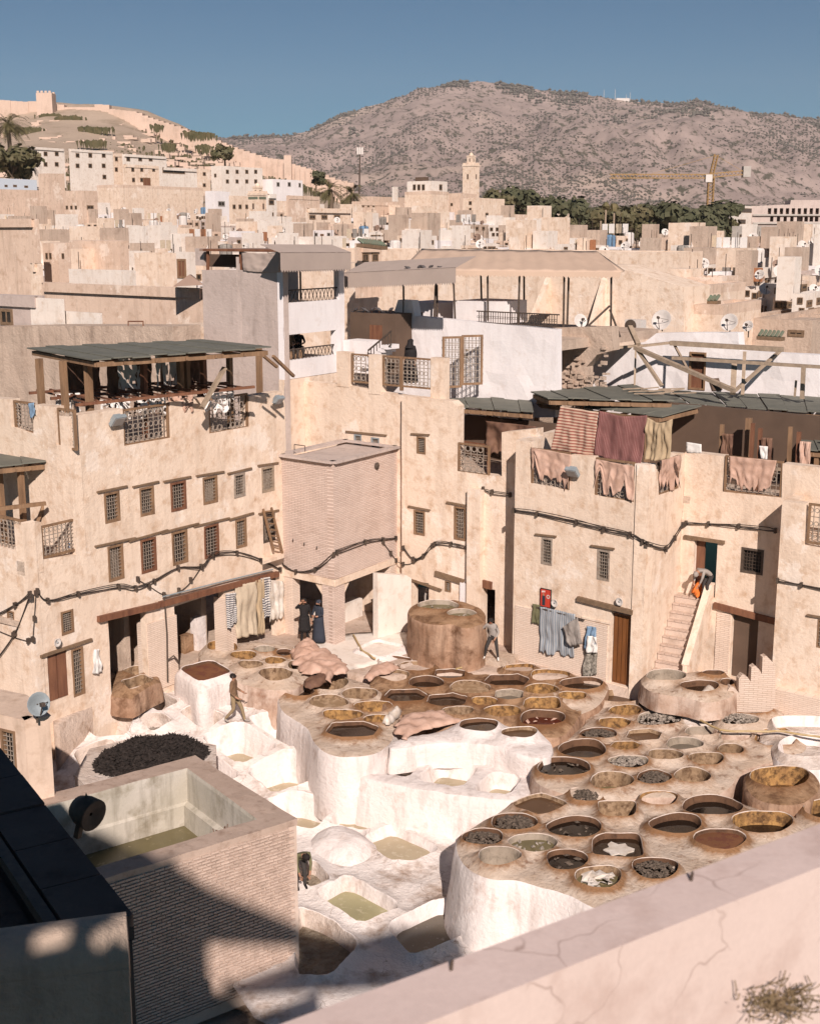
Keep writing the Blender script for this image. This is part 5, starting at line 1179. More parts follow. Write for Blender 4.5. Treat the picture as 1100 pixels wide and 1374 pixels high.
# ------------------------------------------------------------ houses just behind the yard
def zpx(p, v):
    """height over the ground point p at which it shows on picture row v"""
    a = math.atan((v - 687) / FX) + PITCH; return H - p.y * math.tan(a)
def corner_house(name, label, cat, u0, uc, u1, vt, D, vb, m, mside=None, wins=(), par=None, t=0.35, group=None, winm='pane', slope=0, roofm='old', A=DA, Bd=DB, mb2=None, door=(), frame=True):
    """flat roofed block: near corner at column uc and distance D; the left face runs away to u0, the right face to u1"""
    c = F(uc, vt, D); zt_ = c.z; zb = zpx(c, vb); fa = Fr(c, A); fb = Fr(c, Bd)
    s1 = max(fa.sz(u1, vt)[0], 0.02) if u1 > uc + .2 else None
    s0 = min(fb.sz(u0, vt)[0], -0.02) if u0 < uc - .2 else None
    if s1 is None: s1 = 4.0
    if s0 is None: s0 = -5.0
    c0 = Vector((c.x, c.y, 0)); c1 = c0 + fa.t * s1; c2 = c0 + fb.t * s0; c3 = c1 + fb.t * s0
    th = thing(name, (c.x, c.y, zb), label, cat, group); pt = t
    rz = zt_ - 0.5 if par is None else zt_ - par
    MB().prism([tuple(p[:2]) for p in (c0, c1, c3, c2)], zb, rz).build('wall', m, th)
    if par is None or par > 0:
        h = zt_
        mb = MB()
        inn = lambda p: p.lerp((c0 + c3) / 2, 0.001)
        o = [c0, c1, c3, c2]; cen = (c0 + c3) / 2
        i_ = []
        for k, p in enumerate(o):
            d = (fa.t if k in (0, 3) else -fa.t) * pt + (-fb.t if k in (0, 1) else fb.t) * pt
            i_.append(p + d)
        vs = [Vector((p.x, p.y, rz)) for p in o] + [Vector((p.x, p.y, h + (rw.uniform(-.05, .05)))) for p in o] + [Vector((p.x, p.y, h)) for p in i_] + [Vector((p.x, p.y, rz)) for p in i_]
        fs = []
        for a in range(4):
            b = (a + 1) % 4; fs += [(a, b, 4 + b, 4 + a), (4 + a, 4 + b, 8 + b, 8 + a), (8 + a, 8 + b, 12 + b, 12 + a)]
        mk('parapet', vs, fs, mside or m, th)
    def put(lst, nm, mm, fm):
        for (u, v, w, h_) in lst:
            fr = fa if u >= uc else fb
            a, b, cc, d = fr.rect(u - w / 2, v - h_ / 2, u + w / 2, v + h_ / 2)
            mb = MB(); fw = min((cc - a) * .16, .14)
            frame4(mb, fr, a, b, cc, d, fw, -.02, .045); f = mb.build(nm, fm, th)
            MB().fbox(fr, a + fw, b + fw, cc - fw, d - fw, -.02, .012).build('pane', mm, f)
            if w > 7:
                mb = MB(); mb.fbox(fr, (a + cc) / 2 - fw * .3, b + fw, (a + cc) / 2 + fw * .3, d - fw, .012, .03); mb.build('mullion', fm, f)
    if frame:
        put(wins, 'window', winm, 'lintel' if m not in ('white',) else 'greycloth'); put(door, 'door', 'woodred', 'wood')
    return th, fa, fb, c

gs, gA, gB, gc = None, None, None, None
# tall grey stucco house with the white balcony front
gc = F(379, 345, 53.2); gA = Fr(gc, DA); gB = Fr(gc, DB)
gh = thing('balcony_house', (gc.x, gc.y, 8), 'tall house with grey pink stucco side and white two storey balcony front', 'building')
gt_ = gA.sz(379, 342)[1]
s1 = gA.sz(462, 400)[0]; s0 = gB.sz(272, 400)[0]
wA = gA.rect(384, 363, 455, 404); wBn = gA.rect(384, 446, 451, 480)
z5 = gA.sz(420, 504)[1]; facade('wall', gA, [(0, 4), (s1, 4), (s1, z5), (0, z5)], [], 'plaster', gh, raw=True, amp=.02, thick=.3, off=-.02)
facade('wall', gA, [(0, z5), (s1, z5), (s1, gt_ + .1), (0, gt_)], [wA, wBn], 'white', gh, raw=True, amp=.02, thick=.3)
facade('wall', gB, [(s0, 4), (0, 4), (0, gB.sz(378, 362)[1]), (s0, gB.sz(275, 362)[1])], [], 'stucco', gh, raw=True, amp=.02, thick=.3)
cA = gA.w(s1, 0); cB = gB.w(s0, 0); cC = cA + (cB - gA.w(0, 0))
ctr = (gA.w(0, 0) + cC) / 2
mb = MB()
for z in (wA[1] - .12, wBn[1] - .12): mb.prism([tuple(p.lerp(ctr, .05)[:2]) for p in (gA.w(0, 0), cA, cC, cB)], z - .15, z)
mb.build('balcony_floor', 'stucco', gh)
mb = MB(); mb.fbox(gA, .2, 4, s1 - .1, gt_ - .1, -2.6, -2.4); mb.build('inner_wall', 'stucco', gh)
for rc in (wA, wBn):
    mb = MB(); z1 = rc[1] + (rc[3] - rc[1]) * .38; mb.fbox(gA, rc[0], z1, rc[2], z1 + .05, -.15, -.1)
    for i in range(14):
        s = rc[0] + (rc[2] - rc[0]) * (i + .5) / 14; mb.bar(gA.w(s - .1, rc[1], -.13), gA.w(s + .1, z1, -.13), .02); mb.bar(gA.w(s + .1, rc[1], -.13), gA.w(s - .1, z1, -.13), .02)
    mb.build('railing', 'iron', gh)
MB().bar(gA.w(wA[0] + (wA[2] - wA[0]) * .33, wA[1], -.2), gA.w(wA[0] + (wA[2] - wA[0]) * .33, wA[3], -.2), .06).build('post', 'iron', gh)
# roof room of the stucco side: dark opening and tarp
gr_ = gB.rect(276, 336, 324, 360)
def bx(fr, u0, v0, u1, v1, o0, o1): a, b, c, d = fr.rect(u0, v0, u1, v1, o1); return MB().fbox(fr, a, b, c, d, o0, o1)
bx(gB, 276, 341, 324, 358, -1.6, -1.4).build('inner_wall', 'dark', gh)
MB().bar(gB.p(274, 335, .05), gB.p(378, 336, .05), .16, .1).build('roof_edge', 'woodred', gh)
mb = MB(); slab(mb, [gB.w(s0, 0, .1), gB.w(0, 0, .1), gB.w(0, 0, -3), gB.w(s0, 0, -3)], gB.sz(330, 334)[1], .1); mb.build('roof', 'awnin', gh)
for u in (279, 323): MB().bar(gB.p(u, 336, -.05), gB.p(u, 362, -.05), .1).build('post', 'woodred', gh)
bx(gB, 262, 333, 274, 356, -.6, -.3).build('water_tank_box', 'stucco', gh)
hcloth('tarp', 'grey brown tarp hung in the opening on top of the grey stucco house', 'tarp', 'awning', gB, [(324, 337), (378, 337), (375, 365), (326, 363)], off=.06, amp=.03, sag=.08, seed=40)
def awning(name, label, fr, u0, v0, u1, v1, dv, m, out=1.2, scal=True, n=14, off=0.05, rise=None, seed=0):
    """sloping cloth from the wall plane out, with a hanging valance; v0,v1 = valance bottom rows at left and right; dv valance height"""
    a = fr.p(u0, v0, off + out); b = fr.p(u1, v1, off + out); up = Vector((0, 0, 1)); h = dv / FX * a.y
    th = thing(name, fr.p((u0 + u1) / 2, (v0 + v1) / 2, off), label, 'awning'); rise = rise or out * .3
    p = [a + up * h, b + up * h, b + up * (h + rise) - fr.n * out, a + up * (h + rise) - fr.n * out]
    o = mk('canopy', [*p, *[x - up * .03 for x in p]], [(0, 1, 2, 3), (7, 6, 5, 4), (0, 4, 5, 1), (3, 7, 4, 0), (1, 5, 6, 2)], m, th)
    mb = MB(); k = n * 2
    for i in range(k):
        x0 = a.lerp(b, i / k); x1 = a.lerp(b, (i + 1) / k); xm = (x0 + x1) / 2 - up * (.10 if scal else 0)
        mb.add([x0 + up * h, x1 + up * h, x1, xm, x0], [(0, 4, 3, 2, 1)])
    o = mb.build('valance', m, th); s_ = o.modifiers.new('thickness', 'SOLIDIFY'); s_.thickness = .02
    return th, a, b
awning('awning', 'taupe awning with scalloped valance over the upper white balcony', gA, 377, 362, 471, 360, 23, 'awning', 1.0)
BW = Fr(F(600, 520, 55.5), DB)
awning('awning', 'long sagging taupe awning between the balcony house and the tan canopy, pigeons on it', BW, 462, 384, 611, 378, 18, 'awning', 1.4, n=24)

# white terrace wall and the rooms behind it
W1 = Fr(F(600, 470, 56.5), DB); ww = thing('terrace_wall', W1.p(640, 530), 'bright whitewashed terrace wall below the tan canopy', 'wall')
facade('wall', W1, [(527, 424), (534, 402), (552, 403), (556, 424), (640, 432), (745, 442), (745, 560), (520, 560), (520, 470)], [], 'white', ww, thick=.5, amp=.05)
rail(W1, W1.rect(637, 419, 748, 436), ww, off=-.15, nb=34, frame=False, m='iron', fmw='iron', nrow=1)
W2 = Fr(F(600, 450, 60.5), DB)
bx(W2, 538, 406, 583, 430, -2.5, 0).build('stair_head', 'white', ww); bx(W2, 608, 404, 664, 434, -2.5, 0.1).build('stair_head', 'white', ww)
W3 = Fr(F(780, 480, 55.5), DB); rg = thing('rough_wall', W3.p(780, 530), 'rough tan wall with bare stone at its foot beside the white terrace wall', 'wall')
facade('wall', W3, [(738, 440), (820, 438), (822, 470), (800, 476), (786, 492), (786, 560), (738, 560)], [W3.rect(760, 490, 767, 508)], 'old', rg, thick=.6, amp=.09, sp=.35)
rs_ = random.Random(4); mb = MB()
for i in range(70):
    u = rs_.uniform(742, 818); v = rs_.uniform(500, 524) if rs_.random() < .7 else rs_.uniform(450, 500)
    p = W3.p(u, v, .04); s = rs_.uniform(.05, .14); MB.obox(mb, p, W3.t * s, W3.n * .06, Vector((0, 0, s * .6)))
tag(mb.build('rubble_stone', 'old', rg), kind='stuff')
# dark room behind the gates, with stair
DR = Fr(F(500, 460, 57.5), DB)
dk = thing('roof_room', DR.p(498, 500), 'dark brown roof room with pigeons on top behind the gated terrace', 'building')
bx(DR, 470, 420, 530, 500, -2, 0).build('wall', 'dark', dk); bx(DR, 496, 436, 512, 480, 0.01, .05).build('door', 'woodred', dk)
bx(DR, 460, 457, 492, 500, .6, 1.6).build('white_block', 'white', dk)
st = thing('stair_rail', DR.p(505, 480), 'small black railed stair up to the canopy terrace', 'railing'); mb = MB()
for o in (1.7,):
    mb.bar(DR.p(494, 470, o), DR.p(525, 444, o), .06); mb.bar(DR.p(494, 488, o), DR.p(525, 462, o), .05)
    for i in range(9): u = 494 + i * 3.8; mb.bar(DR.p(u, 470 - i * 3.2, o), DR.p(u, 488 - i * 3.2, o), .03)
mb.build('rail', 'iron', st); mb = MB()
for i in range(7): mb.obox(DR.p(496 + i * 4.6, 490 - i * 4.2, 1.4), DR.t * .16, DR.n * .4, Vector((0, 0, .09)))
mb.build('step', 'white', st)
# tall timber gate with ironwork against the white wall
GT = Fr(F(600, 520, 54.2), DA + DB * .8)
gg = thing('iron_gate', GT.p(592, 520), 'tall wood framed ironwork screen with a plant behind it against the white wall', 'screen')
for (u0, u1) in ((593, 619), (619, 647)):
    a, b, c, d = GT.rect(u0, 451 if u0 < 600 else 449, u1, 520 if u0 < 600 else 516); mb = MB(); frame4(mb, GT, a, b, c, d, .09, 0, .08); f = mb.build('screen_frame', 'wood', gg); mb = MB()
    for i in range(1, 6): s = a + (c - a) * i / 6; mb.fbox(GT, s - .012, b, s + .012, d, .03, .05)
    for k in range(1, 7): z = b + (d - b) * k / 7; mb.fbox(GT, a, z - .012, c, z + .012, .05, .07)
    for k in range(7):
        for i in range(6): mb.lathe(GT.w(a + (c - a) * (i + .5) / 6, b + (d - b) * (k + .5) / 7, .04), [(.11, 0), (.09, .01), (.11, 0)], 6, (GT.t, Vector((0, 0, 1)), GT.n))
    mb.build('ironwork', 'ironpale', f)
def plant(name, p, h, label, m='weed', n=40, r=.4, pot=True, seed=1, cat='plant', leaf=.16):
    rn = random.Random(seed); th = thing(name, p, label, cat); p = Vector(p)
    if pot: MB().lathe(p, [(.02, 0), (.16, 0), (.22, .3), (.18, .3), (.02, .27)], 12).build('pot', 'terracotta', th)
    mb = MB(); lf = MB()
    for i in range(n // 4):
        a = rn.uniform(0, 6.28); q = p + Vector((math.cos(a) * r, math.sin(a) * r, h)) * rn.uniform(.5, 1); mid = p.lerp(q, .5) + Vector((0, 0, h * .15)); mb.tube([p + Vector((0, 0, .2 if pot else 0)), mid, q], .012, 4)
        for _ in range(4):
            t = rn.uniform(.4, 1); o = p.lerp(q, t) + Vector((rn.uniform(-.1, .1), rn.uniform(-.1, .1), rn.uniform(0, .15)))
            x = Vector((rn.uniform(-1, 1), rn.uniform(-1, 1), rn.uniform(-.3, .8))).normalized() * leaf * rn.uniform(.6, 1.3); y = x.cross(Vector((rn.uniform(-1, 1), rn.uniform(-1, 1), 1))).normalized() * leaf * .3
            lf.add([o, o + x * .5 + y, o + x, o + x * .5 - y], [(0, 1, 2, 3)])
    mb.build('stem', 'trunk', th); tag(lf.build('leaves', m, th), kind='stuff'); return th
plant('potted_plant', BW.p(632, 520, -1.0), 1.9, 'spindly potted plant behind the ironwork screen', seed=5)

# big tan canopy
z0 = zpx(F(0, 365, 58), 362)
cq = [F(537, 362, 59), F(832, 365, 56.5), F(800, 336, 62), F(566, 333, 64)]
cn = thing('canopy', F(680, 440, 58), 'large tan cloth canopy on thin posts above the white terrace', 'canopy')
up = Vector((0, 0, 1))
P = []; nx_, ny_ = 40, 8
for j in range(ny_ + 1):
    for i in range(nx_ + 1):
        a = cq[0].lerp(cq[1], i / nx_); b = cq[3].lerp(cq[2], i / nx_); q = a.lerp(b, j / ny_); q.z += .06 * math.sin(i * 1.9) * math.sin(j / ny_ * 3.14) - .03 * abs(math.sin(i / nx_ * 3.14 * 6)); P.append(q)
fs = [(j * (nx_ + 1) + i, j * (nx_ + 1) + i + 1, (j + 1) * (nx_ + 1) + i + 1, (j + 1) * (nx_ + 1) + i) for j in range(ny_) for i in range(nx_)]
k = len(P); P += [cq[2], cq[1], cq[1] + (cq[2] - cq[3]).normalized() * .6 + Vector((0, 2.5, 0))]; fs.append((k, k + 1, k + 2))
o = mk('cloth', P, fs, 'awningtan', cn, smooth=True); s_ = o.modifiers.new('thickness', 'SOLIDIFY'); s_.thickness = .03
mb = MB(); k = 56
for i in range(k):
    a = cq[0].lerp(cq[1], i / k); b = cq[0].lerp(cq[1], (i + 1) / k); h = Vector((0, 0, .18)); mb.add([a, b, b - h, (a + b) / 2 - h * 1.5, a - h], [(0, 4, 3, 2, 1)])
o = mb.build('valance', 'awningtan', cn); s_ = o.modifiers.new('thickness', 'SOLIDIFY'); s_.thickness = .02
for u, vb, D in ((541, 422, 58), (585, 430, 60), (586, 425, 60.5), (608, 430, 59), (645, 425, 61), (654, 430, 58.5), (697, 440, 58), (703, 440, 61), (757, 440, 57.5), (763, 436, 58), (820, 450, 57)):
    t = F(u, 366, D); b = zpx(t, vb); MB().tube([Vector((t.x + rw.uniform(-.1, .1), t.y, b)), Vector((t.x, t.y, t.z))], .05, 6).build('post', 'iron', cn)
MB().tube([F(788, 438, 57), F(818, 410, 57)], .05, 6).build('brace', 'iron', cn); MB().tube([F(818, 415, 57), F(832, 452, 57)], .05, 6).build('brace', 'iron', cn)
tb_ = thing('terrace_floor', F(680, 440, 59), 'terrace slab under the tan canopy', 'terrace')
mb = MB(); q = [W1.w(W1.sz(528, 440)[0], 0, -.5), W1.w(W1.sz(745, 440)[0], 0, -.5), W1.w(W1.sz(745, 440)[0] , 0, -9), W1.w(W1.sz(528, 440)[0], 0, -9)]; slab(mb, q, W1.sz(640, 452)[1], .4); mb.build('slab', 'old', tb_)

# large cream house behind the canopy (wall with two wedge buttresses), and its neighbours to the right
CH = lambda *a, **k: corner_house('house', *a, **k)
CH('broad cream house wall behind the tan canopy', 'building', 380, 913, 913, 338, 86, 480, 'plaster')
BT = Fr(F(700, 400, 72), DB)
bt = thing('house', BT.p(700, 440), 'long cream house front with two sloping buttresses under the tan canopy', 'building')
facade('wall', BT, [(400, 352), (820, 356), (917, 385), (917, 480), (400, 480)], [], 'plaster', bt, thick=3, amp=.03)
for u0, u1, v0, v1 in ((722, 733, 372, 420), (790, 808, 372, 440)):
    a = BT.p(u1 - 1, v0, 0); b = BT.p(u1, v1, 0); c = BT.p(u0, v1, 0); d = Vector((0, 0, 0)) + BT.n * 1.6
    MB().add([a, b, b + d, a + BT.t * .3, b + BT.t * .3, b + d + BT.t * .3], [(0, 1, 2), (3, 5, 4), (0, 2, 5, 3), (1, 4, 5, 2)]).build('buttress', 'plaster', bt)
CH('cream house with wavy wall behind the two white dishes', 'building', 820, 921, 1000, 385, 71, 480, 'plaster', mside='plaster2')
CH('small pale house behind the green tiled canopy', 'building', 905, 968, 990, 372, 80, 440, 'plaster2')
CH('cream house with a dish, below the small green canopy', 'building', 925, 970, 1021, 409, 66, 480, 'plaster', mside='plaster2')
th, fa, fb, c = CH('weathered tan house with a row of tiny arched openings', 'building', 955, 1048, 1060, 377, 100, 440, 'old', wins=[(1005, 404, 3.5, 8), (1013, 405, 3.5, 8), (1021, 406, 3.5, 8), (1029, 406, 4, 9), (989, 400, 3, 5)])
CH('tan box shaped house with green band at the right', 'building', 1040, 1077, 1084, 385, 96, 440, 'stucco')
CH('white roofed house at the right edge with a dark opening', 'building', 1078, 1120, 1130, 378, 90, 430, 'warmwhite', wins=[(1090, 404, 8, 9)])
CH('brown crumbling house with green tile ledge near the right edge', 'building', 1010, 1090, 1200, 430, 68, 540, 'old', wins=[(1068, 447, 22, 9)], par=.3)
CH('crumbling ochre wall stump at the right edge', 'building', 1020, 1140, 1180, 425, 74, 470, 'old')
WR = Fr(F(900, 500, 58), DB)
wr = thing('white_house', WR.p(900, 530), 'low whitewashed house with wavy top and a dark plank door behind the right shelters', 'building')
dpx = WR.rect(926, 474, 945, 523)
facade('wall', WR, [(786, 470), (800, 478), (850, 462), (866, 458), (880, 447), (930, 446), (990, 446), (992, 470), (1050, 474), (1140, 478), (1140, 560), (786, 560)], [dpx], 'white', wr, thick=.6, amp=.07)
d_ = MB().fbox(WR, *dpx, -.2, -.1).build('door', 'woodred', wr)
mb = MB(); frame4(mb, WR, dpx[0] - .06, dpx[1], dpx[2] + .06, dpx[3] + .06, .08, -.1, .04); mb.build('frame', 'wood', d_)
def tiles(name, label, fr, u0, v0, u1, v1, off=.1, rows=2):
    """ledge of green glazed half-round tiles"""
    a = fr.p(u0, v0, off); b = fr.p(u1, v1, off); th = thing(name, a, label, 'tiled ledge'); d = (b - a); n = max(6, int(d.length / .2)); t = d / n
    me = None
    for i in range(n):
        p = a + t * (i + .5); q = p + fr.n * .4 - Vector((0, 0, .25))
        MB().tube([p, q], abs(t.length) * .42, 6).build('tile', 'tile', th)
    MB().bar(a - Vector((0, 0, .35)) + fr.n * .2, b - Vector((0, 0, .35)) + fr.n * .2, .5, .18).build('ledge', 'lintel', th)
tiles('tiled_ledge', 'green tiled ledge on the cream wall behind the two dishes', Fr(F(940, 400, 69), DB), 926, 399, 967, 396)
tiles('tiled_ledge', 'short green tiled ledge on the brown crumbling house', Fr(F(1035, 450, 66), DB), 1020, 443, 1053, 445)
vz = Vector((-.55, -.75, .35))
dish(F(887, 429, 63), vz, .5, 'largest pale satellite dish in front of the cream wall')
dish(F(978, 432, 62), vz, .42, 'pale satellite dish beside the cream house corner')
dish(F(1003, 437, 62), vz, .26, 'small pale dish right of the bigger one by the cream corner')
dish(F(779, 430, 57), Vector((.3, -.9, .3)), .3, 'white dish on the terrace under the canopy edge')
ac = thing('air_conditioner', F(850, 440, 62), 'white air conditioning box on the terrace wall', 'air conditioner')
acf = Fr(F(850, 440, 62), DB); bx(acf, 838, 429, 860, 447, -.5, 0).build('casing', 'dish', ac); MB().lathe(acf.p(846, 437, .01), [(.3, 0), (.3, .04), (.05, .06)], 16, (acf.t, up, acf.n), cap=True).build('fan_grille', 'iron', ac)
# bare timber frame above the right shelters
tf = thing('timber_frame', F(900, 530, 56), 'bare grey timber pergola frame leaning over the right roofs', 'frame')
for (u0, v0, D0, u1, v1, D1, w) in ((782, 471, 56, 860, 463, 57, .14), (860, 464, 57, 905, 459, 57, .16), (900, 460, 57, 1050, 469, 54, .28), (852, 466, 55, 985, 524, 51, .22), (852, 464, 55, 888, 518, 54, .16), (845, 438, 56, 856, 462, 55, .2),
                                    (902, 480, 54, 1130, 494, 50, .18), (999, 472, 54, 996, 530, 53, .14), (985, 488, 53, 983, 528, 52, .22), (1047, 470, 55, 985, 525, 53, .14), (905, 463, 57, 925, 500, 55, .1), (1078, 490, 52, 1076, 535, 52, .16), (853, 464, 56, 851, 520, 55, .08), (1068, 510, 52, 1066, 532, 52, .08)):
    MB().bar(F(u0, v0, D0), F(u1, v1, D1), w, w * .7).build('beam', 'woodpale', tf)
MB().bar(F(957, 508, 52), F(962, 524, 51.8), .5, .1).build('dark_board', 'dark', tf)

# left middle ground
CH('large cream wall of the tall house at the left edge', 'building', -60, 49, 52, 293, 80, 440, 'plaster2', wins=[(37, 303, 3, 6)])
CH('small cream annex stepping down from the tall house at the left edge', 'building', 40, 53, 57, 353, 78, 430, 'plaster')
CH('slender ochre roof turret with twin arched openings', 'tower', 57, 77, 94, 326, 84, 400, 'plaster2', wins=[(63, 343, 3, 8), (68, 343, 3, 8), (84, 343, 3, 7)])
CH('long cream garden wall with weathered top', 'wall', 56, 277, 280, 387, 67, 480, 'plaster2', mside='plaster2')
CH('white roofed house front with thatch on top', 'building', 92, 167, 182, 363, 74, 400, 'warmwhite', door=())
CH('cream house block with thick wall left of the striped tarp roof', 'building', 92, 160, 172, 322, 90, 380, 'plaster2')
CH('cream block house beside the pink house', 'building', 180, 222, 238, 339, 84, 395, 'plaster')
CH('pinkish white house with dark door', 'building', 236, 252, 262, 338, 82, 395, 'warmwhite', door=[(244, 360, 12, 26)])
CH('grey plaster wall with barred window at the left edge', 'building', -60, 55, 60, 398, 60, 480, 'stucco', wins=[(9, 425, 17, 22)])
CH('white step shaped wall top at the left', 'wall', 40, 84, 86, 401, 59, 470, 'warmwhite', par=0)
CH('low white coping wall in front of the garden wall', 'wall', 60, 134, 137, 420, 58, 480, 'warmwhite', par=0)
bgw = Fr(F(150, 480, 54.5), DB)
bw_ = thing('plaster_wall', bgw.p(150, 540), 'broad weathered cream wall behind the large left shelter', 'wall')
facade('wall', bgw, [(-80, 440), (60, 437), (150, 437), (232, 438), (233, 600), (-80, 600)], [], 'old', bw_, thick=1.5, amp=.05)
bx(Fr(F(260, 470, 57), DB), 230, 437, 274, 560, -2, 0).build('house_wall', 'plaster', tw if 0 else bw_)
MB().tube([bgw.p(172, 440, -.2), bgw.p(172, 431, -.2), bgw.p(192, 431, -.2), bgw.p(192, 440, -.2)], .03, 5).build('hoop', 'woodred', bw_)
tent = lambda lab, u0, v0, u1, v1, u2, v2, D, m: (lambda th: MB().add([F(u0, v0, D), F(u2, v2, D), F(u1, v1, D + .5), F(u1 + 3, v1, D + 3), F(u0 + 4, v0, D + 3)], [(0, 1, 2), (0, 2, 3, 4), (1, 3, 2), (0, 4, 1), (1, 4, 3)]).build('cloth', m, th))(thing('tarp_tent', F(u0, v0, D), lab, 'tarp'))
tent('dark pointed tarp roof beside the stucco house', 232, 384, 254, 368, 274, 382, 66, 'awnin')
CH('green and cream house with tiled roof behind the awning', 'building', 476, 480, 512, 326, 74, 400, 'plaster2', wins=[(490, 345, 8, 12), (503, 345, 8, 12)])
tiles('tiled_ledge', 'green tiled roof edge of the house behind the taupe awnings', Fr(F(495, 325, 73), DA), 479, 320, 511, 324)

# ------------------------------------------------------------ hill, medina, far country
def vterr(u, Dn):
    """picture row of the terrain at column u and distance"""
    left = np.interp(Dn, [60, 75, 100, 150, 220, 300, 420, 520, 560], [480, 430, 385, 335, 300, 262, 205, 0, 30])
    crest = np.interp(u, [-200, 0, 60, 150, 200, 250, 300, 350, 400, 440, 480, 560, 700], [158, 155, 148, 152, 163, 180, 200, 222, 240, 252, 268, 300, 330])
    lv = [480, 430, 385, 335, 300, 258]
    if Dn <= 300: vl = float(np.interp(Dn, [60, 75, 100, 150, 220, 300], lv))
    elif Dn <= 520: vl = float(np.interp(Dn, [300, 520], [258, crest]))
    else: vl = crest + (Dn - 520) * .45
    vl = max(vl, crest)
    vr = float(np.interp(Dn, [60, 75, 100, 150, 220, 300, 450, 1000, 2200], [490, 440, 395, 358, 335, 323, 316, 306, 298]))
    k = min(1, max(0, (u - 380) / 260.)); k = k * k * (3 - 2 * k)
    return vl * (1 - k) + vr * k
def terr(u, Dn):
    v = vterr(u, Dn); p = F(u, v, Dn); return p
us = np.arange(-320, 1500, 14.0); Ds = np.concatenate([np.arange(62, 300, 9), np.arange(300, 620, 8), np.array([640, 680, 740, 820, 950, 1100, 1300, 1600, 2000, 2400])])
P = []
for Dn in Ds:
    for u in us:
        p = terr(u, Dn); k = min(1, Dn / 300.) * (1 if Dn > 250 else 0); p.z += noise.fractal(Vector((p.x * .012, p.y * .012, 0)), .9, 2, 5) * 4.5 * k - (5 if Dn < 300 else 5 * max(0, (380 - Dn) / 80)); P.append(p)
nu = len(us); fs = [(j * nu + i, j * nu + i + 1, (j + 1) * nu + i + 1, (j + 1) * nu + i) for j in range(len(Ds) - 1) for i in range(nu - 1)]
tag(mk('hillside', P, fs, 'soil', smooth=True), kind='structure')
# broad plain out to the horizon
tag(mk('plain', [(-6000, 500, -40), (6000, 500, -40), (6000, 6400, -40), (-6000, 6400, -40)], [(0, 1, 2, 3)], 'soil'), kind='structure')
# mountain
m, nt, b = nmat('mountain_scrub')
pos = N(nt, 'ShaderNodeNewGeometry').outputs['Position']
c = mix(nt, ramp(nt, noise_tex(nt, pos, .004, 6, .6), .4, .6), (0.37, 0.285, 0.25), (0.28, 0.215, 0.19))
c = mix(nt, ramp(nt, noise_tex(nt, pos, .0022, 3, .5), .55, .72), c, (0.46, 0.355, 0.29))
c = mix(nt, ramp(nt, noise_tex(nt, pos, .045, 5, .75, (1, .4, .8)), .53, .60), c, (0.085, 0.075, 0.05))
c = mix(nt, ramp(nt, noise_tex(nt, pos, .012, 7, .7), .60, .66), c, (0.07, 0.065, 0.045))
nt.links.new(c, b.inputs['Base Color']); b.inputs['Roughness'].default_value = 1; b.inputs['Specular IOR Level'].default_value = 0
M['mount'] = m
us = np.arange(-420, 1640, 5.0); js = np.arange(0, 1.0001, .012)
cv = lambda u: float(np.interp(u, [-420, 0, 280, 330, 380, 410, 440, 470, 500, 530, 560, 600, 640, 680, 700, 740, 780, 820, 860, 900, 935, 965, 1000, 1050, 1100, 1200, 1640], [190, 187, 183, 183, 181, 176, 163, 151, 141, 130, 119, 112, 108, 112, 116, 121, 125, 131, 135, 139, 133, 141, 148, 154, 160, 172, 190]))
P = []
for j in js:
    Dn = 2100 + j * 2500
    for u in us:
        cr = cv(u); v = 297 + (cr - 297) * (j ** .85); e = math.sin(math.pi * min(1, j * 1.0)) 
        x = (u - 550) / FX * Dn
        rd = noise.fractal(Vector((x * .0013, Dn * .0007, 3.1)), .8, 2.1, 7); rdg = 1 - abs(noise.fractal(Vector((x * .0022, Dn * .0009, 9.1)), .8, 2.1, 6)) * 2
        p = F(u, v, Dn); p.z += (rd * 75 + rdg * 38 - 25) * e * min(1, (297 - cr) / 120) + noise.fractal(Vector((x * .02, Dn * .006, 1)), .8, 2, 4) * 6 * min(1, j * 6); P.append(p)
for u in us: p = F(u, cv(u) + 40, 5600); P.append(p)
nu = len(us); nj = len(js) + 1
fs = [(j * nu + i, j * nu + i + 1, (j + 1) * nu + i + 1, (j + 1) * nu + i) for j in range(nj - 1) for i in range(nu - 1)]
MP = np.array([tuple(p) for p in P])
tag(mk('mountain', P, fs, 'mount', smooth=True), kind='structure')
# scrub and trees on the mountain
rn = random.Random(9); mb = MB()
def clump(p, s, h):
    k = len(mb.v); 
    for a in range(5): t = a * 1.257 + rn.random(); mb.v.append(p + Vector((math.cos(t) * s * rn.uniform(.7, 1.2), math.sin(t) * s, h * rn.uniform(.2, .6))))
    mb.v.append(p + Vector((0, 0, h))); mb.v.append(p - Vector((0, 0, 2)))
    for a in range(5): b_ = (a + 1) % 5; mb.f.append((k + a, k + b_, k + 5)); mb.f.append((k + b_, k + a, k + 6))
nj2 = len(js)
cnt = 0
while cnt < 30000:
    j = rn.random() ** .9 * (nj2 - 1); i = rn.uniform(60, nu - 60); jj, ii = int(j), int(i); q = MP[jj * nu + ii] * (1 - (i - ii)) + MP[jj * nu + ii + 1] * (i - ii)
    if jj < nj2 - 1: q = q * (1 - (j - jj)) + (MP[(jj + 1) * nu + ii]) * (j - jj)
    dn_ = noise.noise(Vector((q[0] * .0022, q[1] * .0016, 5))) + .6 * noise.noise(Vector((q[0] * .009, q[1] * .005, 2)))
    if rn.random() > .25 + .95 * dn_ + (.25 if jj < nj2 * .35 else 0): continue
    cnt += 1; s = rn.uniform(1.2, 3.6) * (1 + .4 * (jj / nj2)); clump(Vector(q), s, s * rn.uniform(.7, 1.1))
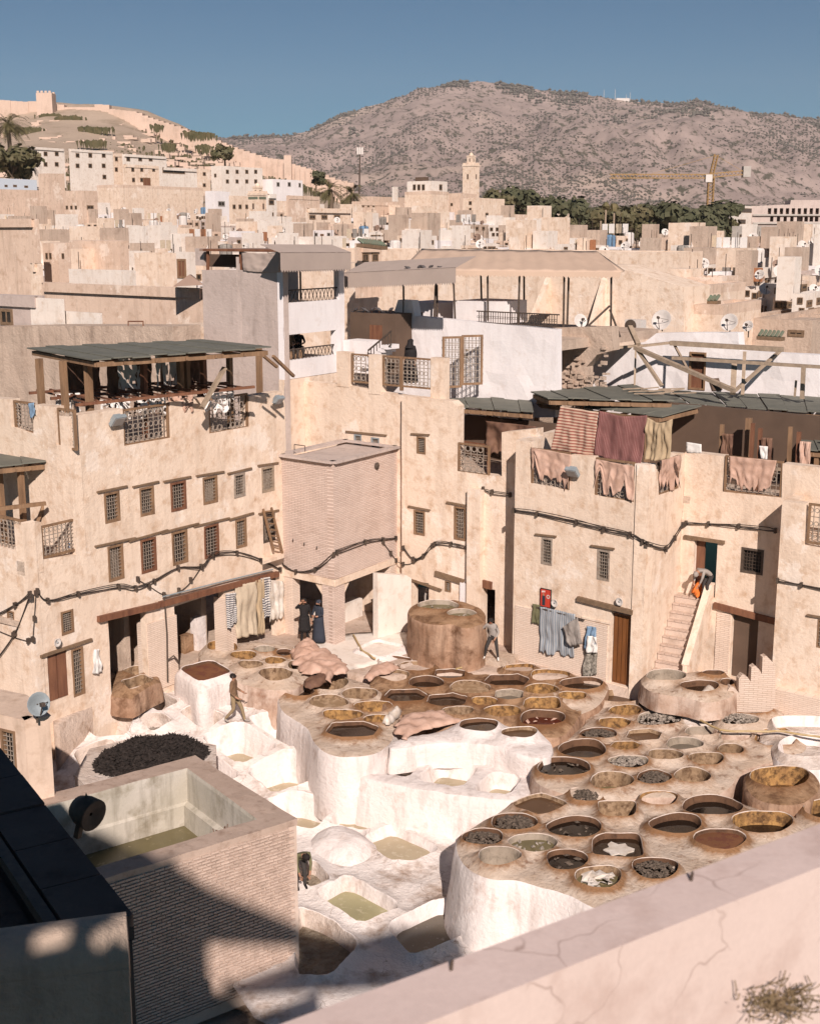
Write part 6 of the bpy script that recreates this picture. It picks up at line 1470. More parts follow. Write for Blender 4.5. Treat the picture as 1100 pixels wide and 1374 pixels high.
for _ in range(900):                        # woods along the crest
    u = rn.choice([rn.uniform(415, 480), rn.uniform(598, 630), rn.uniform(670, 712), rn.uniform(740, 790), rn.uniform(850, 960), rn.uniform(960, 1120), rn.uniform(310, 400)]); q = MP[(nj2 - 1 - rn.randint(0, 2)) * nu + int((u + 420) / 5)]
    s = rn.uniform(3, 8); clump(Vector(q) + Vector((rn.uniform(-8, 8), rn.uniform(-15, 15), 0)), s, s * 1.2)
for (uu, jf, w_, n_) in ((770, .93, 22, 90), (830, .8, 28, 60), (905, .84, 40, 130), (940, .78, 30, 90), (1000, .9, 26, 60), (700, .96, 20, 70), (720, .93, 14, 40), (1095, .85, 18, 60), (475, .8, 10, 20)):
    for _ in range(n_):
        u = rn.gauss(uu, w_ * .5); j = min(nj2 - 1, max(0, int((jf + rn.gauss(0, .02)) * nj2))); q = MP[j * nu + int((u + 420) / 5)]; s = rn.uniform(4, 9); clump(Vector(q), s, s * 1.2)
tag(mb.build('mountain_scrub', 'scrub'), kind='stuff')
for u, h, wd_ in ((812, 26, 'leftmost'), (828, 34, 'tallest'), (840, 22, 'shortest'), (846, 30, 'rightmost')):
    q = MP[(nj2 - 1) * nu + int((u + 420) / 5)]; tag(MB().tube([Vector(q), Vector(q) + Vector((0, 0, h))], 1.0, 4, r1=.5).build('radio_mast', 'dish', base=tuple(q)), wd_ + ' of the four thin radio masts on the mountain crest', 'mast', 'radio masts on the mountain crest')
q = Vector(MP[(nj2 - 1) * nu + int((837 + 420) / 5)]); tag(MB().obox(q, Vector((22, 0, 0)), Vector((0, 8, 0)), up * 6).build('mast_station', 'dish', base=tuple(q)), 'low white station building at the foot of the radio masts on the crest', 'building')

# rammed earth wall along the hill crest
fw = thing('city_wall', F(60, 150, 520), 'long rammed earth city wall running down the crest of the left hill', 'wall')
wl_ = [(-120, 118, 165), (0, 134, 166), (40, 137, 168), (42, 134, 165), (52, 138, 166), (88, 141, 168), (90, 144, 170), (130, 144, 172), (131, 140, 172), (148, 141, 175), (149, 146, 176), (185, 150, 184), (200, 157, 192), (235, 168, 206), (262, 177, 216), (290, 187, 226), (320, 199, 236), (360, 212, 246), (388, 207 + 8, 250), (390, 219, 254), (425, 229, 258), (450, 240, 264), (475, 246, 272)]
wl_ = [(u, a, b) for u, a, b in wl_]
for i in range(len(wl_) - 1):
    u0, a0, b0 = wl_[i]; u1, a1, b1 = wl_[i + 1]
    if u1 - u0 < 3: continue
    n_ = max(1, int((u1 - u0) / 7))
    for k in range(n_):
        ua = u0 + (u1 - u0) * k / n_; ub = u0 + (u1 - u0) * (k + 1) / n_; va = a0 + (a1 - a0) * (k + .5) / n_; vb = b0 + (b1 - b0) * (k + .5) / n_ + 14
        D_ = 512 - max(0, (ua - 100)) * .22
        p, q = F(ua, vb, D_), F(ub, va, D_)
        MB().obox((p + q) / 2, Vector(((q.x - p.x) / 2 + .02, 0, 0)), Vector((0, 2 + (i + k) % 3 * .15, 0)), Vector((0, 0, (q.z - p.z) / 2))).build('wall_section', 'fort', fw)
def tower(name, label, u0, u1, vt, vb, D, m, mer=4):
    a, b_ = F(u0, vb, D), F(u1, vt, D); th = thing(name, a, label, 'tower'); w = (b_.x - a.x) / 2; c = (a + b_) / 2
    MB().obox(c, Vector((w, 0, 0)), Vector((0, w, 0)), Vector((0, 0, (b_.z - a.z) / 2))).build('wall', m, th); mb = MB()
    for i in range(mer):
        for yy in (-1, 1): mb.obox(Vector((a.x + 2 * w * (i + .5) / mer, c.y + yy * w * .9, b_.z + w * .12)), Vector((w / mer * .6, 0, 0)), Vector((0, w * .1, 0)), Vector((0, 0, w * .13)))
    mb.build('battlement', m, th); return th
tower('fort_tower', 'square crenellated tower of the city wall on the left hill', 53, 72, 125, 160, 505, 'fort')
tower('fort_tower', 'low square bastion of the city wall at its right end on the slope', 366 + 16, 391, 207 + 2, 250, 445, 'fort')
rn = random.Random(21)
mb = MB()
for (u, v, w, n_) in ((68, 155, 16, 120), (95, 158, 18, 110), (40, 173, 22, 90), (125, 172, 22, 90), (210, 169, 5, 40), (128, 190, 16, 50), (272, 180, 14, 70), (273, 197, 10, 40), (225, 195, 10, 40), (255, 178, 8, 30)):
    Dq = 495 - max(0, v - 155) * 2.4
    for _ in range(n_):
        q = F(u + rn.gauss(0, w * .5), v + rn.gauss(0, 1.0), Dq); s = rn.uniform(.25, .7); k = len(mb.v); clump(q, s, s)
for _ in range(2200):
    u = rn.uniform(-60, 470); Dq = rn.uniform(310, 515); q = terr(u, Dq); 
    if noise.noise(Vector((q.x * .03, q.y * .03, 0))) < -.05: continue
    s = rn.uniform(.15, .5); clump(q + up * .6, s, s * .8)
tag(mb.build('hill_bushes', 'leafbrown'), kind='stuff')
mb = MB()
for _ in range(260):
    u = rn.uniform(-20, 330); Dq = rn.uniform(330, 500); q = terr(u, Dq) + up * .5; mb.obox(q, Vector((rn.uniform(.5, 2.2), 0, 0)), Vector((.1, rn.uniform(.5, 1), 0)), up * rn.uniform(.3, .7))
tag(mb.build('hill_stones', 'fort'), kind='stuff')

# trees
def tree(name, label, p, h, r, m='leaf', n=420, seed=1, group=None, trunk=.3, cat='tree', squash=.8):
    rn = random.Random(seed); th = thing(name, p, label, cat, group); p = Vector(p); mb = MB(); s = h * .018 + .1
    mb.tube([p - up, p + up * h * .35, p + up * h * .6 + Vector((rn.uniform(-.3, .3), 0, 0))], s * 1.6, 6, r1=s * .6)
    cen = []
    for i in range(9):
        a = rn.uniform(0, 6.28); rr = r * rn.uniform(.3, .75); q = p + Vector((math.cos(a) * rr, math.sin(a) * rr, h * rn.uniform(trunk + .1, .92))); cen.append((q, r * rn.uniform(.35, .6))); mb.tube([p + up * h * rn.uniform(.25, .5), q], s * .6, 4, r1=s * .2)
    mb.build('trunk', 'trunk', th); lf = MB()
    for i in range(n):
        q, rr = rn.choice(cen); d = Vector((rn.gauss(0, 1), rn.gauss(0, 1), rn.gauss(0, 1))).normalized() * rr * rn.uniform(.6, 1.08); d.z *= squash; o = q + d
        l = r * rn.uniform(.07, .15); x = Vector((rn.uniform(-1, 1), rn.uniform(-1, 1), rn.uniform(-.6, .6))).normalized() * l; y = x.cross(d + Vector((rn.uniform(-.6, .6), rn.uniform(-.6, .6), .3))).normalized() * l * .8
        lf.add([o - x - y, o + x - y, o + x * .8 + y, o - x * .6 + y], [(0, 1, 2, 3)])
    for q, rr in cen: lf.ball(q, rr * .72, rr * .72, rr * .6, 7, 5, .2, rn)
    tag(lf.build('crown', m, th), kind='stuff'); return th
def palm(label, p, h, r, seed=1):
    rn = random.Random(seed); th = thing('palm_tree', p, label, 'palm'); p = Vector(p); t = p + up * h
    MB().tube([p - up, p + up * h * .5 + Vector((.15, 0, 0)), t], .5, 8, r1=.35).build('trunk', 'trunk', th); mb = MB()
    for i in range(46):
        a = rn.uniform(0, 6.28); e = rn.uniform(-.5, 1.25); d = Vector((math.cos(a) * math.cos(e), math.sin(a) * math.cos(e), math.sin(e))); pts = [t]
        for k in range(1, 6): d2 = d + Vector((0, 0, -.24 * k)); pts.append(pts[-1] + d2.normalized() * r / 5)
        side = d.cross(up).normalized()
        for k in range(5):
            w0 = r * .11 * math.sin((k + .4) / 5.4 * 3.14); w1 = r * .11 * math.sin((k + 1.4) / 5.6 * 3.14)
            for sg in (1, -1):
                for f in range(3):
                    q0 = pts[k].lerp(pts[k + 1], f / 3); q1 = pts[k].lerp(pts[k + 1], (f + .7) / 3); wv = side * sg * (w0 + (w1 - w0) * f / 3) * 1.6
                    mb.add([q0, q1, q0.lerp(q1, .8) + wv + d * r * .06 - up * abs(w0) * .6], [(0, 1, 2)])
    tag(mb.build('fronds', 'palm', th), kind='stuff')
palm('shaggy palm at the left edge beside the white flats', F(14, 226, 262), 8.5, 5.0, 1)
palm('large palm left of the pair below the middle of the city wall', F(443, 282, 215), 3.3, 3.3, 2)
palm('smaller palm right of the pair, in front of the ochre houses', F(472, 287, 205), 3.0, 2.9, 3)
tree('bushy_tree', 'grey green bushy tree below the palm at the left edge', F(18, 250, 258), 6.5, 5, 'leafbrown', 500, 4)
tree('bushy_tree', 'small dark tree above the big palm', F(424, 252, 300), 3.2, 2.4, 'leaf', 240, 5)
tree('bushy_tree', 'ragged small tree on the slope above the white flats', F(302, 222, 320), 4.5, 3.4, 'leafbrown', 260, 6)
for i, (u, vt, vb, r_, m, lab) in enumerate(((672, 262, 300, 3.4, 'leafbrown', 'small tree left of the dark grove, behind the cream house'), (702, 261, 302, 4.8, 'leaf', 'dark tree behind the cream house right of the minaret'), (734, 271, 312, 4.3, 'leaf', 'rounded dark tree left of the mast in the gap'),
        (775, 277, 322, 4.3, 'leaf', 'dark green tree at the left end of the big grove'), (793, 274, 322, 5.2, 'leaf', 'tall dark tree second in the grove'), (818, 281, 322, 4.2, 'leafbrown', 'dark tree behind the two thin palm trunks'), (842, 284, 322, 4.2, 'leafbrown', 'brownish bare tree in the middle of the grove'), (860, 280, 322, 5, 'leaf', 'dense dark tree right of the brownish one'),
        (886, 282, 323, 5, 'leafbrown', 'olive tree in the middle of the grove'), (912, 282, 323, 5, 'leaf', 'broad dark tree left of the crane foot'), (938, 284, 323, 4.6, 'leaf', 'dark tree just left of the crane mast'), (962, 278, 323, 5, 'leaf', 'dark tree under the crane at the right end of the grove'), (975, 298, 324, 3.2, 'leafbrown', 'low brown tree at the right end of the grove'), (760, 295, 322, 3, 'leafbrown', 'low bush at the left foot of the grove'), (868, 302, 324, 3, 'leafbrown', 'tan bush in front of the grove'))):
    D = 255 + (i * 37 % 30); p = F(u, vb, D); tree('grove_tree', lab, p, (vb - vt) / FX * D, r_ * 1.0, m, 520, 30 + i, 'trees of the dark grove', trunk=.15)
for u, vt, lean in ((813, 276, 2), (824, 278, 1), (806, 296, 1)):
    p, q = F(u - lean, 322, 248), F(u, vt, 248); th = thing('bare_trunk', p, {813: 'tallest thin pale palm trunk in front of the grove', 824: 'thin pale trunk just right of the tallest one in front of the grove', 806: 'short leaning pale trunk in front of the grove'}[u], 'tree'); MB().tube([p, q], .16, 5).build('trunk', 'woodpale', th)
    if u != 806: lf = MB(); lf.ball(q, .8, .8, .8, 6, 4, .3, rn); lf.build('crown', 'palm', th)

# minaret
def minaret(label, uc, D, w, v0, v1, v2, v3, m='plaster', band=None):
    p = F(uc, v0, D); th = thing('minaret', p, label, 'minaret'); s = w / FX * D / 2; z = lambda v: zpx(p, v); X, Y = DA, DB
    def blk(nm, k, za, zb, mm=m): MB().obox(Vector((p.x, p.y, (za + zb) / 2)), X * s * k, Y * s * k, up * (zb - za) / 2).build(nm, mm, th)
    blk('shaft', 1, z(v0), z(v1)); blk('cornice', 1.08, z(v1), z(v1) + .3); blk('lantern', .5, z(v1) + .3, z(v2)); blk('lantern_cornice', .56, z(v2), z(v2) + .2)
    mb = MB()
    for i in range(5):
        for d, e in ((X, Y), (Y, X)):
            for sg in (-1, 1): mb.obox(Vector((p.x, p.y, z(v1) + .3 + s * .12)) + d * s * (-.85 + .42 * i) + e * sg * s * .95, d * s * .1, e * s * .06, up * s * .16)
    mb.build('merlons', m, th)
    MB().lathe(Vector((p.x, p.y, z(v2) + .2)), [(s * .32, 0), (s * .34, s * .15), (s * .25, s * .35), (s * .05, s * .5)], 10).build('dome', m, th)
    MB().tube([Vector((p.x, p.y, z(v2) + s * .5)), Vector((p.x, p.y, z(v3)))], .06, 5).build('finial', 'iron', th)
    fr = Fr(p - X * s, DB); fr = Fr(Vector((p.x, p.y, 0)) - X * s, DB)
    zz = z(v0) + (z(v1) - z(v0)) * .62
    f2 = Fr(Vector((p.x, p.y, 0)) + Y * s, DA)
    for f in (fr, f2):
        MB().fbox(f, -s * .14, zz, s * .14, zz + s * .75, -.02, .04).build('window', 'dark', th)
        MB().fbox(f, -s * .09, z(v2) - s * .75, s * .09, z(v2) - s * .25, -.02 - s * .5, .04 - s * .5).build('window', 'dark', th)
        if band: MB().fbox(f, -s * .9, z(v1) - s * .5, s * .9, z(v1) - s * .18, -.02, .04).build('tile_band', band, th)
    return th
minaret('tall cream minaret with lantern standing above the town centre', 631.5, 235, 16.5, 268, 223, 210, 204)
minaret('short minaret with green tile bands left of the middle of the town', 347, 175, 19, 310, 262, 252, 246, band='tile')
# phone mast, crane
mm_ = thing('phone_mast', F(482, 250, 400), 'thin phone mast with antennas behind the city wall end', 'mast')
MB().tube([F(482, 260, 400), F(483, 198, 400)], .3, 6, r1=.2).build('pole', 'iron', mm_)
for i in range(3): MB().obox(F(480 + i * 3, 202, 400), Vector((.25, 0, 0)), Vector((0, .3, 0)), up * 1.0).build('antenna', 'dish', mm_)
cr = thing('tower_crane', F(952, 300, 330), 'ochre tower crane with its jib pointing left in front of the mountain', 'crane')
def truss(nm, p, q, w, n, m='cranep'):
    mb = MB(); p, q = Vector(p), Vector(q); d = (q - p).normalized(); s1_ = (up if abs(d.z) < .9 else Vector((1, 0, 0))); a = d.cross(s1_).normalized() * w / 2; b = a.cross(d).normalized() * w / 2
    C4 = [a + b, a - b, -a - b, -a + b]
    for c in C4: mb.bar(p + c, q + c, .2)
    for i in range(n):
        x, y = p.lerp(q, i / n), p.lerp(q, (i + 1) / n)
        for k in range(4): mb.bar(x + C4[k], y + C4[(k + 1) % 4], .1); 
    mb.build(nm, m, cr)
truss('mast', F(951, 300, 330), F(954, 238, 330), 1.3, 14); truss('jib', F(954, 236, 330), F(818, 236, 330), .9, 28); truss('counter_jib', F(954, 235, 330), F(1000, 231, 330), .9, 9); truss('tower_head', F(954, 236, 330), F(961, 207, 330), .8, 8)
MB().bar(F(960, 208, 330), F(870, 234, 330), .08).build('tie', 'cranep', cr); MB().bar(F(960, 208, 330), F(998, 230, 330), .08).build('tie', 'cranep', cr)
MB().obox(F(1001, 230, 330), Vector((.9, 0, 0)), Vector((0, 1, 0)), up * 1.3).build('counterweight', 'concrete', cr); MB().obox(F(950, 239, 330), Vector((.8, 0, 0)), Vector((0, 1, 0)), up * .9).build('cab', 'dish', cr)

# ------------------------------------------------------------ named houses of the town
D_ = 270
CH('white block of flats left of the pair on the hill', 'building', 37, 37.5, 86, 196, D_, 250, 'warmwhite', wins=[(u, v, 5, 6) for v in (206, 220) for u in (46, 61, 76)])
CH('larger white block of flats with a dark roof shed on the hill', 'building', 92, 93, 151, 199, D_ - 5, 256, 'warmwhite', wins=[(u, v, 5, 6) for v in (208, 222) for u in (104, 121, 139)] + [(140, 237, 5, 6)])
CH('narrow cream house squeezed between two white blocks of flats', 'building', 150, 151, 164, 206, D_ + 5, 256, 'plaster', wins=[(156, 213, 4, 6), (156, 227, 4, 6)])
CH('long pale block of flats third from the left on the hill', 'building', 164, 164.5, 223, 206, D_ + 2, 256, 'warmwhite', wins=[(u, 213, 5, 6) for u in (172, 188, 202)])
CH('lower cream front of the third block of flats', 'building', 165, 166, 213, 220, D_ - 12, 256, 'plaster', wins=[(178, 227, 4, 6), (190, 227, 4, 6), (206, 227, 4, 6), (179, 241, 4, 6), (190, 241, 4, 6)], door=[(197, 245, 10, 14)])
CH('low broad white building right of the blocks of flats', 'building', 217, 217.5, 268, 224, D_ - 15, 262, 'warmwhite', wins=[(233, 229, 30, 7)])
CH('small cream house with two windows beside the low white building', 'building', 264, 268, 282, 226, D_ - 18, 262, 'plaster', wins=[(274, 233, 4, 5), (274, 248, 4, 5)])
CH('big white block of flats with a shaded grey side', 'building', 283, 297, 352, 222, D_, 270, 'warmwhite', wins=[(u, v, 4, 5.5) for v in (230, 243) for u in (305, 318, 331, 343)] + [(289, 235, 3, 5)])
CH('bright white cube house right of the big white flats', 'building', 352, 366, 406, 240, D_ + 10, 275, 'white', wins=[(373, 247, 4, 6), (388, 247, 4, 6), (402, 248, 3, 6)])
CH('ochre cream house with shaded left side below the flats', 'building', 51, 64, 86, 232, 200, 300, 'plaster2')
CH('wide cream house with grey walled yard below the flats', 'building', 85, 110, 130, 255, 185, 310, 'plaster2', wins=[(90, 278, 3, 5), (96, 278, 3, 5), (102, 278, 3, 5), (121, 278, 9, 6)], door=[(123, 288, 8, 10)])
CH('long cream building with a green tiled line below the flats', 'building', 130, 160, 272, 247, 215, 300, 'plaster', mside='plaster2')
CH('bright white house with small balcony left of the short minaret', 'building', 275, 288, 308, 256, 190, 300, 'white', wins=[(297, 273, 9, 7)])
CH('cream house with balcony just left of the short minaret', 'building', 307, 311, 337, 262, 182, 300, 'plaster', wins=[(314, 277, 4, 6), (322, 277, 4, 6), (331, 277, 4, 6)])
CH('narrow cream house touching the short minaret on its right', 'building', 357, 358, 371, 260, 172, 300, 'warmwhite', wins=[(364, 271, 7, 7), (364, 287, 6, 5)])
CH('pale blue walled building at the left edge', 'building', -30, -20, 49, 238, 230, 262, 'paleblue', wins=[(8, 249, 4, 3), (20, 249, 5, 3), (35, 250, 5, 3)])
CH('long tan walled terrace with things drying at the left edge', 'building', -30, -10, 60, 253, 205, 320, 'plaster2')
CH('grey green fronted shop building with a green banner', 'building', 384, 386, 429, 262, 190, 320, 'plaster2')
MB().fbox(Fr(F(400, 270, 186), DA), -1.5, zpx(F(400, 270, 186), 273), 2.2, zpx(F(400, 270, 186), 269), 0, .15)
CH('cream house with three dark windows below the palms', 'building', 410, 411, 471, 279, 160, 330, 'plaster', wins=[(419, 291, 8, 6), (435, 291, 8, 6), (452, 291, 8, 6)])
CH('big tan house with a roof gallery left of the tall minaret', 'building', 543, 579, 602, 256, 205, 310, 'plaster', mside='plaster2')
CH('white roof gallery with dark red openings on the big tan house', 'building', 546, 578, 600, 242, 208, 262, 'warmwhite', wins=[(556, 251, 4, 8), (562, 251, 4, 8), (568, 251, 4, 8), (591, 251, 4, 8)], par=.2)
CH('small dark roofed shed on top of the white roof gallery', 'building', 557, 570, 575, 237, 214, 246, 'dark', par=0)
CH('cream house at the foot of the tall minaret', 'building', 602, 617, 640, 259, 215, 310, 'plaster2', wins=[(606, 274, 3, 4)])
CH('broad cream house right of the tall minaret with a slit window', 'building', 621, 637, 677, 265, 200, 320, 'plaster', wins=[(653, 288, 4, 6), (631, 272, 4, 5), (631, 281, 3, 5), (627, 291, 12, 3)])
CH('grey tan terrace house in front of the dark trees', 'building', 664, 684, 720, 287, 185, 330, 'plaster2', wins=[(672, 300, 5, 5)])
CH('tan stepped house with a white water tank left of the roof gallery', 'building', 480, 500, 543, 263, 215, 310, 'plaster2')
CH('slim white stair tower on the stepped tan house', 'building', 526, 529, 534, 250, 213, 270, 'warmwhite', par=0)
CH('low ochre house above the palms with a row of vents', 'building', 472, 474, 530, 270, 200, 320, 'plaster2', wins=[(480, 276, 3, 3), (487, 276, 3, 3), (494, 276, 3, 3), (501, 276, 3, 3)])
CH('orange brick roof house in the middle distance at the right', 'building', 887, 907, 962, 318, 125, 380, 'plaster2', wins=[(941, 336, 3, 6), (949, 336, 3, 6), (934, 336, 3, 6)])
# concrete building with arches
ar = thing('arcade_building', F(1040, 330, 300), 'large unfinished pale building with rows of arches at the right edge', 'building')
af = Fr(F(1011, 300, 300), Vector((1, -.12, 0)))
a, b, c, d = af.rect(1008, 278, 1200, 332); 
holes = []
for v0, v1, us_ in ((279, 287, range(1030, 1130, 8)), (290, 297, range(1033, 1070, 9)), (301, 308, range(1050, 1066, 9)), (313, 321, range(1050, 1130, 9))):
    for u in us_: holes.append(af.rect(u, v0, u + 4.6, v1))
for v0 in (290, 300, 310, 320):
    for u in range(1072, 1130, 7): 
        if v0 != 320: holes.append(af.rect(u, v0, u + 5, v0 + 7))
facade('wall', af, [(1008, 276), (1060, 274), (1061, 268), (1130, 268), (1130, 345), (1008, 345)], holes[:], 'stucco', ar, sp=6, thick=8, reveal=1.2, amp=0)
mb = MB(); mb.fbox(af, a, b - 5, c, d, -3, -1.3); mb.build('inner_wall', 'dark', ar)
for v in (288, 299, 310, 331): MB().bar(af.p(1010, v, .1), af.p(1130, v, .1), .8, .35).build('floor_slab', 'concrete', ar)
CH('grey concrete stair block in front of the arcade building', 'building', 1008, 1010, 1048, 303, 280, 340, 'concrete', wins=[(1035, 311, 8, 5), (1035, 318, 8, 5)])
CH('unfinished white house with rooftop room left of the arcade building', 'building', 978, 984, 1013, 275, 290, 320, 'warmwhite', wins=[(1000, 282, 18, 6), (995, 297, 10, 6)])
CH('small gabled grey house below the unfinished white house', 'building', 982, 988, 1010, 303, 270, 335, 'concrete', wins=[(994, 316, 4, 4), (1002, 316, 4, 4)])
CH('white crenellated building between the trees', 'building', 745, 746, 764, 281, 300, 300, 'plaster')

# ------------------------------------------------------------ the many smaller houses of the medina
rn = random.Random(77)
TONE = [('plaster', 'cream'), ('plaster2', 'ochre'), ('warmwhite', 'off white'), ('old', 'weathered tan'), ('stucco', 'grey pink'), ('white', 'bright white'), ('plaster', 'pale cream'), ('warmwhite', 'chalky'), ('warmwhite', 'pale'), ('white', 'whitewashed'), ('warmwhite', 'light'), ('white', 'clean white')]
LM = [(20, 'the left edge'), (80, 'the ochre roof turret'), (140, 'the striped tarp roof'), (200, 'the green lined building'), (260, 'the grey stucco house'), (347, 'the short minaret'), (400, 'the green banner shop'), (445, 'the palms'), (500, 'the green tiled house'), (570, 'the white roof gallery'), (632, 'the tall minaret'), (700, 'the trees by the minaret'), (770, 'the grove end'), (840, 'the grove middle'), (910, 'the orange roofed house'), (955, 'the crane'), (1000, 'the arcade building'), (1060, 'the right edge')]
FEAT = ['with stair hut', 'with low parapet', 'with one window', 'with two windows', 'with three windows', 'with roof dish', 'with roof hut', 'with water tank', 'with dark door', 'with washing']
seen = {}
def dlab(ml, tone, ri, side, pn):
    for sz_ in ('', 'small', 'tilted', 'round', 'high', 'low', 'faded', 'far', 'dull'):
        k = f"{sz_} {'rusty' if ml == 'dishrust' else 'pale'} dish on a {tone} roof, {ORD[min(ri, 9)]} rank, {side} {pn}"
        k = k.strip()
        if k not in seen: break
    seen[k] = 1; return k
rows_ = [(292, 205), (300, 180), (308, 160), (315, 145), (323, 130), (332, 118), (342, 108), (354, 99), (367, 91), (381, 84), (398, 78)]
hn = 0
for ri, (v, D) in enumerate(rows_):
    u = -30 + rn.uniform(0, 20)
    while u < 1125:
        w = rn.uniform(19, 46) * (110 / D) ** .5
        um = u + w / 2; vv = v + rn.uniform(-8, 8)
        skip = (um > 730 and v < 316) or (um > 600 and v < 296) or (ri >= 8 and 280 < um < 925) or (ri >= 7 and 560 < um < 880) or (ri >= 9 and um < 250) or (ri>=10 and um<400)
        if um > 965 and v < 330: vv = max(vv, 329)
        if not skip:
            mt, tone = rn.choice(TONE); f = rn.choice(FEAT); pos = min(LM, key=lambda q: abs(q[0] - um)); side = 'left of' if um < pos[0] - 8 else 'right of' if um > pos[0] + 8 else 'below'
            key = f'{tone} house {f}, {ORD[min(ri, 9)]} rank, {side} {pos[1]}'
            t_ = 0
            while key in seen and t_ < 40:
                t_ += 1; mt, tone = rn.choice(TONE); f = rn.choice(FEAT); key = f'{tone} house {f}, {ORD[min(ri, 9)]} rank, {side} {pos[1]}'
            seen[key] = 1
            split = rn.uniform(.15, .85); Dq = D * rn.uniform(.96, 1.05); sc = 110 / D
            wins = []; door = []
            nw = {'with one window': 1, 'with two windows': 2, 'with three windows': 3, 'with stair hut': 3, 'with roof dish': 4, 'with water tank': 4, 'with low parapet': 5, 'with roof hut': 3, 'with dark door': 2, 'with washing': 3}.get(f, 0)
            for k in range(nw): wins.append((um - w * .42 + w * .84 * (k + .5) / nw + rn.uniform(-1, 1), vv + (6 + (k % 2) * rn.choice([0, 0, 2.5])) * sc + 1.2, 4.6 * sc + .8, 6 * sc + .8))
            if f in ('with roof dish', 'with water tank', 'with low parapet', 'with stair hut', 'with roof hut'):
                for k in range(3): wins.append((um - w * .36 + w * .72 * (k + .5) / 3 + rn.uniform(-2, 2), vv + 15 * sc + 2, 4.4 * sc + .8, 5.4 * sc + .8))
            if 'door' in f: door.append((um, vv + 9 * sc + 2, 6 * sc, 11 * sc))
            th, fa, fb, c = CH(key, 'house', u, u + w * split, u + w, vv, Dq, v + 75 * sc, mt, wins=wins, door=door, group=None)
            hn += 1; top = c.z - .5
            for k in range(2):
                if rn.random() < .5: MB().tube([Vector((c.x, c.y, top)) + DA * (.5 + k) - DB * (.4 + k * .8), Vector((c.x, c.y, top + rn.uniform(1.2, 2.6))) + DA * (.5 + k) - DB * (.4 + k * .8)], .025, 4).build('aerial', 'iron', th)
            if rn.random() < .5:
                ps = rn.uniform(.6, 1.6); hh = rn.uniform(.25, .6); q = Vector((c.x, c.y, top)) + DA * rn.uniform(1, 3) - DB * rn.uniform(1, 3); MB().obox(q + up * hh, DA * ps, DB * rn.uniform(.3, .9), up * hh).build('roof_step', rn.choice(['plaster', 'warmwhite', 'white', 'old']), th)
            cen = c + DA * 1.8 - DB * 1.6
            if 'hut' in f or rn.random() < .22:
                s = rn.uniform(.6, 1.3); hh = rn.uniform(.8, 1.4); MB().obox(Vector((cen.x, cen.y, top + hh)), DA * s, DB * s * .8, up * hh).build('roof_hut', rn.choice(['plaster', 'warmwhite', 'old']), th)
            if 'tank' in f: MB().lathe(Vector((cen.x, cen.y, top + .3)), [(.05, 0), (.5, 0), (.5, 1.1), (.4, 1.25), (.05, 1.3)], 10).build('water_tank', rn.choice(['dish', 'dish', 'greycloth', 'bluetub']), th)
            if 'washing' in f:
                for k in range(4):
                    q = Vector((cen.x, cen.y, top + 1.2)) + DB * (k * .75 - 1.4); MB().obox(q, DB * .3, DA * .02, up * .45).build('washing', rn.choice(['whitecloth', 'whitecloth', 'greycloth', 'creamcloth', 'terracotta']), th)
            if 'dish' in f or rn.random() < .42:
                for k in range(1):
                    q = Vector((c.x, c.y, top + 1.0)) + DA * rn.uniform(.6, 2.5) - DB * rn.uniform(.6, 3); ml = rn.choice(['dish', 'dish', 'dishrust'])
                    dish(q, Vector((rn.uniform(-.7, .3), -.8, .4)), rn.uniform(.3, .44), dlab(ml, tone, ri, side, pos[1]), ml, group='satellite dishes on the medina roofs')
        u += w * rn.uniform(.82, 1.02)

# ------------------------------------------------------------ stairs, stepped wall, extra basins
zt_door = dS[1]; sa_ = S1.sz(875, 893)[0]; z0s = S1.sz(875, 893)[1] - .1; wst = R2.sz(948, 800)[0]; se_ = s2 - .25; ns = 10
stt = thing('outside_stair', S1.w(sa_, 0, .5), 'steep brick stair with a slanted cream parapet climbing to the dark doorway', 'stairs')
for i in range(ns):
    s = sa_ + (se_ - sa_) * i / ns; z = z0s + (zt_door - z0s) * i / (ns - 1) - .02; w0, w1 = .02, wst * (.98 if i < ns - 1 else 1)
    e = (se_ - sa_) / ns
    MB().fbox(S1, s, z - .5 if i else -.1, (s + e + .02) if i < ns - 1 else s2, z - .05, w0, w1).build('step', 'cistmortar', stt)
    n_ = 4
    for k in range(n_): MB().fbox(S1, s - .03 + (0.002 * k), z - .05, s + .12, z, w0 + (w1 - w0) * k / n_ + .01, w0 + (w1 - w0) * (k + 1) / n_ - .01).build('tread_brick', 'cistbrick', stt)
    MB().fbox(S1, s + .12, z - .05, (s + e + .02) if i < ns - 1 else s2, z - .004, w0, w1).build('tread', 'old', stt)
a0 = [(sa_ - .1, z0s - .45), (sa_ - .05, z0s + .35), (se_ - .1, zt_door + .5), (s2 - .02, zt_door + .5), (s2 - .02, zt_door - .9), (sa_ + .3, z0s - .6)]
facade('stair_parapet', Fr(S1.w(0, 0, wst + .24), DA), a0, [], 'plaster', stt, raw=True, thick=.2, amp=.015)
facade('stair_parapet', Fr(S1.w(0, 0, wst + .04), -DA), [(-a, b) for a, b in a0], [], 'plaster', stt, raw=True, thick=.01, amp=.0)
mb = MB(); mb.bar(S1.w(a0[1][0], a0[1][1] - .01, wst + .14), S1.w(a0[2][0], a0[2][1] - .01, wst + .14), .25, .06); mb.bar(S1.w(a0[2][0], a0[2][1], wst + .14), S1.w(a0[3][0], a0[3][1], wst + .14), .25, .06); mb.bar(S1.w(a0[0][0], a0[0][1], wst + .14), S1.w(a0[1][0], a0[1][1], wst + .14), .22, .06, roll=DB); mb.build('coping', 'plaster', stt)
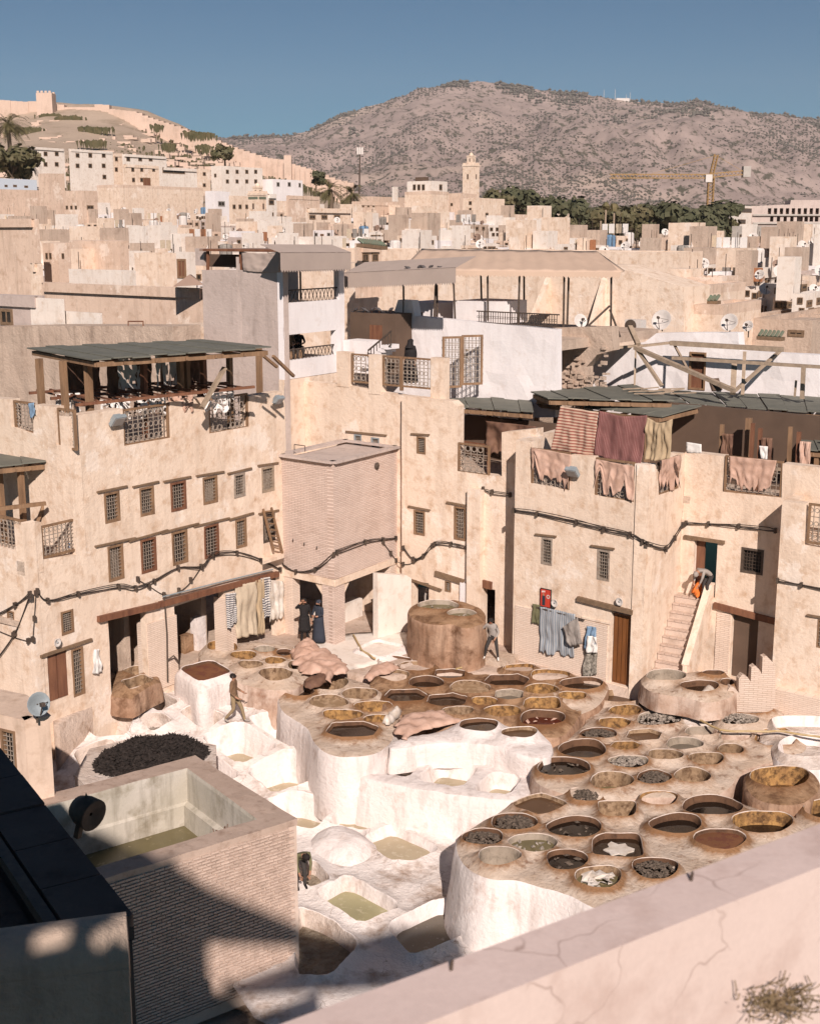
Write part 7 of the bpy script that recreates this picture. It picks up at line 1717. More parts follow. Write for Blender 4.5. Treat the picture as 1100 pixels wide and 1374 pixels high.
W4 = Fr(G(975, 958, -.1), G(1036, 956, -.1) - G(975, 958, -.1))
sw = thing('stepped_wall', W4.p(1005, 935), 'low brick wall with stepped pointed merlons beside the corner block', 'wall')
zg = [(974, 965), (974, 930), (980, 921), (986, 924), (991, 930), (991, 911), (996, 905), (1003, 909), (1007, 915), (1008, 896), (1013, 893), (1019, 899), (1022, 905), (1023, 882), (1028, 880), (1034, 886), (1040, 893), (1040, 975)]
facade('wall', W4, zg, [], courses('cream_courses_w', W4.t, (0.54, 0.42, 0.34), (0.60, 0.48, 0.40), (0.40, 0.29, 0.22), fade=.5), sw, thick=.25, amp=.01, sp=.3)
bm_ = MB(); bm_.fbox(R3, .02, -.5, r3(1160, 900)[0], R3.sz(1040, 893)[1] * 0 + .55, .0, .3); bm_.build('brick_dado', 'creambrickB', corner)

cluster('the low wooden topped tank beside the left doorway', 0.35, [(236, 901), (240, 896), (283, 884), (290, 886), (314, 902), (314, 908), (274, 922), (266, 921)],
        [[([(243, 900), (283, 889), (309, 904), (270, 917)], 'rust', 'white rectangular tank filled to the rim with rust brown crust')]], -1.2, 'lime', 'lime', name='tank', cat='tank', seed=41, smooth_out=0, wallflare=0.03, expand=0)
cluster('stained basins inside the left doorway', 0.3, [(146, 914), (158, 896), (205, 890), (216, 912), (176, 933), (150, 930)],
        [[([(164, 902), (184, 895), (203, 903), (180, 909)], 'tan'), ([(160, 917), (192, 907), (208, 915), (176, 929)], 'tan')]], -.5, 'vatbrown', 'vatdark', name='basin', cat='basin', seed=42, smooth_out=0, wallflare=0.03, expand=0)
cluster('sunk in the pale floor below the brick tower', 0.05, [(466, 876), (470, 866), (505, 854), (545, 862), (560, 874), (556, 884), (516, 892), (480, 886)],
        [[([(484, 874), (506, 863), (537, 870), (514, 882)], 'limegreen', 'square basin of dark green water')]], -.4, 'lime', 'lime', name='basin', cat='basin', seed=43)
cluster('between the pale block and the hide pile', 0.02, [(500, 897), (508, 884), (530, 878), (556, 882), (552, 893), (530, 900)],
        [[(530, 888.5, 17, 4.8, 'dark', None, 'small half hidden vat of dark water')]], -.4, 'limetop', 'lime', group=TG, seed=44)
# whitewashed patch of floor under the tower
flat('white_floor', gp([(385, 880), (400, 862), (440, 852), (540, 845), (552, 860), (540, 880), (470, 900), (430, 895)], .04), .04, 'warmwhite', sp=.4, amp=.02, down=-.2)
# step under the leaning man
mb = MB(); q = G(668, 889, 0); mb.obox(q + Vector((0, 0, .12)), DB * .6, DA * .5, up * .14); tag(mb.build('stone_step', 'vattop', base=tuple(q)), 'worn stone step at the foot of the tall double vat', 'step')

# ------------------------------------------------------------ hides, laundry, things of the yard
def lay_hide(name, label, pts, z, m, hgt=.15, seed=1, edge=.12, cat='hide', amp=.12):
    w = chaikin([tuple(G(u, v, z)[:2]) for u, v in pts], 1); w = dens(ccw(w), .12); rn = random.Random(seed)
    c = np.array(w).mean(0); w = [tuple(c + (np.array(p) - c) * (1 + .24 * noise.noise(Vector((p[0] * 4, p[1] * 4, seed))) + rn.uniform(-.03, .03))) for p in w]
    V, T, idx = sheet(w, [], .09); d = dpoly(V, np.array(w)); dm = max(d.max(), .1)
    hz = [z + .05 + hgt * min(1, di / dm * 1.4) + noise.fractal(Vector((x * 2, y * 2, seed)), .8, 2, 4) * amp * min(1, di * 3 + .25) + noise.noise(Vector((x * 4, y * 2, seed))) * amp * .5 - edge * math.exp(-di / .08) for (x, y), di in zip(V, d)]
    o = mk(name, np.column_stack([V, hz]), T, m, smooth=True, base=(c[0], c[1], z)); s_ = o.modifiers.new('thickness', 'SOLIDIFY'); s_.thickness = .02; return tag(o, label, cat)
lay_hide('raw_hide', 'long pinkish raw hide thrown over the rims from the brown block towards the pillar', [(392, 880), (388, 868), (408, 860), (425, 868), (440, 872), (462, 886), (468, 896), (458, 906), (446, 902), (440, 918), (434, 900), (412, 904), (400, 896)], .46, 'hide', .1, 3, amp=.12)
lay_hide('raw_hide', 'crumpled pinkish hide heap at the top of the long pile by the pillar', [(392, 872), (400, 860), (420, 858), (430, 868), (420, 880), (400, 886)], .5, 'hide', .12, 5, amp=.12)
lay_hide('raw_hide', 'large flat pinkish hide drying across the white rim in the middle', [(528, 972), (540, 958), (562, 954), (590, 952), (612, 958), (618, 966), (596, 972), (566, 978), (548, 985), (545, 992), (534, 984)], .12, 'hide', .05, 7, amp=.09)
lay_hide('raw_hide', 'small pale hide crumpled at the left end of the central block', [(487, 908), (500, 892), (520, 888), (538, 892), (528, 900), (508, 904), (496, 912)], .2, 'hide', .06, 9, amp=.12)
lay_hide('raw_hide', 'twisted pale skin lying over the rim beside the amber vats', [(512, 966), (524, 955), (536, 948), (540, 954), (530, 964), (520, 972)], .15, 'palehide', .12, 11, amp=.2)
lay_hide('raw_hide', 'pale hide draped over the rim of the small vat by the stairs', [(938, 928), (944, 920), (952, 918), (960, 922), (962, 930), (950, 932)], .78, 'palehide', .02, 13, amp=.04)
0 and lay_hide('raw_hide', 'torn pale hide bundle left of the small stair vats', [(925, 903), (940, 895), (950, 890), (962, 896), (975, 905), (950, 908)], .22, 'palehide', .05, 15, amp=.07)
lay_hide('rag', 'scrap of green and white cloth sticking out of the vat on the front block', [(694, 1092), (700, 1088), (706, 1098), (712, 1108), (704, 1108)], -.95, 'greencloth', .1, 17, cat='cloth', amp=.1)
lay_hide('raw_hide', 'dark wet hides heaped at the edge of the left stained vat', [(405, 914), (420, 905), (440, 900), (448, 908), (430, 918), (412, 922)], .33, 'hidedark', .06, 19, amp=.1)
0 and lay_hide('sack', 'tan crumpled sack at the low block left of the tank', [(244, 884), (252, 874), (268, 876), (272, 886), (258, 894)], .35, 'ochrecloth', .12, 23, cat='sack', amp=.15)
hcloth('striped_sheet', 'blue grey striped sheet hung on the laundry house beside the red poster', 'sheet', 'bluestripe', R1, [(724, 814), (772, 824), (770, 884), (724, 878)], off=.12, rag=.2, amp=.05, seed=51)
hcloth('white_sheet', 'pale sheet hung over the corner of the blue striped sheet', 'sheet', 'greyshirt', R1, [(754, 842), (775, 828), (781, 864), (764, 868)], off=.3, amp=.05, seed=52, nx=12, ny=12)
hcloth('jacket', 'white and blue jacket on a peg left of the brown door', 'clothes', 'blue', R1, [(787, 840), (799, 842), (800, 868), (782, 872)], off=.15, amp=.06, rag=.4, seed=53, nx=12, ny=12)
hcloth('shirt', 'white shirt hung below the blue jacket', 'clothes', 'whitecloth', R1, [(788, 853), (800, 855), (801, 876), (786, 876)], off=.22, amp=.05, seed=54, nx=12, ny=12)
hcloth('mottled_rag', 'long mottled black and white cloth hanging to the floor under the shirt', 'clothes', 'mottled', R1, [(785, 872), (801, 874), (800, 908), (781, 908)], off=.14, amp=.06, rag=.15, seed=55, nx=12, ny=16)
hcloth('vest', 'khaki vest hanging left of the blue striped sheet', 'clothes', 'greencloth', R1, [(714, 810), (724, 812), (723, 840), (713, 838)], off=.1, amp=.04, rag=.2, seed=56, nx=10, ny=10)
MB_ = MB(); MB_.bar(R1.p(720, 815, .1), R1.p(784, 832, .12), .04); tag(MB_.build('laundry_rod', 'iron', base=tuple(R1.p(720, 815, .1))), 'thin rod carrying the laundry on the laundry house', 'rod')
po = thing('poster', R1.p(732, 815, .04), 'red framed poster with a dark figure and a pale emblem above the striped sheet', 'poster')
def prect(u0, v0, u1, v1, o0, o1, nm, m): a, b, c, d = R1.rect(u0, v0, u1, v1, .04); MB().fbox(R1, a, b, c, d, o0, o1).build(nm, m, po)
prect(725, 790, 739.5, 815, .03, .07, 'board', 'black'); prect(725.8, 791, 738.7, 814, .07, .074, 'sheet', 'red')
prect(728, 799, 732, 812, .074, .078, 'printed_figure', 'navy'); prect(728.6, 796, 731, 799.5, .074, .078, 'printed_face', 'skin')
MB().lathe(R1.p(735.3, 801, .076), [(.075, 0), (.075, .003), (.045, .003), (.045, 0), (.075, 0)], 12, (R1.t, up, R1.n)).build('printed_emblem', 'dish', po)
for k in range(3): prect(727.5 + k * 1.6, 792.3, 728.6 + k * 1.6, 794.6, .074, .078, 'printed_letter', 'whitecloth')
for fr, u, v, lab in ((R1, 744, 809, 'small round metal lamp beside the red poster'), (R1, 831, 807, 'small round metal lamp above the brown door'), (L, 77, 862, 'small round metal lamp above the shuttered window')):
    p = fr.p(u, v, .12); th = thing('wall_lamp', fr.p(u, v, 0), lab, 'lamp'); ax = (fr.t, fr.t.cross(fr.n).normalized(), (fr.n - up * .6).normalized())
    MB().lathe(p, [(.03, -.12), (.06, -.08), (.14, .02), (.15, .03), (.12, .02), (.03, -.03)], 14, ax).build('shade', 'dish', th, smooth=True); MB().tube([fr.p(u, v, 0), p], .02, 5).build('arm', 'iron', th); MB().ball(p, .04, .04, .04).build('bulb', 'metal', th)
L2 = lambda px, off: [L.p(u, v, off) for u, v in px]
for px, m, lab, nm, cat, rg, sd in (([(303, 797), (317, 795), (317, 842), (305, 846)], 'bwstripe', 'black and white striped cloth at the left end of the porch laundry', 'striped_cloth', 'cloth', .15, 61),
                   ([(316, 786), (344, 780), (346, 852), (318, 858)], 'creamcloth', 'long folded cream sheet hung under the beam of the porch', 'cream_sheet', 'sheet', .05, 62),
                   ([(343, 779), (354, 776), (355, 850), (346, 856)], 'ochrecloth', 'narrow yellowish sheet hung right of the folded cream sheet', 'narrow_sheet', 'sheet', .05, 63),
                   ([(350, 776), (362, 774), (362, 828), (352, 832)], 'bwstripe', 'blue white striped cloth at the right of the porch laundry', 'striped_cloth', 'cloth', .1, 64),
                   ([(360, 778), (380, 780), (381, 834), (362, 840)], 'palehide', 'pale hide hung on the porch corner beside the brick tower', 'raw_hide', 'hide', .4, 65)):
    hcloth(nm, lab, cat, m, L, px, off=.15, amp=.07, rag=rg, seed=sd, folds=3, nx=14, ny=24)
hcloth('shirt', 'white shirt hanging beside the left doorway', 'clothes', 'whitecloth', L, [(126, 872), (133, 871), (137, 904), (124, 906)], off=.12, amp=.05, rag=.25, seed=66, nx=10, ny=14)
hcloth('shirt', 'white shirt hanging on the wall right of the porch', 'clothes', 'whitecloth', B2, [(514, 800), (520, 799), (524, 830), (516, 834)], off=.5, amp=.05, rag=.3, seed=67, nx=10, ny=14)
hcloth('rag', 'pale cloth hung over the small grille at the left end of the upper parapet', 'cloth', 'blue', U, [(38, 541), (46, 540), (47, 560), (40, 562)], off=.1, amp=.04, rag=.4, seed=68, nx=8, ny=8)
hcloth('blue_bag', 'bright blue plastic bag on the small terrace at the left', 'bag', 'bluetub', L, [(92, 729), (107, 726), (106, 733), (93, 735)], off=-.3, amp=.06, seed=69, nx=8, ny=6)
ld = thing('ladder', L.p(372, 742, .3), 'wooden ladder leaning against the window beside the brick tower', 'ladder')
for (a, b) in (((353, 683), (367, 738)), ((364, 681), (379, 742))): MB().bar(L.p(*a, .15), L.p(*b, .25), .07, .07).build('rail', 'wood', ld)
for i in range(7): t = (i + .5) / 7; MB().bar(L.p(353 + 14 * t, 683 + 55 * t, .17 + .08 * t), L.p(364 + 15 * t, 681 + 61 * t, .17 + .08 * t), .06, .05).build('rung', 'wood', ld)
tag(MB().prism([tuple(p[:2]) for p in (L.p(352, 742, 0), L.p(381, 742, 0), L.p(381, 742, .4), L.p(352, 742, .4))], L.sz(366, 744)[1] - .12, L.sz(366, 744)[1]).build('ladder_ledge', 'plaster', base=tuple(L.p(366, 744, 0))), 'small plaster ledge the ladder stands on', 'ledge')
# standing stone slabs inside the porch, planks
for (u, v, w, h, lab) in ((267, 872, .5, 1.3, 'upright pale stone block in front of the porch'), (250, 876, .5, .7, 'low red brown stone beside the upright block')):
    p = G(u, v, 0); o = MB().obox(p + up * h / 2, DA * w / 2, DB * w * .35, up * h / 2).build('stone_block', 'lime' if w == .5 and h > 1 else 'vatbrown', base=tuple(p)); tag(o, lab, 'stone')
tag(MB().bar(B2.p(500, 806, .45), B2.p(545, 788, .4), .2, .14).build('loose_beam', 'woodpale', base=tuple(B2.p(520, 800, .45))), 'weathered loose beam set in the wall right of the porch', 'beam')
sl = thing('side_shed', G(520, 850, 0), 'low whitewashed annex wall between the brick tower and the dark doorway', 'wall')
af_ = Fr(TA.w(sA, 0, 0), DB); facade('wall', Fr(G(505, 858, 0), G(552, 846, 0) - G(505, 858, 0)), [(507, 770), (545, 772), (552, 776), (552, 850), (507, 862)], [], 'warmwhite', sl, thick=.3, amp=.03)

# cables and pipes
def cables(label, paths, n=3, r=.016, nm='cable_bundle'):
    """paths: list of (frame, [(u,v)...]); each strand wanders a little around the clipped line"""
    p0 = paths[0][0].p(*paths[0][1][0], .06); th = thing(nm, p0, label, 'cables'); rn = random.Random(len(label))
    for k in range(n):
        pts = []
        for fr, px in paths:
            q = [fr.p(u, v, .05 + .02 * k) for u, v in px]
            for i in range(len(q) - 1):
                for j in range(4):
                    t = j / 4; a = q[max(i - 1, 0)]; b = q[i]; c = q[i + 1]; d = q[min(i + 2, len(q) - 1)]
                    pt = .5 * ((2 * b) + (c - a) * t + (2 * a - 5 * b + 4 * c - d) * t * t + (3 * b - a - 3 * c + d) * t ** 3)
                    s = len(pts) * .31; pts.append(pt + up * (.05 * math.sin(s + k * 2.1) + .035 * (k - 1)))
            pts.append(q[-1] + up * .035 * (k - 1))
        MB().tube(pts, r, 5).build('cable', 'cable', th)
    mb = MB()
    for fr, px in paths:
        for u, v in px[::1]: mb.obox(fr.p(u, v, .06), fr.t * .035, fr.n * .06, up * .09)
    tag(mb.build('clips', 'iron', th), kind='stuff')
cables('sagging black cables along the left building from the corner bracket to the brick tower', [(L, [(50, 793), (64, 806), (105, 797), (159, 787), (182, 789), (207, 780), (239, 762), (271, 761), (286, 745), (318, 742), (350, 752), (376, 764)])])
cables('single black cable swinging lower between the lower windows', [(L, [(185, 777), (200, 787), (220, 798), (240, 792), (256, 778), (270, 760), (286, 746)])], n=1)
cables('black cables crossing the foot of the brick tower', [(TB, [(378, 757), (397, 767), (423, 764), (448, 744)]), (TA, [(452, 741), (490, 727), (514, 724), (531, 722)])])
cables('loops of black cable on the back wall right of the brick tower', [(B2, [(541, 735), (554, 750), (568, 746), (583, 730), (605, 730), (626, 735)])])
cables('lower hanging loop of black cable beside the brick tower', [(TA, [(514, 727), (524, 742), (531, 752)]), (B2, [(541, 757), (556, 752), (580, 732)])], n=1)
cables('black cable climbing the pipe to the recess corner', [(B2, [(627, 780), (628, 720), (630, 662), (648, 656), (660, 660), (684, 664)])], n=2)
cables('thick black cables across the laundry house', [(R1, [(689, 685), (720, 690), (773, 701), (810, 710), (845, 717), (862, 727)]), (S1, [(868, 730), (893, 737), (905, 722), (916, 704)])], n=4)
cables('black cables above the stair door', [(R2, [(920, 702), (950, 703), (991, 706), (1040, 712)])])
cables('short run of black cable on the corner block at the right edge', [(R3, [(1043, 779), (1075, 785), (1130, 796)])])
cables('black cables leaving the corner bracket to the left edge', [(K, [(40, 797), (20, 812), (-20, 834)]), ], n=3)
cables('loose black cable loop hanging under the corner bracket', [(L, [(48, 796), (46, 830), (44, 858)]), (K, [(38, 860), (18, 852), (-15, 838)])], n=1)
cables('pair of taut cables slanting down at the left edge', [(K, [(40, 800), (20, 850), (-4, 884)])], n=2)
MB_ = MB(); MB_.tube([L.p(220, 796, .12), L.p(224, 850, .12), L.p(225, 915, .12)], .03, 6); MB_.tube([L.p(225, 886, .12), L.p(233, 880, .25), L.p(240, 888, .3)], .03, 6)
tag(MB_.build('water_pipe', 'iron', base=tuple(L.p(222, 850, .12))), 'thin vertical pipe with a tap on the left pier', 'pipe')
MB_ = MB(); MB_.tube([L.p(218, 801, .14), L.p(300, 780, .14), L.p(366, 764, .14)], .028, 6); tag(MB_.build('pipe', 'metalblue', base=tuple(L.p(300, 780, .14))), 'thin grey pipe running above the porch beam', 'pipe')
def hose(label, pts, r=.035):
    q = [G(u, v, z) for u, v, z in pts]; out = []
    for i in range(len(q) - 1):
        for j in range(5): out.append(q[i].lerp(q[i + 1], j / 5) + Vector((0, .04 * math.sin(i * 5 + j), 0)))
    tag(MB().tube(out, r, 6).build('hose', 'hose', base=tuple(q[0])), label, 'hose')
hose('yellow hose lying over the right vats to the right edge', [(905, 945, .05), (925, 960, .02), (950, 972, .02), (966, 980, .05), (1000, 982, .1), (1040, 981, .1), (1072, 985, .1), (1130, 994, .1)])
hose('pale hose curling beside the green water basin', [(474, 852, .12), (480, 862, .12), (485, 872, .15), (497, 880, .15), (505, 885, .15)])
hose('pale hose at the foot of the tall double vat', [(612, 898, .15), (630, 894, .15), (650, 886, .15), (680, 891, .15)])

# pigeons
for i, (fr, u, v, off) in enumerate([(BW, 549, 364, 1.3), (BW, 562, 362.5, 1.3), (BW, 569, 362.5, 1.3), (BW, 577, 362.5, 1.3), (BW, 593, 364, 1.3), (DR, 477, 419, 0), (DR, 490, 419, 0), (DR, 499, 419, 0), (DR, 509, 419, 0), (DR, 524, 419, 0)]):
    p = fr.p(u, v, off); th = thing('pigeon', p, ('dark pigeon perched on the taupe awning edge, ' if i < 5 else 'dark pigeon perched on the brown roof room, ') + ORD[i % 5] + ' from the left', 'pigeon', 'pigeons on the awning and roof room')
    s = 1 if i % 2 else -1; d = (fr.t * s + fr.n * .3).normalized(); k = len('b')
    rn_ = random.Random(i)
    mb = MB(); prof = [(.01, -.17), (.035, -.1), (.07, 0), (.075, .06), (.045, .12), (.035, .145), (.04, .17), (.03, .2), (.005, .225)]
    ax = (d + up * .45).normalized(); X = up.cross(ax).normalized(); mb.lathe(p + up * .12, prof, 8, (X, ax.cross(X), ax)); mb.build('body', 'pigeon', th, smooth=True)
    MB().obox(p + up * .03 - d * .2, d * .08, X * .025, up * .012).build('tail', 'pigeon', th); mb = MB()
    for sg in (-1, 1): mb.tube([p + X * .02 * sg, p + X * .02 * sg + up * .08], .006, 4)
    mb.build('legs', 'woodred', th); MB().bar(p + up * .12 + ax * .22, p + up * .11 + ax * .22 + d * .03, .012).build('beak', 'iron', th)

# ------------------------------------------------------------ people
def person(label, p, face, top, trous, shoes='black', hair='hair', J=None, robe=None, scale=1.0, headcover=None, sleeves=None, extra=None, crop=None):
    """a body grown over a posed skeleton; face = heading in the ground plane"""
    j = dict(hip=(0, 0, .95), sp=(0, -.01, 1.13), ch=(0, 0, 1.32), nk=(0, .0, 1.46), hd=(0, .02, 1.55), cr=(0, .0, 1.66),
             sl=(-.17, 0, 1.39), sr=(.17, 0, 1.39), el=(-.23, -.02, 1.12), er=(.23, -.02, 1.12), wl=(-.25, .06, .88), wr=(.25, .06, .88), hl=(-.25, .09, .80), hr=(.25, .09, .80),
             jl=(-.09, 0, .90), jr=(.09, 0, .90), kl=(-.10, .03, .50), kr=(.10, .03, .50), al=(-.11, 0, .09), ar=(.11, 0, .09), tl=(-.12, .17, .035), tr=(.12, .17, .035))
    if J: j.update(J)
    names = list(j); rad = dict(hip=.125, sp=.125, ch=.145, nk=.052, hd=.078, cr=.082, sl=.07, sr=.07, el=.047, er=.047, wl=.032, wr=.032, hl=.038, hr=.038, jl=.095, jr=.095, kl=.066, kr=.066, al=.043, ar=.043, tl=.034, tr=.034)
    ed = [('hip', 'sp'), ('sp', 'ch'), ('ch', 'nk'), ('nk', 'hd'), ('hd', 'cr'), ('ch', 'sl'), ('ch', 'sr'), ('sl', 'el'), ('sr', 'er'), ('el', 'wl'), ('er', 'wr'), ('wl', 'hl'), ('wr', 'hr'), ('hip', 'jl'), ('hip', 'jr'), ('jl', 'kl'), ('jr', 'kr'), ('kl', 'al'), ('kr', 'ar'), ('al', 'tl'), ('ar', 'tr')]
    f = Vector((face[0], face[1], 0)).normalized(); rt = Vector((f.y, -f.x, 0)); p = Vector(p)
    tw_ = lambda q: rt * q[0] * scale + f * q[1] * scale + up * q[2] * scale
    me = bpy.data.meshes.new('tmp'); me.from_pydata([tw_(j[n]) for n in names], [(names.index(a), names.index(b)) for a, b in ed], [])
    o = bpy.data.objects.new('tmp', me); C.objects.link(o); sk = o.modifiers.new('s', 'SKIN'); sk.use_smooth_shade = True; o.modifiers.new('d', 'SUBSURF').levels = 1
    for i, n in enumerate(names):
        sv = me.skin_vertices[0].data[i]; sv.radius = (rad[n] * scale * (1.15 if n in ('ch', 'hip', 'sp') else 1), rad[n] * scale * (.85 if n in ('ch', 'hip', 'sp') else 1)); sv.use_root = n == 'hip'
    dg = bpy.context.evaluated_depsgraph_get(); em = bpy.data.meshes.new_from_object(o.evaluated_get(dg))
    vs = [tuple(v.co) for v in em.vertices]; fs = [tuple(q.vertices) for q in em.polygons]; bpy.data.objects.remove(o)
    segs = [(np.array(tw_(j[a])), np.array(tw_(j[b])), a, b) for a, b in ed]
    slot = []; sleeves = sleeves or top
    for q in fs:
        c = np.mean([vs[i] for i in q], axis=0); best = None
        for a, b, na, nb in segs:
            d = b - a; t = np.clip(((c - a) @ d) / (d @ d), 0, 1); e = np.linalg.norm(c - a - d * t) - (rad[na] * (1 - t) + rad[nb] * t) * scale
            if best is None or e < best[0]: best = (e, na, nb, t)
        _, na, nb, t = best
        if nb in ('hd', 'cr') or na == 'nk': slot.append(0)
        elif na in ('wl', 'wr'): slot.append(0)
        elif na in ('el', 'er'): slot.append(1 if (t < .75 and sleeves != 'skin') else 0)
        elif na in ('al', 'ar'): slot.append(3)
        elif na in ('jl', 'jr', 'kl', 'kr') or nb in ('jl', 'jr'): slot.append(2 if not (na in ('kl', 'kr') and t > .95) else 3)
        elif na == 'hip' and c[2] < (j['hip'][2] + .02) * scale: slot.append(2)
        else: slot.append(1)
    th = thing('person', p, label, 'person'); W = lambda q: p + tw_(q)
    # fingers: four and a thumb on each hand
    for hn, wn, sg in (('hl', 'wl', -1), ('hr', 'wr', 1)):
        h = Vector(tw_(j[hn])); d = (h - Vector(tw_(j[wn]))).normalized(); sd = d.cross(f).normalized() if abs(d.dot(f)) < .9 else d.cross(up).normalized(); nn = sd.cross(d)
        mb = MB()
        for k, ln in enumerate((.075, .085, .08, .06)):
            b0 = h + d * .025 * scale + sd * (.012 * (k - 1.5)) * 1.5; mb.tube([b0, b0 + d * ln * .55 * scale, b0 + (d * .9 + nn * .35) * ln * scale], .0095 * scale, 5, r1=.007 * scale)
        b0 = h + sd * .03 * scale * -sg; mb.tube([b0 - d * .01, b0 + (-sd * sg * .6 + d * .7) * .035, b0 + (-sd * sg * .5 + d) * .06], .011 * scale, 5, r1=.008 * scale)
        k0 = len(vs); vs += [tuple(v) for v in mb.v]; fs += [tuple(i + k0 for i in q) for q in mb.f]; slot += [0] * len(mb.f)
    mk('body', [Vector(v) + p for v in vs], fs, None, th, smooth=True, mats=['skin', top, trous, shoes], mi=slot)
    hc = Vector(W(j['hd'])).lerp(W(j['cr']), .5); hup = (Vector(W(j['cr'])) - Vector(W(j['hd']))).normalized(); hf = (f - hup * f.dot(hup)).normalized(); hr_ = hup.cross(hf)
    mb = MB(); k = 10
    mb.lathe(hc - hf * .018 * scale - hup * .01, [(.102 * scale, -.03), (.104 * scale, .03), (.09 * scale, .07), (.05 * scale, .105), (.005, .115)], 12, (hr_, hf, (hup - hf * .25).normalized())); mb.build('headscarf' if headcover else 'hair', headcover or hair, th, smooth=True)
    if headcover: MB().lathe(hc - hup * .3, [(.2 * scale, 0), (.13 * scale, .12), (.11 * scale, .25), (.105 * scale, .34)], 12, (hr_, hf, hup)).build('headscarf', headcover, th, smooth=True)
    mb = MB()
    for sg in (-1, 1): mb.ball(hc + hf * .078 * scale + hr_ * .03 * sg * scale, .012, .012, .009, 6, 4)
    mb.build('eyes', 'black', th); mb = MB(); mb.add([hc + hf * .078 + hup * .005, hc + hf * .075 - hup * .035 + hr_ * .015, hc + hf * .075 - hup * .035 - hr_ * .015, hc + hf * .105 - hup * .03], [(0, 1, 3), (0, 3, 2), (1, 2, 3)]); mb.build('nose', 'skin', th)
    MB().obox(hc + hf * .076 - hup * .052, hr_ * .02, hf * .004, hup * .005).build('mouth', 'red', th); mb = MB()
    for sg in (-1, 1): mb.ball(hc + hr_ * .088 * sg * scale - hup * .005, .012, .02, .028, 6, 4)
    mb.build('ears', 'skin', th)
    if robe:
        rm, z0, r0, z1, r1 = robe; mb = MB(); n = 20; prof = []
        for i in range(7):
            t = i / 6; prof.append((r0 + (r1 - r0) * t ** 1.3, z0 + (z1 - z0) * t))
        k = len(mb.v)
        for r_, z_ in prof:
            for a in range(n): an = 2 * math.pi * a / n; q = r_ * (1 + .06 * math.sin(an * 5) * (z0 - z_)); mb.v.append(Vector(W((q * math.cos(an), q * .8 * math.sin(an), z_))))
        for i in range(len(prof) - 1):
            for a in range(n): mb.f.append((i * n + a, i * n + (a + 1) % n, (i + 1) * n + (a + 1) % n, (i + 1) * n + a))
        o = mb.build('robe', rm, th, smooth=True); s_ = o.modifiers.new('thickness', 'SOLIDIFY'); s_.thickness = .015
    return th, W
cf = lambda p: (Vector((0, 0, 0)) - Vector(p)).xy
p = G(409, 862, .06); person('man in black shading his eyes with his hand under the brick tower', p, (.25, -1), 'black', 'black', J=dict(er=(.34, .08, 1.35), wr=(.16, .16, 1.56), hr=(.10, .14, 1.60), kl=(-.10, .05, .5)), robe=('black', 1.0, .17, .45, .22), scale=1.04)
p = G(428, 862, .06); person('person in a dark robe with pale blue sleeves standing against the corner pillar', p, (-.7, -1), 'navy', 'navy', sleeves='blue', J=dict(el=(-.24, .05, 1.14), wl=(-.10, .24, 1.10), hl=(-.04, .27, 1.10), er=(.24, .05, 1.14), wr=(.10, .25, 1.08), hr=(.04, .28, 1.08)), robe=('navy', 1.05, .18, .06, .27), headcover=None, hair='navy')
p = G(315, 973, -.45); zf_ = zlime(p.x, p.y); p = Gz(315, 972, zlime); person('man in a brown top and khaki trousers walking along the pit edge', p + up * .05, (1, -.25), 'brownshirt', 'khaki', shoes='greyshirt', J=dict(kl=(-.09, .22, .52), al=(-.09, .32, .1), tl=(-.09, .50, .08), kr=(.09, .02, .5), ar=(.10, -.30, .14), tr=(.10, -.16, .04), hip=(0, 0, .93), el=(-.24, -.02, 1.12), wl=(-.20, .22, 1.02), hl=(-.18, .30, 1.0), wr=(.22, .18, .95), hr=(.2, .26, .92)), scale=1.03)
p = G(661, 885, .26); person('man in a grey top leaning with his elbow on the tall double vat', p, (-.25, -1), 'greyshirt', 'darktrouser', shoes='whitecloth', J=dict(hip=(0, 0, .9), jl=(-.09, 0, .86), jr=(.09, 0, .86), sp=(.02, .02, 1.08), ch=(.05, .08, 1.26), nk=(.06, .14, 1.38), hd=(.06, .18, 1.46), cr=(.06, .17, 1.57), sl=(-.12, .10, 1.32), sr=(.22, .08, 1.32), er=(.42, .02, 1.12), wr=(.52, .20, 1.10), hr=(.55, .27, 1.09), el=(-.22, .12, 1.08), wl=(-.12, .24, .88), hl=(-.08, .28, .80), kl=(-.16, .10, .48), al=(-.20, .04, .09), tl=(-.24, .2, .035), kr=(.22, .12, .48), ar=(.30, .02, .09), tr=(.36, .18, .035)), scale=1.0)
zb_ = B.sz(531, 517)[1]; p = B.w(B.sz(532, 500)[0], zb_, -.9); person('person in a long black robe and headscarf standing at the terrace railing', p, (-.6, -1), 'black', 'black', headcover='black', robe=('black', 1.35, .2, .05, .30), scale=1.05)
p = R2.w(R2.sz(943, 790)[0] + .25, zt_door + .02, .3); person('person in dark grey bending over in the doorway at the top of the stair', p, (-1, -.5), 'greyshirt', 'darktrouser', J=dict(hip=(0, -.15, .82), jl=(-.09, -.15, .78), jr=(.09, -.15, .78), sp=(0, 0, .98), ch=(0, .22, 1.06), nk=(0, .36, 1.02), hd=(0, .44, .98), cr=(0, .53, .93), sl=(-.17, .25, 1.05), sr=(.17, .25, 1.05), el=(-.2, .35, .8), er=(.2, .35, .8), wl=(-.15, .42, .58), wr=(.15, .42, .58), hl=(-.13, .46, .5), hr=(.13, .46, .5)), hair='greyshirt')
o = lay_hide('orange_bundle', 'crumpled orange work clothes lying on the top steps', [(924, 788), (934, 777), (946, 780), (952, 790), (942, 796), (934, 800)], zt_door + .12, 'orange', .3, 31, cat='clothes', amp=.3)
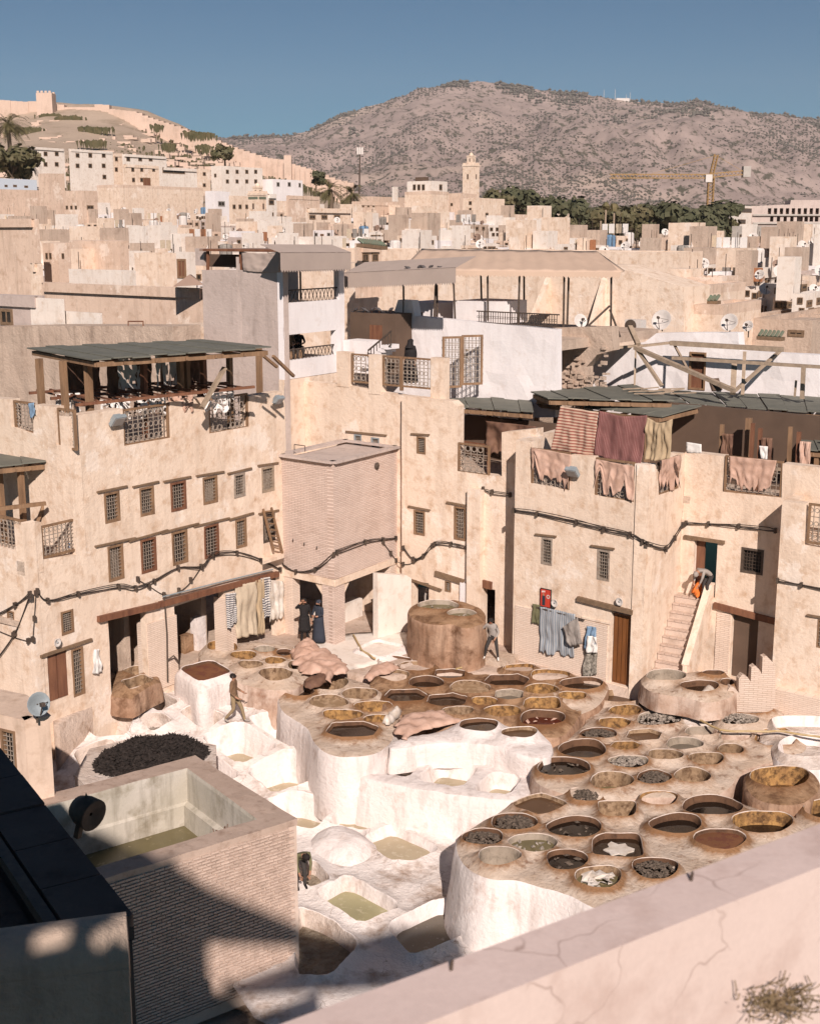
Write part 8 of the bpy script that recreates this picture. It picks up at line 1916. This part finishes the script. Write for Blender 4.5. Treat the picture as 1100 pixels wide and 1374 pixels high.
lay_hide('white_rag', 'small white cloth beside the orange clothes on the stair', [(938, 790), (946, 786), (950, 793), (942, 797)], zt_door + .15, 'whitecloth', .15, 33, cat='cloth', amp=.1)
p = B2.w(dA[0] + .45, .05, -.55); person('grey haired person looking out of the small dark doorway behind the double vat', p, (.2, -1), 'greyshirt', 'darktrouser', hair='greyhair')
for k, (u, lab, tp) in enumerate(((411, 'person in brown seated in the shaded lower window of the balcony house', 'brownshirt'), (424, 'person in black leaning forward on the right in the balcony window', 'black'))):
    p = gA.w(gA.sz(u, 480)[0], wBn[1] - .12, -.9); person(lab, p, (.3, -1), tp, 'darktrouser', J=dict(hip=(0, -.1, .5), jl=(-.1, -.08, .48), jr=(.1, -.08, .48), sp=(0, -.08, .68), ch=(0, -.02, .88), nk=(0, 0, 1.02), hd=(0, .03, 1.11), cr=(0, .02, 1.22), sl=(-.17, -.02, .95), sr=(.17, -.02, .95), el=(-.24, .08, .72), er=(.24, .08, .72), wl=(-.15, .28, .68), wr=(.15, .28, .68), hl=(-.1, .34, .68), hr=(.1, .34, .68), kl=(-.12, .34, .48), kr=(.12, .34, .48), al=(-.12, .34, .09), ar=(.12, .34, .09), tl=(-.12, .5, .04), tr=(.12, .5, .04)))
    s = MB().obox(p - Vector((0, -.1, -.2)), Vector((.22, 0, 0)), Vector((0, .2, 0)), up * .2).build('stool', 'wood', base=tuple(p)); tag(s, ('wooden stool under the person in brown' if k == 0 else 'wooden stool under the person in black') + ' in the balcony window', 'stool')
p = Gz(404, 1192, zlime); person('person in dark green bent over a pit, half hidden behind the brick tank', p, (.4, -1), 'greencloth', 'darktrouser', J=dict(hip=(0, -.1, .85), jl=(-.09, -.1, .8), jr=(.09, -.1, .8), sp=(0, .02, 1.0), ch=(0, .2, 1.12), nk=(0, .33, 1.14), hd=(0, .41, 1.14), cr=(0, .5, 1.14), sl=(-.17, .2, 1.1), sr=(.17, .2, 1.1), el=(-.2, .3, .85), er=(.2, .3, .85), wl=(-.15, .38, .62), wr=(.15, .38, .62), hl=(-.13, .4, .54), hr=(.13, .4, .54)))

# ------------------------------------------------------------ foreground
# brick tank
TZ = 1.3
kA, kB, kC = G(262, 1014, TZ), G(399, 1099, TZ), G(60, 1078, TZ)
fdir = (G(399, 1099, TZ) - G(145, 1178, TZ)).normalized()       # along the visible front, left to right
TF = Fr(kB, fdir); inv_ = (kA - kB); back_n = -TF.n
Lf = 12.0; depth_ = inv_.dot(-TF.n)
tank = thing('brick_tank', (kB.x, kB.y, -3.2), 'large brick built water tank with thick coping in the left foreground', 'tank')
skew = inv_ - (-TF.n) * depth_
oc = [kB, kA, kA - fdir * Lf, kB - fdir * Lf]
iB, iA, iC = G(345, 1099, TZ), G(251, 1031, TZ), G(66, 1083, TZ); iD = iB - fdir * (Lf - 1.2); iE = iA - fdir * (Lf - 1.2)
oc2 = [tuple(p[:2]) for p in oc]; ic2 = dens(ccw([tuple(p[:2]) for p in (iB, iA, iE, iD)]), .8)
V, T, idx = sheet(oc2, [ic2], .3); hz = np.array([TZ + noise.fractal(Vector((x * 2, y * 2, 0)), .8, 2, 4) * .02 for x, y in V])
Pt = np.column_stack([V, hz]).tolist(); Ft = [tuple(t) for t in T]; 
for li, zb in ((0, TZ - .16),):
    lp = idx[li]; k = len(Pt); Pt += [[Pt[i][0], Pt[i][1], zb] for i in lp]; n = len(lp); Ft += [(lp[(j + 1) % n], lp[j], k + j, k + (j + 1) % n) for j in range(n)]
mk('coping', Pt, Ft, 'cisttop', tank)
wp = []; wf = []; n = len(idx[1]); lp = idx[1]; cc = np.mean([Pt[i][:2] for i in lp], axis=0)
for z_, k_ in ((None, 0), (TZ - .1, .004), (.35, .004), (.28, .03), (-.35, .035)):
    for i in lp: q = cc + (np.array(Pt[i][:2]) - cc) * (1 - k_); wp.append([q[0], q[1], Pt[i][2] if z_ is None else z_])
for r_ in range(4): wf += [(r_ * n + j, r_ * n + (j + 1) % n, (r_ + 1) * n + (j + 1) % n, (r_ + 1) * n + j) for j in range(n)]
mk('inner_wall', wp, wf, 'cistin', tank)
mk('water_surface', [Vector((*p[:2], -.3)) for p in (iB, iA, iE, iD)], [(0, 1, 2, 3)], 'l_olive', tank)
# body slightly behind the brick face
bq = [p.lerp((oc[0] + oc[2]) / 2, .004) for p in oc]
rimw = MB()
for a, b_ in ((0, 1), (1, 2), (2, 3), (3, 0)):
    p0_, p1_ = bq[a], bq[b_]; d = (p1_ - p0_).normalized(); nn = Vector((-d.y, d.x, 0)); 
    if nn.dot((oc[0] + oc[2]) / 2 - p0_) < 0: nn = -nn
    rimw.add([Vector((*p0_[:2], -3.2)), Vector((*p1_[:2], -3.2)), Vector((*p1_[:2], TZ - .12)), Vector((*p0_[:2], TZ - .12)), Vector((*(p0_ + nn * .2)[:2], -3.2)), Vector((*(p1_ + nn * .2)[:2], -3.2)), Vector((*(p1_ + nn * .2)[:2], TZ - .12)), Vector((*(p0_ + nn * .2)[:2], TZ - .12))], [(0, 1, 2, 3), (5, 4, 7, 6), (3, 2, 6, 7)])
rimw.build('wall', 'cistmortar', tank)
rb = random.Random(3); shared = []
for k in range(10):
    l = .112 * rb.uniform(.93, 1.0); hh = .026 * rb.uniform(.8, 1.1); j_ = lambda: rb.uniform(-.006, .006)
    vs = [TF.t * (sx * l + j_()) + TF.n * (sy * .02 + (.012 * (sy > 0)) * rb.uniform(0, 1)) + up * (sz_ * hh + j_() * .6) for sz_ in (-1, 1) for sy in (-1, 1) for sx in (-1, 1)]
    me = bpy.data.meshes.new('brick'); me.from_pydata([tuple(v) for v in vs], [], [(0, 2, 3, 1), (4, 5, 7, 6), (0, 1, 5, 4), (2, 6, 7, 3), (0, 4, 6, 2), (1, 3, 7, 5)]); me.materials.append(M['cistbrick']); shared.append(me)
bb = BASE[tank.name]; cand = []
row = 0; z = TZ - .2
while z > -2.9:
    s = -.12 - (row % 2) * .12
    while s > -7.5:
        if s > -.125: s -= .243; continue
        q = TF.w(s + rb.uniform(-.012, .012), z + rb.uniform(-.006, .006) + .02 * noise.noise(Vector((s * .5, z, 0))), .015); cand.append(((q - Vector((0, 0, H))).length, q)); s -= .243
    z -= .085; row += 1
cand.sort(key=lambda c: c[0] if not (-6 > TF.sz(550, 600)[0]) else c[0])
vis = []; rest = []
for d, q in cand:
    # picture column/row of the brick, to keep the ones in clear view as single parts
    v_ = q - Vector((0, 0, H)); dy = v_.y * CP - v_.z * SP; uu = 550 + FX * v_.x / dy; vv = 687 - FX * (v_.y * SP + v_.z * CP) / dy
    (vis if (uu > 190 and vv < 1300) else rest).append((d, q))
vis.sort(key=lambda c: c[0]); rest += vis[300:]; vis = vis[:300]
for d, q in vis:
    o = bpy.data.objects.new('brick', rb.choice(shared)); C.objects.link(o); o.parent = tank; o.location = q - bb; o.rotation_euler = (0, rb.uniform(-.01, .01), 0)
mb = MB()
for d, q in rest:
    me = rb.choice(shared); mb.add([v.co + q for v in me.vertices], [tuple(p.vertices) for p in me.polygons])
tag(mb.build('bricks', 'cistbrick', tank), kind='stuff')
# reed mop stuck in the tank and the grey fixture above it
MB_ = MB()
for k in range(40): a = iB.lerp(iA, .35) + Vector((rb.uniform(-.2, .2), rb.uniform(-.3, .3), 0)) - fdir * .25; MB_.tube([Vector((a.x, a.y, -.2)), Vector((a.x + rb.uniform(-.1, .1), a.y, .3 + rb.uniform(0, .3)))], .012, 4)
tag(MB_.build('reed_bundle', 'hidedark', base=tuple(iA.lerp(iB, .6))), 'dark bundle of sticks standing in the tank corner', 'bundle')

# left pillar building with grille window, dish on it
PG = G(33, 967, 3.5); LF = Fr(PG, (G(69, 960, 3.5) - G(33, 967, 3.5)))
lf = thing('gate_house', (PG.x, PG.y, 0), 'cream corner pillar building with a grille window at the left edge', 'building')
pr_ = G(69, 960, 3.5); bk_ = G(36, 932, 3.5); lfd = G(-60, 946, 3.5)
LL = Fr(PG, PG - lfd)
wv = LL.rect(2, 980, 22, 1042)
facade('wall', LF, [(0, -3), (LF.sz(69, 1000)[0], -3), (LF.sz(69, 1000)[0], 3.5), (0, 3.5)], [], 'plaster2', lf, raw=True, thick=.3)
facade('wall', LL, [(-6, -3), (0, -3), (0, 3.5), (-6, 3.5)], [wv], 'plaster2', lf, raw=True, thick=.3); window(LL, wv, lf, lintel=False, nx=3, nz_=8, rnd=rw)
MB().prism([tuple(p[:2]) for p in (PG, pr_, bk_ , lfd + (bk_ - PG), lfd)], 3.3, 3.49).build('roof', 'plaster2', lf)
dish(G(52, 945, 4.0), Vector((.6, -.7, .2)), .3, 'blue grey satellite dish behind the left pillar', 'metalblue')
# dark roof terrace edge at lower left
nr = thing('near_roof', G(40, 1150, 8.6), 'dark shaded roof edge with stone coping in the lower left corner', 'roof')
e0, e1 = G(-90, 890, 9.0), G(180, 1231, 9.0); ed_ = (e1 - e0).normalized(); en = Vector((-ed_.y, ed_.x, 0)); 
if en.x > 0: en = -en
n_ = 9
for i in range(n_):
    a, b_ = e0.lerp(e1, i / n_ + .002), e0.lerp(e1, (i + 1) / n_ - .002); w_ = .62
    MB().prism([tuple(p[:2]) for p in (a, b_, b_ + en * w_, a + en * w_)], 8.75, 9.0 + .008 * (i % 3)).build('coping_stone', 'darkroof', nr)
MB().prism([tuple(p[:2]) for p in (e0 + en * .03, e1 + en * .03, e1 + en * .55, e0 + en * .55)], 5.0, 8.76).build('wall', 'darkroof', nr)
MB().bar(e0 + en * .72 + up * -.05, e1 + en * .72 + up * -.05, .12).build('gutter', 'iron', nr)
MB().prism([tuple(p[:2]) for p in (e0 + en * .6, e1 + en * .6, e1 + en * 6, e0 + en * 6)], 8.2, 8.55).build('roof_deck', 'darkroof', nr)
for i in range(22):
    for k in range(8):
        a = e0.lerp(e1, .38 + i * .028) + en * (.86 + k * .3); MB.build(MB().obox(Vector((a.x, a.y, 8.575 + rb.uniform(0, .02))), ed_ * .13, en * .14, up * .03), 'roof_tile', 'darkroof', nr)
cw0, cw1 = F(-60, 1300, 9.6), F(172, 1268, 9.9)
lw = thing('rounded_parapet', cw1, 'thick round topped plaster parapet in the lower left corner, dappled with sun', 'wall')
ax_ = (cw1 - cw0).normalized(); MB().tube([cw0, cw1], .27, 20).build('round_top', 'old', lw, smooth=True)
MB().obox((cw0 + cw1) / 2 - up * 2.5, Vector(((cw1 - cw0).x, (cw1 - cw0).y, 0)) / 2, Vector((-ax_.y, ax_.x, 0)).normalized() * .265, up * 2.45).build('wall', 'old', lw)
# shaded floodlight / dish on the dark roof edge
fl_ = thing('satellite_dish', G(100, 1125, 9.2), 'dark shaded drum shaped floodlight on the lower left roof edge', 'lamp')
c_ = G(117, 1090, 9.35); ax = Vector((.75, -.5, -.15)).normalized(); X = up.cross(ax).normalized()
MB().lathe(c_, [(.02, -.16), (.13, -.15), (.17, -.05), (.18, .1), (.16, .1), (.02, .06)], 20, (X, ax.cross(X), ax)).build('drum', 'iron', fl_, smooth=True)
MB().tube([G(104, 1122, 9.0), c_ - ax * .1 - up * .1], .05, 6).build('bracket', 'iron', fl_); MB().lathe(c_ + up * .17, [(.0, .06), (.02, 0), (.06, -.03)], 8).build('cap', 'iron', fl_)

# parapet of the viewing terrace, right under the camera
PZ = 14.15
o0, o1 = G(330, 1392, PZ), G(1180, 1076, PZ); i0, i1 = G(520, 1394, PZ), G(1200, 1124, PZ)
V, T, idx = sheet([tuple(p[:2]) for p in (o0, o1, i1, i0)], [], .05); eo = dpoly(V, np.array([tuple(p[:2]) for p in (o0, o1, i1, i0)]))
hz = np.full(len(V), PZ)
tp = thing('terrace_parapet', (i1.x, i1.y, 12.6), 'pale pinkish plaster parapet of the viewing terrace crossing the lower right corner', 'wall')
mk('top', np.column_stack([V, hz]), T, 'parapet', tp)
lp = idx[0]; n = len(lp); vs = [[V[i][0], V[i][1], hz[i]] for i in lp] + [[V[i][0], V[i][1], 12.4] for i in lp]
mk('side', vs, [((j + 1) % n, j, n + j, n + (j + 1) % n) for j in range(n)], 'parapetin', tp)
wd = thing('dry_weed', G(1040, 1338, 13.75), 'dry tuft of weeds growing from the parapet at the lower right corner', 'weed'); mb = MB(); rn = random.Random(8)
IF = Fr(i0, i1 - i0)
for k in range(90):
    a = IF.p(1020 + rn.gauss(25, 22), 1345 + rn.gauss(0, 10), .012); d = Vector((rn.uniform(-1, 1), rn.uniform(-.6, .2), rn.uniform(-.2, 1))).normalized() * rn.uniform(.02, .06); mb.tube([a, a + d * .6 + IF.n * .01, a + d + IF.n * .012], .0013, 4)
tag(mb.build('stalks', 'weed', wd), kind='stuff'); mb = MB()
for k in range(420):
    a = IF.p(1020 + rn.gauss(25, 24), 1345 + rn.gauss(0, 9), rn.uniform(.004, .035)); x = Vector((rn.uniform(-1, 1), rn.uniform(-1, 1), rn.uniform(-1, 1))).normalized() * .005; y = x.cross(up).normalized() * .0025; mb.add([a - x, a + y, a + x, a - y], [(0, 1, 2, 3)])
tag(mb.build('leaves', 'weed', wd), kind='stuff')
for u, v, lab in ((604, 1302, 'small rusty peg stub on the parapet top at the left'), (926, 1182, 'small dark peg stub on the parapet top at the right')):
    a = G(u, v, PZ); th = MB().tube([a - up * .01, a + Vector((.004, 0, .02))], .005, 6, r1=.003).build('peg', 'iron', base=tuple(a)); tag(th, lab, 'peg')

# ------------------------------------------------------------ unseen stand-in for the house behind the viewer, cut to shape the lower left shade
vh = thing('shadow_caster', (0, -4, 6), 'unseen stand-in for the house behind the viewer, cut to shape its shadow', 'building')
def xz(nm, poly, y0=-4.3, y1=-4.0):
    n = len(poly); vs = [Vector((x, y, z)) for y in (y0, y1) for x, z in poly]
    mk(nm, vs, [tuple(range(n)), tuple(reversed(range(n, 2 * n)))] + [(i, n + i, n + (i + 1) % n, (i + 1) % n) for i in range(n)], 'plaster', vh)
xz('wall', [(-14, 8), (-1.25, 8), (-1.25, 22.3), (-1.58, 22.1), (-2.96, 23.2), (-3.6, 23.5), (-4.2, 22.9), (-14, 22.9)])  # outline traced back along the sun from the wanted shadow edge
xz('wall', [(-1.25, 19.0), (-1.0, 19.15), (-.8, 19.0), (-.58, 19.15), (-.58, 21.5), (-1.25, 22.0)])  # upper rim of a gap cut to let sun spots through
xz('wall', [(-1.25, 8), (-.58, 8), (-.58, 18.9), (-.72, 18.72), (-.95, 18.78), (-1.25, 18.7)])  # lower rim of the sun spot gap
xz('post', [(-.98, 18.76), (-.76, 18.73), (-.8, 19.01), (-.94, 19.1)])  # added piece splitting the gap into separate sun spots
xz('caster_band', [(-.58, 20.2), (1.6, 20.2), (1.62, 20.62), (-.17, 21.33), (-.58, 21.5)])  # added shadow band above the opening that leaves the lit patch
xz('roof_beam', [(-.2, 18.75), (.6, 18.8), (5.9, 19.1), (5.9, 20.2), (5.6, 20.64), (4.5, 20.69), (3.0, 20.24), (1.6, 19.9), (1.6, 19.62), (-.07, 18.95), (-.2, 19.2)])  # added blocker shaped to the dark wedge below the lit patch
xz('post', [(1.62, 19.7), (3.0, 20.1), (3.0, 20.3), (1.62, 20.62)])  # added blocker joining the two shadow bands
xz('caster_foot', [(-.58, 8), (.52, 8), (.5, 18.25), (-.1, 18.6), (-.58, 18.8)])  # added blocker shading the left end of the terrace parapet

# ------------------------------------------------------------ the air
hz_ = MB().obox(Vector((0, 3150, 340)), Vector((6300, 0, 0)), Vector((0, 3400, 0)), up * 385).build('haze', 'dark')
m = bpy.data.materials.new('air'); m.use_nodes = True; nt = m.node_tree; nt.nodes.clear()
out = nt.nodes.new('ShaderNodeOutputMaterial'); pv = nt.nodes.new('ShaderNodeVolumePrincipled'); pv.inputs['Color'].default_value = (1.0, 0.95, 0.97, 1)
pv.inputs['Density'].default_value = 0.00005; pv.inputs['Anisotropy'].default_value = 0.0
nt.links.new(pv.outputs[0], out.inputs['Volume']); hz_.data.materials.clear(); hz_.data.materials.append(m); hz_['kind'] = 'stuff'
